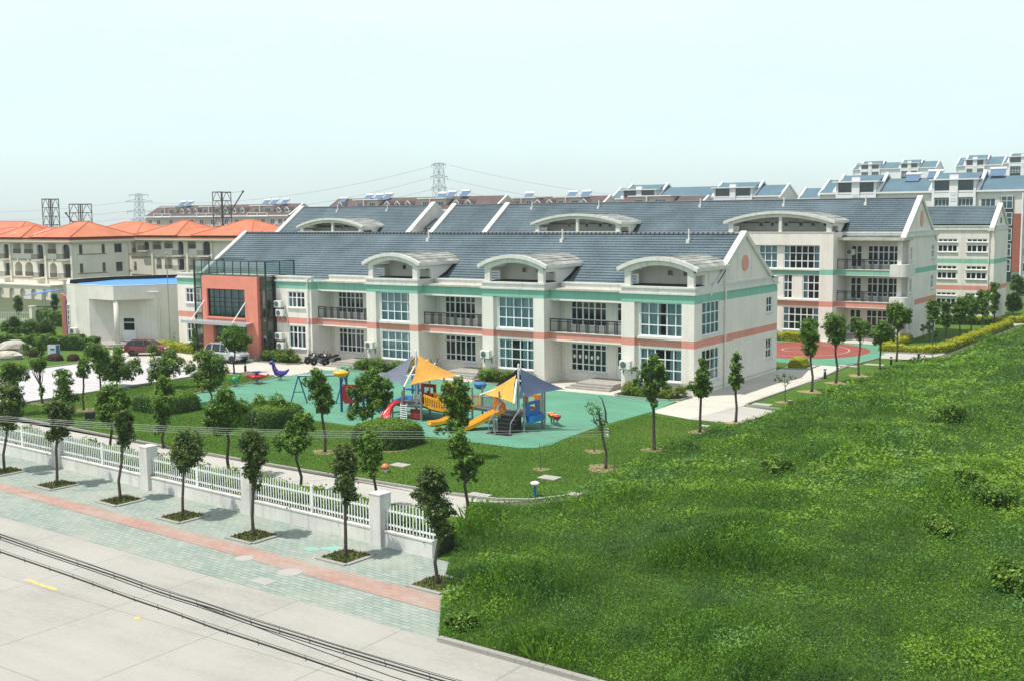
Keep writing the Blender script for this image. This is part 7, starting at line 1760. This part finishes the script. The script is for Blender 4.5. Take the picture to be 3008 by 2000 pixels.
M_LEAF_P = leaf_mat('purple_shrub_leaf', [(0, (.035, .018, .016)), (.6, (.085, .045, .035)), (1, (.10, .12, .03))])
M_CORE = paint('shrub_core', (.012, .022, .008), .95, .3)
M_BARK = paint('tree_bark', (.075, .062, .047), .9, .35, 6, bump=.6)
def leaf_cloud(centres, radii, per, size, seed=0, young=.45, up=.95, squash=1.0, flat=None):
    """leaf quads gathered in tufts on the surface of each lobe; returns vertex array and per-leaf value"""
    r_ = np.random.default_rng(seed); VV, AA = [], []
    for (c, rad) in zip(centres, radii):
        n = max(24, int(per*rad*rad)); m = max(6, int(26*(rad/.35)**1.3))
        d = r_.normal(size=(m, 3)); d /= np.linalg.norm(d, axis=1)[:, None]; d[:, 2] *= squash
        tc = np.array(c)+d*rad*r_.uniform(.62, 1.08, (m, 1)); tv = r_.uniform(-.28, .26, m)
        k = r_.integers(0, m, n); inner = r_.random(n) < .22
        p = tc[k]+r_.normal(size=(n, 3))*rad*.135
        q = np.array(c)+r_.normal(size=(n, 3))*rad*.38; p[inner] = q[inner]
        rel = (p-np.array(c))/rad; dist = np.linalg.norm(rel, axis=1)
        nm = d[k]*.75+r_.normal(size=(n, 3))*.42; nm[inner] = r_.normal(size=(int(inner.sum()), 3)); nm[:, 2] += up*.8
        nm /= np.linalg.norm(nm, axis=1)[:, None]
        t = r_.normal(size=(n, 3)); t -= nm*(t*nm).sum(1)[:, None]; t /= np.linalg.norm(t, axis=1)[:, None]
        b = np.cross(nm, t); s = size*r_.uniform(.65, 1.3, (n, 1))
        VV.append(np.stack([p-t*s, p+b*s*.5-t*s*.1, p+t*s, p-b*s*.5-t*s*.1], 1))
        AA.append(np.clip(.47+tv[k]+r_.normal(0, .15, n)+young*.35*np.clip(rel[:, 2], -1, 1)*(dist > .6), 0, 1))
    return np.concatenate(VV), np.concatenate(AA)
def quads_obj(name, V, A, m, parent=None, kind=None):
    n = len(V); k = V.shape[1]; me = bpy.data.meshes.new(name)
    if parent is not None: V = V-np.array(base_of(parent))
    me.vertices.add(n*k); me.vertices.foreach_set('co', V.reshape(-1).astype(np.float32))
    me.loops.add(n*k); me.loops.foreach_set('vertex_index', np.arange(n*k, dtype=np.int32))
    me.polygons.add(n); me.polygons.foreach_set('loop_start', np.arange(0, n*k, k, dtype=np.int32)); me.polygons.foreach_set('loop_total', np.full(n, k, dtype=np.int32))
    me.update(calc_edges=True)
    at = me.attributes.new('var', 'FLOAT', 'FACE'); at.data.foreach_set('value', A.astype(np.float32))
    me.materials.append(m); me.validate()
    o = bpy.data.objects.new(name, me); COL.objects.link(o)
    if parent is not None: o.parent = parent
    if kind: o['kind'] = kind
    return o
TL = {
 's': ['pavement tree at the far left edge with a slanting trunk and dark wide crown', 'pavement tree with a dark ragged crown in the pit left of the third fence pillar', 'slender pavement tree with a narrow dark crown in front of the third fence bay', 'pavement tree with a broad bronze tinted crown and leaning trunk',
       'pavement tree with leaves growing far down its crooked trunk, in the pit with white litter', 'pavement tree with a tall thin crown beside the teal paving patch', 'dark many lobed pavement tree at the edge of the weeds, rightmost of its row'],
 'v': ['round bright green tree behind the fence in front of the black floodlight', 'dark columnar tree standing before the left clipped shrub', 'wide dark tree with a forked stem between the left and middle clipped shrubs', 'bright green tree with a long left branch behind the fourth fence bay',
       'lumpy tree behind the fence just left of the square lawn cover', 'irregular low tree at the right end of the fence where the lane ends', 'tall column shaped tree in front of the yellow single slide'],
 'l': ['slim dark tree on the lawn in a ring of bare soil, before the swing frame', 'big rounded yellow green tree above the right clipped shrub', 'broad lobed tree between the drive and the green rubber', 'small mop headed tree with a thin bent trunk on the drive lawn', 'wide crowned tree overhanging the middle of the drive', 'spreading tree with a forked trunk and a long right arm beside the drive',
       'flat topped leafy tree in front of the entrance steps', 'thin tree with sprouting stem at the left end of the drive lawn', 'upright leafy tree standing in front of the pale drive paving', 'dense dark tree at the far left above the fence', 'round headed tree before the silver car'],
 'c': ['small conical evergreen beside the coral portal'],
 'y': ['tiny leafy sapling in front of the red car', 'low bushy sapling right of the red car', 'small round sapling near the hall steps', 'thin grey sapling nearest the three storey gable', 'forked grey sapling on the lawn enclosed by golden hedge', 'low thin sapling at the front corner of the golden hedge'],
 'p': ['gaunt half bare tree with broken branches on the right lawn', 'bare twiggy sapling beside the pale side path'],
 'r': ['bushy path tree with leaves low on its trunk, in front of the right bay window', 'path tree with a tapering crown before the corner of the gable', 'narrow spindle shaped tree in front of the blank gable wall', 'tall oval path tree left of the red court', 'round path tree standing before the red court', 'crooked path tree with two leaf tiers right of the red court', 'low forked path tree beside the long white covers', 'large spreading path tree before the corner balcony'],
 'q': ['first young tree inside the golden hedge, nearest the front corner', 'slim ragged young tree second along the golden hedge', 'round full young tree at the middle of the golden hedge', 'lighter young tree just right of the fullest one along the golden hedge', 'tall dark young tree towards the far end of the golden hedge', 'thin tall tree with a tufted top by the third block corner', 'stand alone round tree at the far right edge of the lawns'],
 'b': ['dark round tree on the left garden lawn behind the long hedge', 'bushy dark shrub tree beside the round one in the left garden', 'wide bushy tree nearest the orange panel of the hall', 'slim pale tree in front of the villa arcade', 'slim tree before the blue awning', 'dense dark shrub tree between the hall and the school'],
 'f': ['distant dark tree at the foot of the brick faced apartment block']}
cnt = {}
def tree(kind, x, y, blobs, i):
    k = cnt.get(kind, 0); cnt[kind] = k+1
    grp = {'s': 'trees along the street pavement', 'v': 'trees along the inner lane', 'l': 'trees on the school lawn', 'r': 'trees along the right hand path', 'q': 'young trees behind the golden hedge', 'b': 'trees of the left garden', 'y': 'saplings', 'p': 'sparse young trees'}.get(kind)
    t = thing('sapling' if kind == 'y' else 'tree', TL[kind][k], 'tree', (x, y, 0), group=grp)
    v = Vector((x, y)).normalized(); u = Vector((v.y, -v.x)); rr = random.Random(i*7+3)
    C, Rd = [], []
    for du, z, r_ in blobs:
        r_ = min(r_, 1.2); dj = rr.uniform(-.45, .45)*max(r_, .25)*1.6
        C.append((x+u.x*du+v.x*dj, y+u.y*du+v.y*dj, max(z, r_*.5))); Rd.append(r_*1.02)
    # a few lobes towards the back so that the crown has depth from the side too
    n0 = len(C); zc = sum(c[2] for c in C)/n0
    if kind not in 'py':
        for j in range(0, n0, 2):
            du, z, r_ = blobs[j]; dj = rr.choice((-1, 1))*rr.uniform(.5, .95)*max(.35, abs(du)+.3)
            C.append((x+u.x*du*.45+v.x*dj, y+u.y*du*.45+v.y*dj, z)); Rd.append(min(1.0, r_*.92))
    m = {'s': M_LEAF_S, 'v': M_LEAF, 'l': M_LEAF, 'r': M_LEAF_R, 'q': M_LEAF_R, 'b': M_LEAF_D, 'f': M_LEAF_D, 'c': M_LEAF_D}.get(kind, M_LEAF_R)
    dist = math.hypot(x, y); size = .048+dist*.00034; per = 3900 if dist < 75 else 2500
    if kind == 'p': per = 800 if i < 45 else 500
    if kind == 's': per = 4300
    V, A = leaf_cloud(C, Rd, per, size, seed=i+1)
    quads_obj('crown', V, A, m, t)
    # trunk and limbs
    top = max(c[2] for c in C[:n0]); low = min(c[2]-r_ for c, r_ in zip(C[:n0], Rd))
    cx = sum(c[0] for c in C[:n0])/n0; cy = sum(c[1] for c in C[:n0])/n0
    fk = max(.35, min(low+.25*(top-low), top*.7)); r0 = (.022 if kind == 's' else .03)+.011*top if kind not in 'yp' else .03
    if kind == 'p' and k == 0: r0 = .07
    b = MB()
    bx, by = rr.uniform(-.09, .09), rr.uniform(-.09, .09); fx, fy = lerp(x, cx, .55), lerp(y, cy, .55)
    b.tube([(x, y, -.02), (x+bx*.3, y+by*.3, .08*fk), (x+bx, y+by, .35*fk), (lerp(x, fx, .6)-bx*.5, lerp(y, fy, .6)-by, .7*fk), (fx, fy, fk), (lerp(fx, cx, .7), lerp(fy, cy, .7), lerp(fk, top, .55))], [r0*1.5, r0*1.15, r0, r0*.92, r0*.82, r0*.4], 8)
    b.build('trunk', M_BARK, t, smooth=True)
    b = MB()
    for j in range(n0):
        c = C[j]; s = rr.uniform(.75, 1.1); zz = min(fk*s, c[2]-.1); zz = max(zz, .2)
        tt = min(1, zz/fk); sx, sy = lerp(x, fx, tt), lerp(y, fy, tt)
        b.tube([(sx, sy, zz), (lerp(sx, c[0], .5), lerp(sy, c[1], .5), lerp(zz, c[2], .35)), (c[0], c[1], c[2]+Rd[j]*.3)], [r0*.5, r0*.33, r0*.12], 5)
    if kind == 'p':
        for j in range(26 if k else 10):
            c = C[j % n0]; e = Vector((rr.uniform(-1, 1), rr.uniform(-1, 1), rr.uniform(.2, 1))).normalized()*Rd[j % n0]*1.8
            b.tube([c, (c[0]+e.x, c[1]+e.y, c[2]+e.z)], [.012, .004], 4)
        if k == 0: b.tube([(x, y, 2.4), (x-.02, y, 3.0), (x-.28, y+.1, 3.6), (x-.5, y+.1, 3.75)], [.06, .05, .03, .01], 6)
    b.build('limbs', M_BARK, t)
    return t
for i, (kd, x, y, bl) in enumerate(TREES): tree(kd, x, y, bl, i)
# rings of bare soil round the lawn trees
for x, y, r_ in ((-43.66, 45.3, .75), (-28.38, 49.94, 1.05), (-67.65, 46.81, .85), (-72.63, 46.95, .85), (-74.3, 52.9, .8), (-28.38, 55.35, .7), (-28.45, 61.4, .7), (-27.92, 65.5, .75), (-28.11, 79.72, .95), (-28.0, 84.75, .8), (-27.7, 89.5, .9), (-28.04, 74.28, .65), (-72.43, 64.62, .6), (-31.1, 48.0, .45), (-31.0, 53.3, .6), (-66.4, 51.4, .9), (-41.9, 48.6, 1.9), (-62.3, 53.3, .6)):
    a0 = random.random()*6
    pts = [(x+r_*(1+.13*math.sin(3*a+a0)+.06*math.sin(7*a+a0))*math.cos(a), y+r_*.92*(1+.13*math.sin(3*a+a0))*math.sin(a)) for a in np.linspace(0, 2*math.pi, 29)[:-1]]
    b = MB(); b.face([(*p, .019) for p in pts]); struct(b.build('bare_soil', M_SOIL))
# two thin stakes on the lawn
for x, y, h, l in ((-31.1, 48.0, 1.35, 'thin dead stick standing in a small soil heap on the lawn'), (-31.0, 53.3, .45, 'short dead twig in a soil patch behind the gaunt tree')):
    b = MB(); b.tube([(x, y, 0), (x-.04, y, h*.5), (x-.1, y+.03, h)], [.022, .016, .008], 6); tag(b.build('dead_stick', M_BARK), l, 'stick')

def shrub(name, label, cat, x, y, rx, ry, h, m, per=5200, size=.06, group=None, boxy=4.0, seed=1, z0=0.0, lump=0.0):
    t = thing(name, label, cat, (x, y, z0), group=group)
    r_ = np.random.default_rng(seed)
    area = 2*math.pi*(rx+ry)/2*h+math.pi*rx*ry; n = int(per*area*.35)
    # superellipsoid surface points
    d = r_.normal(size=(n, 3)); d[:, 2] = np.abs(d[:, 2])*1.1-.15*r_.random(n); d /= np.linalg.norm(d, axis=1)[:, None]
    e = boxy; sc = (np.abs(d[:, 0])**e+np.abs(d[:, 1])**e+np.abs(d[:, 2])**e)**(-1/e)
    lm = 1+lump*np.sin(d[:, 0]*5+seed)*np.cos(d[:, 1]*5+seed*2)
    p = d*(sc*lm*r_.normal(.98, .045, n))[:, None]*np.array([rx, ry, h]); p[:, 2] = np.maximum(p[:, 2], .02); p += np.array([x, y, z0])
    g_ = np.sign(d)*np.abs(d)**(e-1); g_ /= np.linalg.norm(g_, axis=1)[:, None]; nm = g_+r_.normal(size=(n, 3))*.4; nm[:, 2] += .15; nm /= np.linalg.norm(nm, axis=1)[:, None]
    tt = r_.normal(size=(n, 3)); tt -= nm*(tt*nm).sum(1)[:, None]; tt /= np.linalg.norm(tt, axis=1)[:, None]; bb = np.cross(nm, tt); s = size*r_.uniform(.6, 1.3, (n, 1))
    V = np.stack([p-tt*s, p+bb*s*.5, p+tt*s, p-bb*s*.5], 1)
    A = np.clip(.40+r_.normal(0, .17, n)+.38*np.clip((d[:, 2]*sc-.72)/.2, 0, 1), 0, 1)  # sunlit look of the shrub top painted in as lighter leaf colour
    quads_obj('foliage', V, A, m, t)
    b = MB(); i0 = 0; N, K = 18, 7; 
    for j in range(K+1):
        ph = (math.pi/2)*j/K
        for i in range(N):
            a = 2*math.pi*i/N; q = np.array([math.cos(a)*math.cos(ph), math.sin(a)*math.cos(ph), math.sin(ph)]); q = q*(np.abs(q)**e).sum()**(-1/e)*.88
            b.v.append((x+q[0]*rx, y+q[1]*ry, z0+q[2]*h))
    for j in range(K):
        for i in range(N): i2 = (i+1) % N; b.f.append((j*N+i, j*N+i2, (j+1)*N+i2, (j+1)*N+i)); b.m.append(0); b.a.append(.5)
    b.build('woody_core', M_CORE, t)
    return t
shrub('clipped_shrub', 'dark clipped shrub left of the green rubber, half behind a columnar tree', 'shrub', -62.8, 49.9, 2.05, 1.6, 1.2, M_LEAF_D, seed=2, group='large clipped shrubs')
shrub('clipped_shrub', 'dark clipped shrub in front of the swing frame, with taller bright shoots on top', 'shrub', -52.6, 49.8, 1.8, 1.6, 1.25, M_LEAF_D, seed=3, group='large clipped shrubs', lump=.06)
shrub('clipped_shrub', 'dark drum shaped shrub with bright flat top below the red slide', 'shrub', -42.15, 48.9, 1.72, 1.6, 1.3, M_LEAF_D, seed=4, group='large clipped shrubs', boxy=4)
V, A = leaf_cloud([(-53.2, 49.5, 1.35), (-52.2, 49.9, 1.5), (-51.7, 50, 1.25), (-53.8, 49.9, 1.15)], [.5, .5, .45, .45], 3200, .075, seed=77)
shb = [o for o in bpy.data.objects if o.get('label', '').startswith('dark clipped shrub in front')][0]; quads_obj('top_shoots', V, A, M_LEAF, shb)
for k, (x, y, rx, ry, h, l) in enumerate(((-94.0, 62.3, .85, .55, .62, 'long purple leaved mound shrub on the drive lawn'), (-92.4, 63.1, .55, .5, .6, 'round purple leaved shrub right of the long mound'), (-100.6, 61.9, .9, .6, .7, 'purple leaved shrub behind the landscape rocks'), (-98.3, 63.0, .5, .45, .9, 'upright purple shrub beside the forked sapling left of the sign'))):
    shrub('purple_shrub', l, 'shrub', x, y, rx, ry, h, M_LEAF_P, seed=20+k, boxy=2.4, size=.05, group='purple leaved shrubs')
def hedge(label, pts, w_, h, m, per=1500, size=.06, seed=1, group=None, rough=.06, name='hedge'):
    t = thing(name, label, 'hedge', (pts[0][0], pts[0][1], 0), group=group); r_ = np.random.default_rng(seed); VV, AA = [], []; b = MB()
    for p, q in zip(pts, pts[1:]):
        p, q = np.array(p), np.array(q); L = np.linalg.norm(q-p); u = (q-p)/L; nr = np.array([-u[1], u[0]])
        n = int(per*L*(w_+2*h)); s = r_.random(n)*(L+w_*.6)-w_*.3; f = r_.random(n)*(w_+2*h); lat = np.where(f < h, -w_/2, np.where(f > w_+h, w_/2, f-h-w_/2)); z = np.where(f < h, f, np.where(f > w_+h, f-w_-h, h))
        lumpy = h*.12*np.sin(s*2.1+seed)+h*.08*np.sin(s*5.3)
        P = np.stack([p[0]+u[0]*s+nr[0]*lat, p[1]+u[1]*s+nr[1]*lat, z*(1+lumpy/h)], 1)+r_.normal(size=(n, 3))*rough; P[:, 2] = np.abs(P[:, 2])
        nm = np.stack([nr[0]*lat/w_*2, nr[1]*lat/w_*2, np.where(z >= h, 1.2, .2)], 1)+r_.normal(size=(n, 3))*.55; nm /= np.linalg.norm(nm, axis=1)[:, None]
        tt = r_.normal(size=(n, 3)); tt -= nm*(tt*nm).sum(1)[:, None]; tt /= np.linalg.norm(tt, axis=1)[:, None]; bb = np.cross(nm, tt); sz = size*r_.uniform(.6, 1.35, (n, 1))
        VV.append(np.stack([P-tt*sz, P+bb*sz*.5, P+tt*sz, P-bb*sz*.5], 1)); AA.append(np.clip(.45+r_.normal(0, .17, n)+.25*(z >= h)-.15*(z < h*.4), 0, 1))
        F = ((p[0], p[1], 0), tuple(u), (u[1], -u[0])); b.obox(*F, -w_*.25, L+w_*.25, -w_*.44, w_*.44, 0, h*.86)
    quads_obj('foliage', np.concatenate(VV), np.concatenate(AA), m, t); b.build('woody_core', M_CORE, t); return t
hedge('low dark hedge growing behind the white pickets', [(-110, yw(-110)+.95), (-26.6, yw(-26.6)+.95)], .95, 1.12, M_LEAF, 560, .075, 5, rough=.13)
hedge('golden clipped hedge bordering the grey back path', [(-30.4, 106.0), (-26.7, 106.5), (-25.95, 107.8), (-25.45, 135.6)], .9, .6, M_LEAF_Y, 620, .085, 6, 'golden hedges')
hedge('short golden hedge running towards the three storey gable', [(-30.7, 106.6), (-30.75, 111.2), (-31.0, 115.6)], .8, .6, M_LEAF_Y, 620, .085, 7, 'golden hedges')
hedge('golden hedge in front of the third block', [(-34.0, 137.0), (-25.2, 140.4), (-24.4, 150)], .9, .6, M_LEAF_Y, 520, .09, 8, 'golden hedges')
hedge('golden green hedge under the ground floor windows behind the red court', [(-46.5, 110.4), (-38.9, 110.6)], 1.2, .75, M_LEAF_Y, 620, .085, 9, 'golden hedges')
hedge('dark low hedge behind the young trees', [(-35, 134.2), (-27.6, 136.6)], .8, .7, M_LEAF_D, 420, .09, 10)
hedge('long dark clipped hedge in front of the hall', [(-110.5, 63.6), (-104, 66.6), (-98.2, 69.3)], 1.5, 1.25, M_LEAF_D, 620, .08, 11)
hedge('golden hedge between the red car and the coral entrance', [(-93.0, 73.6), (-89.4, 72.6), (-86.4, 72.3)], 1.0, .7, M_LEAF_Y, 620, .08, 12, 'golden hedges')
hedge('far dark hedge along the villa fence', [(-129, 84), (-124, 82.5), (-119, 83.5)], 1.2, 1.5, M_LEAF_D, 350, .1, 13)
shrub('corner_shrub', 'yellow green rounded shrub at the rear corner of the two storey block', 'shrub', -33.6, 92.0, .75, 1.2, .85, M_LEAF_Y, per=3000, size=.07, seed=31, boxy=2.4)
# planting beds before the bays
def bed(label, x0, x1, y0, y1, items, seed):
    t = thing('planting_bed', label, 'planting bed', ((x0+x1)/2, (y0+y1)/2, 0), group='planting beds before the bay windows'); rr = random.Random(seed)
    b = MB()
    pts = [(x0, y1), (x0, y0+.5), (x0+.5, y0), (x1-.6, y0), (x1, y0+.6), (x1, y1)]
    for p, q in zip(pts, pts[1:]):
        F = fr2(p, q); L = math.hypot(q[0]-p[0], q[1]-p[1]); b.obox(*F, -.03, L+.03, -.06, .06, 0, .14)
    b.build('kerb', M_KERB, t)
    b = MB(); b.face([(*p, .09) for p in pts[::-1]]) ; b.build('soil', M_FIELD, t)
    for k, (fx, fy, r_, h, m) in enumerate(items):
        cx, cy = lerp(x0+.3, x1-.3, fx), lerp(y0+.35, y1-.3, fy)
        V, A = leaf_cloud([(cx+rr.uniform(-.6, .6)*r_, cy+rr.uniform(-.5, .5)*r_, .1+h*rr.uniform(.35, .8)) for _ in range(5)], [r_*rr.uniform(.45, .7) for _ in range(5)], 1900, .07, seed=seed*13+k, young=.8)
        V[:, :, 2] = np.maximum(V[:, :, 2], .1)
        V[:, :, 1] = np.minimum(V[:, :, 1], y1-.02)
        quads_obj('shrub', V, A, m, t)
G1, G2, Y1, D1 = M_LEAF, M_LEAF_R, M_LEAF_Y, M_LEAF_D
M_LEAF_YG = leaf_mat('yellow_green_shrub_leaf', [(0, (.05, .09, .012)), (.5, (.14, .20, .025)), (1, (.28, .30, .05))])
YG = M_LEAF_YG
bed('planting bed under the bay window nearest the gable', -39.6, -34.45, 70.5, 72.95, [(.05, .8, .6, .6, YG), (.2, .75, .65, .7, YG), (.1, .25, .6, .35, D1), (.3, .2, .6, .35, D1), (.42, .75, .6, .6, YG), (.5, .25, .6, .4, G1), (.62, .4, .7, .45, YG), (.75, .85, .55, .8, D1), (.8, .3, .6, .4, YG), (.95, .6, .6, .85, YG)], 1)
bed('planting bed under the middle bay window behind the right play tower', -52.4, -46.95, 70.6, 72.95, [(.05, .6, .65, .8, D1), (.22, .5, .7, .85, G1), (.38, .4, .65, .7, YG), (.52, .55, .65, .8, G1), (.68, .5, .6, .6, YG), (.83, .7, .55, .6, D1), (.95, .5, .6, .6, YG)], 2)
bed('planting bed under the bay window behind the left play tower', -65.6, -59.4, 70.8, 72.95, [(.05, .5, .65, .6, G1), (.2, .55, .7, .9, D1), (.36, .5, .7, .85, G1), (.52, .5, .65, .8, G2), (.68, .6, .65, .9, D1), (.84, .5, .65, .9, G1), (.95, .6, .5, .7, D1)], 3)
bed('planting bed with mixed shrubs between the glass block and the downpipe', -76.4, -72.0, 70.9, 72.95, [(.08, .6, .7, .9, G1), (.2, .35, .6, .7, D1), (.38, .5, .65, .6, G2), (.52, .7, .6, 1.0, YG), (.66, .4, .6, .6, YG), (.8, .65, .7, 1.15, D1), (.95, .45, .55, .7, YG)], 4)

# ================================================================== ROUGH FIELD
fpoly = fe+[(-29.5, 40.8), (-27.9, 41.2), (-26.3, 43.6), (-27.4, 48), (-27.9, 54), (-28.0, 61), (-27.4, 66), (-27.2, 72), (-27.1, 79.5), (-26.7, 89), (-26.6, 101), (-24.6, 104), (-24.0, 137), (-22, 165), (34, 165), (34, 24.4), (-18.3, 26.5)]
sheet('field', fpoly, 0.046, M_FIELD)
def inside(P, poly):
    x, y = P[:, 0], P[:, 1]; c = np.zeros(len(P), bool); n = len(poly)
    for i in range(n):
        (x0, y0), (x1, y1) = poly[i], poly[(i+1) % n]
        k = ((y0 > y) != (y1 > y)) & (x < (x1-x0)*(y-y0)/((y1-y0) if y1 != y0 else 1e-9)+x0); c ^= k
    return c
r_ = np.random.default_rng(99)
M_WEED = leaf_mat('weed_leaf', [(0, (.042, .112, .012)), (.36, (.120, .252, .022)), (.68, (.165, .31, .028)), (1, (.30, .41, .065))], .36, .5, [(0, (.028, .085, .022)), (.45, (.085, .210, .046)), (1, (.20, .33, .11))])
bump_c = np.stack([r_.uniform(-30, 20, 700), r_.uniform(24, 165, 700)], 1); bump_r = r_.uniform(.5, 2.6, 700); bump_h = r_.uniform(-.22, .62, 700)
def hfield(P):
    h = np.full(len(P), .30)
    for c, rad, a in zip(bump_c, bump_r, bump_h):
        d2 = ((P-c)**2).sum(1)/rad**2; h += a*np.exp(-d2*1.4)
    return np.clip(h, .1, 1.1)
def vnoise(P, s, seed):
    q = np.random.default_rng(seed); k = q.normal(size=(6, 2))*s; ph = q.uniform(0, 6.28, 6); return sum(np.sin(P@k[i]+ph[i]) for i in range(6))/6
def field_pts(n):
    out = []; tot = 0
    while tot < n:
        d = 22*(165/22)**r_.random(200000)**1.05            # more samples close to the camera
        az = r_.uniform(R(-44), R(8), 200000); P = np.stack([np.sin(az)*d, np.cos(az)*d], 1); P = P[inside(P, fpoly)]
        out.append(P); tot += len(P)
    return np.concatenate(out)[:n]
def weeds(n, kind):
    P = field_pts(n); P = P+r_.normal(size=P.shape)*.02; edge = inside(P, fpoly); P = P[edge]; n = len(P)
    h = hfield(P); D = np.hypot(P[:, 0], P[:, 1]); sc = np.clip(D/45, .75, 2.6)
    pat = vnoise(P, .38, 3)*.9+vnoise(P, 1.9, 4)*.55
    if kind == 'blade':
        L = h*r_.uniform(.5, 1.0, n); an = r_.uniform(0, 6.28, n); w_ = .011*sc*r_.uniform(.7, 1.5, n); lean = r_.normal(0, .28, (n, 2))*L[:, None]
        dx, dy = np.cos(an)*w_, np.sin(an)*w_; z0 = .04+0*L
        V = np.stack([np.stack([P[:, 0]-dx, P[:, 1]-dy, z0], 1), np.stack([P[:, 0]+dx, P[:, 1]+dy, z0], 1), np.stack([P[:, 0]+lean[:, 0]*.45+dx*.8, P[:, 1]+lean[:, 1]*.45+dy*.8, L*.62], 1), np.stack([P[:, 0]+lean[:, 0], P[:, 1]+lean[:, 1], L], 1)], 1)
        A = np.clip(.50+r_.normal(0, .16, n)+pat*.5, 0, 1)
    else:
        z = h*r_.beta(3, 1.4, n); s = .042*sc*r_.uniform(.55, 1.5, n)*(1+.5*(pat > .25)); nm = r_.normal(size=(n, 3))*.55; nm[:, 2] += 1.0; nm /= np.linalg.norm(nm, axis=1)[:, None]
        tt = r_.normal(size=(n, 3)); tt -= nm*(tt*nm).sum(1)[:, None]; tt /= np.linalg.norm(tt, axis=1)[:, None]; bb = np.cross(nm, tt)
        Q = np.stack([P[:, 0], P[:, 1], z], 1); V = np.stack([Q-tt*s[:, None], Q+bb*s[:, None]*.6, Q+tt*s[:, None], Q-bb*s[:, None]*.6], 1)
        A = np.clip(.42+r_.normal(0, .18, n)+pat*.75+.25*(z/h-.7), 0, 1)
    return V, A
V1, A1 = weeds(120000, 'blade'); V2, A2 = weeds(260000, 'leaf')
quads_obj('weeds', np.concatenate([V1, V2]), np.concatenate([A1, A2]), M_WEED, kind='stuff')
for k, (x, y, rx, h, l) in enumerate(((-7.2, 40.3, .8, 1.0, 'dark bushy weed at the right picture edge, halfway up the field'), (-10.9, 46.6, .8, .75, 'dark round weed clump in the middle right of the field'), (-10.1, 52.2, .9, .95, 'dark weed bush near the right edge of the field'), (-11.7, 55.0, .7, 1.0, 'tall dark weed tuft left of the right edge bush'),
        (-21.0, 27.7, .45, .55, 'small leafy bush at the pavement end beside the field kerb'), (-20.7, 53.7, .8, .6, 'low dark weed patch between the lawn and the field middle'), (-16.8, 72.6, 1.2, 1.0, 'far dark weed bank at the upper right of the field'))):
    t = thing('weed_bush', l, 'bush', (x, y, 0), group='dark bushes in the rough field'); rr = random.Random(k)
    V, A = leaf_cloud([(x+rr.uniform(-.7, .7)*rx, y+rr.uniform(-.7, .7)*rx, h*rr.uniform(.3, .75)) for _ in range(8)], [rx*rr.uniform(.35, .6) for _ in range(8)], 2200, .075, seed=300+k); V[:, :, 2] = np.maximum(V[:, :, 2], .05)
    quads_obj('foliage', V, A, M_LEAF, t); b = MB()
    for j in range(6): b.tube([(x, y, 0), (x+rr.uniform(-.5, .5)*rx, y+rr.uniform(-.5, .5)*rx, h*.7)], [.02, .006], 5)
    b.build('stems', M_BARK, t)
# short mown grass blades on the near lawn and verge
lp = kl[1:]+[(-27.4, 48), (-27.9, 54), (-28, 61), (-28, 64.5), (-34, 65), (-34.4, 52.2), (-47.6, 51.7), (-62.7, 52.3), (-67, 55), (-67.6, 64), (-73.6, 64), (-73.6, 45)]
P = np.stack([r_.uniform(-74, -27, 260000), r_.uniform(41, 65, 260000)], 1); P = P[inside(P, lp)]; P = P[np.hypot(P[:, 0], P[:, 1]) < 95][:120000]; n = len(P)
an = r_.uniform(0, 6.28, n); L = r_.uniform(.035, .085, n); w_ = .022; le = r_.normal(0, .02, (n, 2))
V = np.stack([np.stack([P[:, 0]-np.cos(an)*w_, P[:, 1]-np.sin(an)*w_, L*0+.014], 1), np.stack([P[:, 0]+np.cos(an)*w_, P[:, 1]+np.sin(an)*w_, L*0+.014], 1), np.stack([P[:, 0]+le[:, 0], P[:, 1]+le[:, 1], L], 1)], 1)
M_GRASSB = leaf_mat('mown_grass_blade', [(0, (.045, .110, .012)), (.5, (.095, .195, .022)), (1, (.19, .26, .045))], .3, .6)
quads_obj('lawn_grass', V, np.clip(.5+vnoise(P, .5, 9)*.4+r_.normal(0, .15, n), 0, 1), M_GRASSB, kind='stuff')
# ================================================================== HAZE (thin summer air over the whole place)
b = MB(); b.box(-1510, 710, -70, 1710, -1.2, 39.0)
hm = bpy.data.materials.new('summer_haze'); hm.use_nodes = True
ht = hm.node_tree; ht.nodes.remove(ht.nodes['Principled BSDF'])
pv = ht.nodes.new('ShaderNodeVolumePrincipled')
pv.inputs['Color'].default_value = (.90, .97, 1.0, 1); pv.inputs['Density'].default_value = 0.00020; pv.inputs['Anisotropy'].default_value = 0.2
ht.links.new(pv.outputs[0], ht.nodes['Material Output'].inputs['Volume'])
hz = b.build('haze', hm); hz['kind'] = 'stuff'
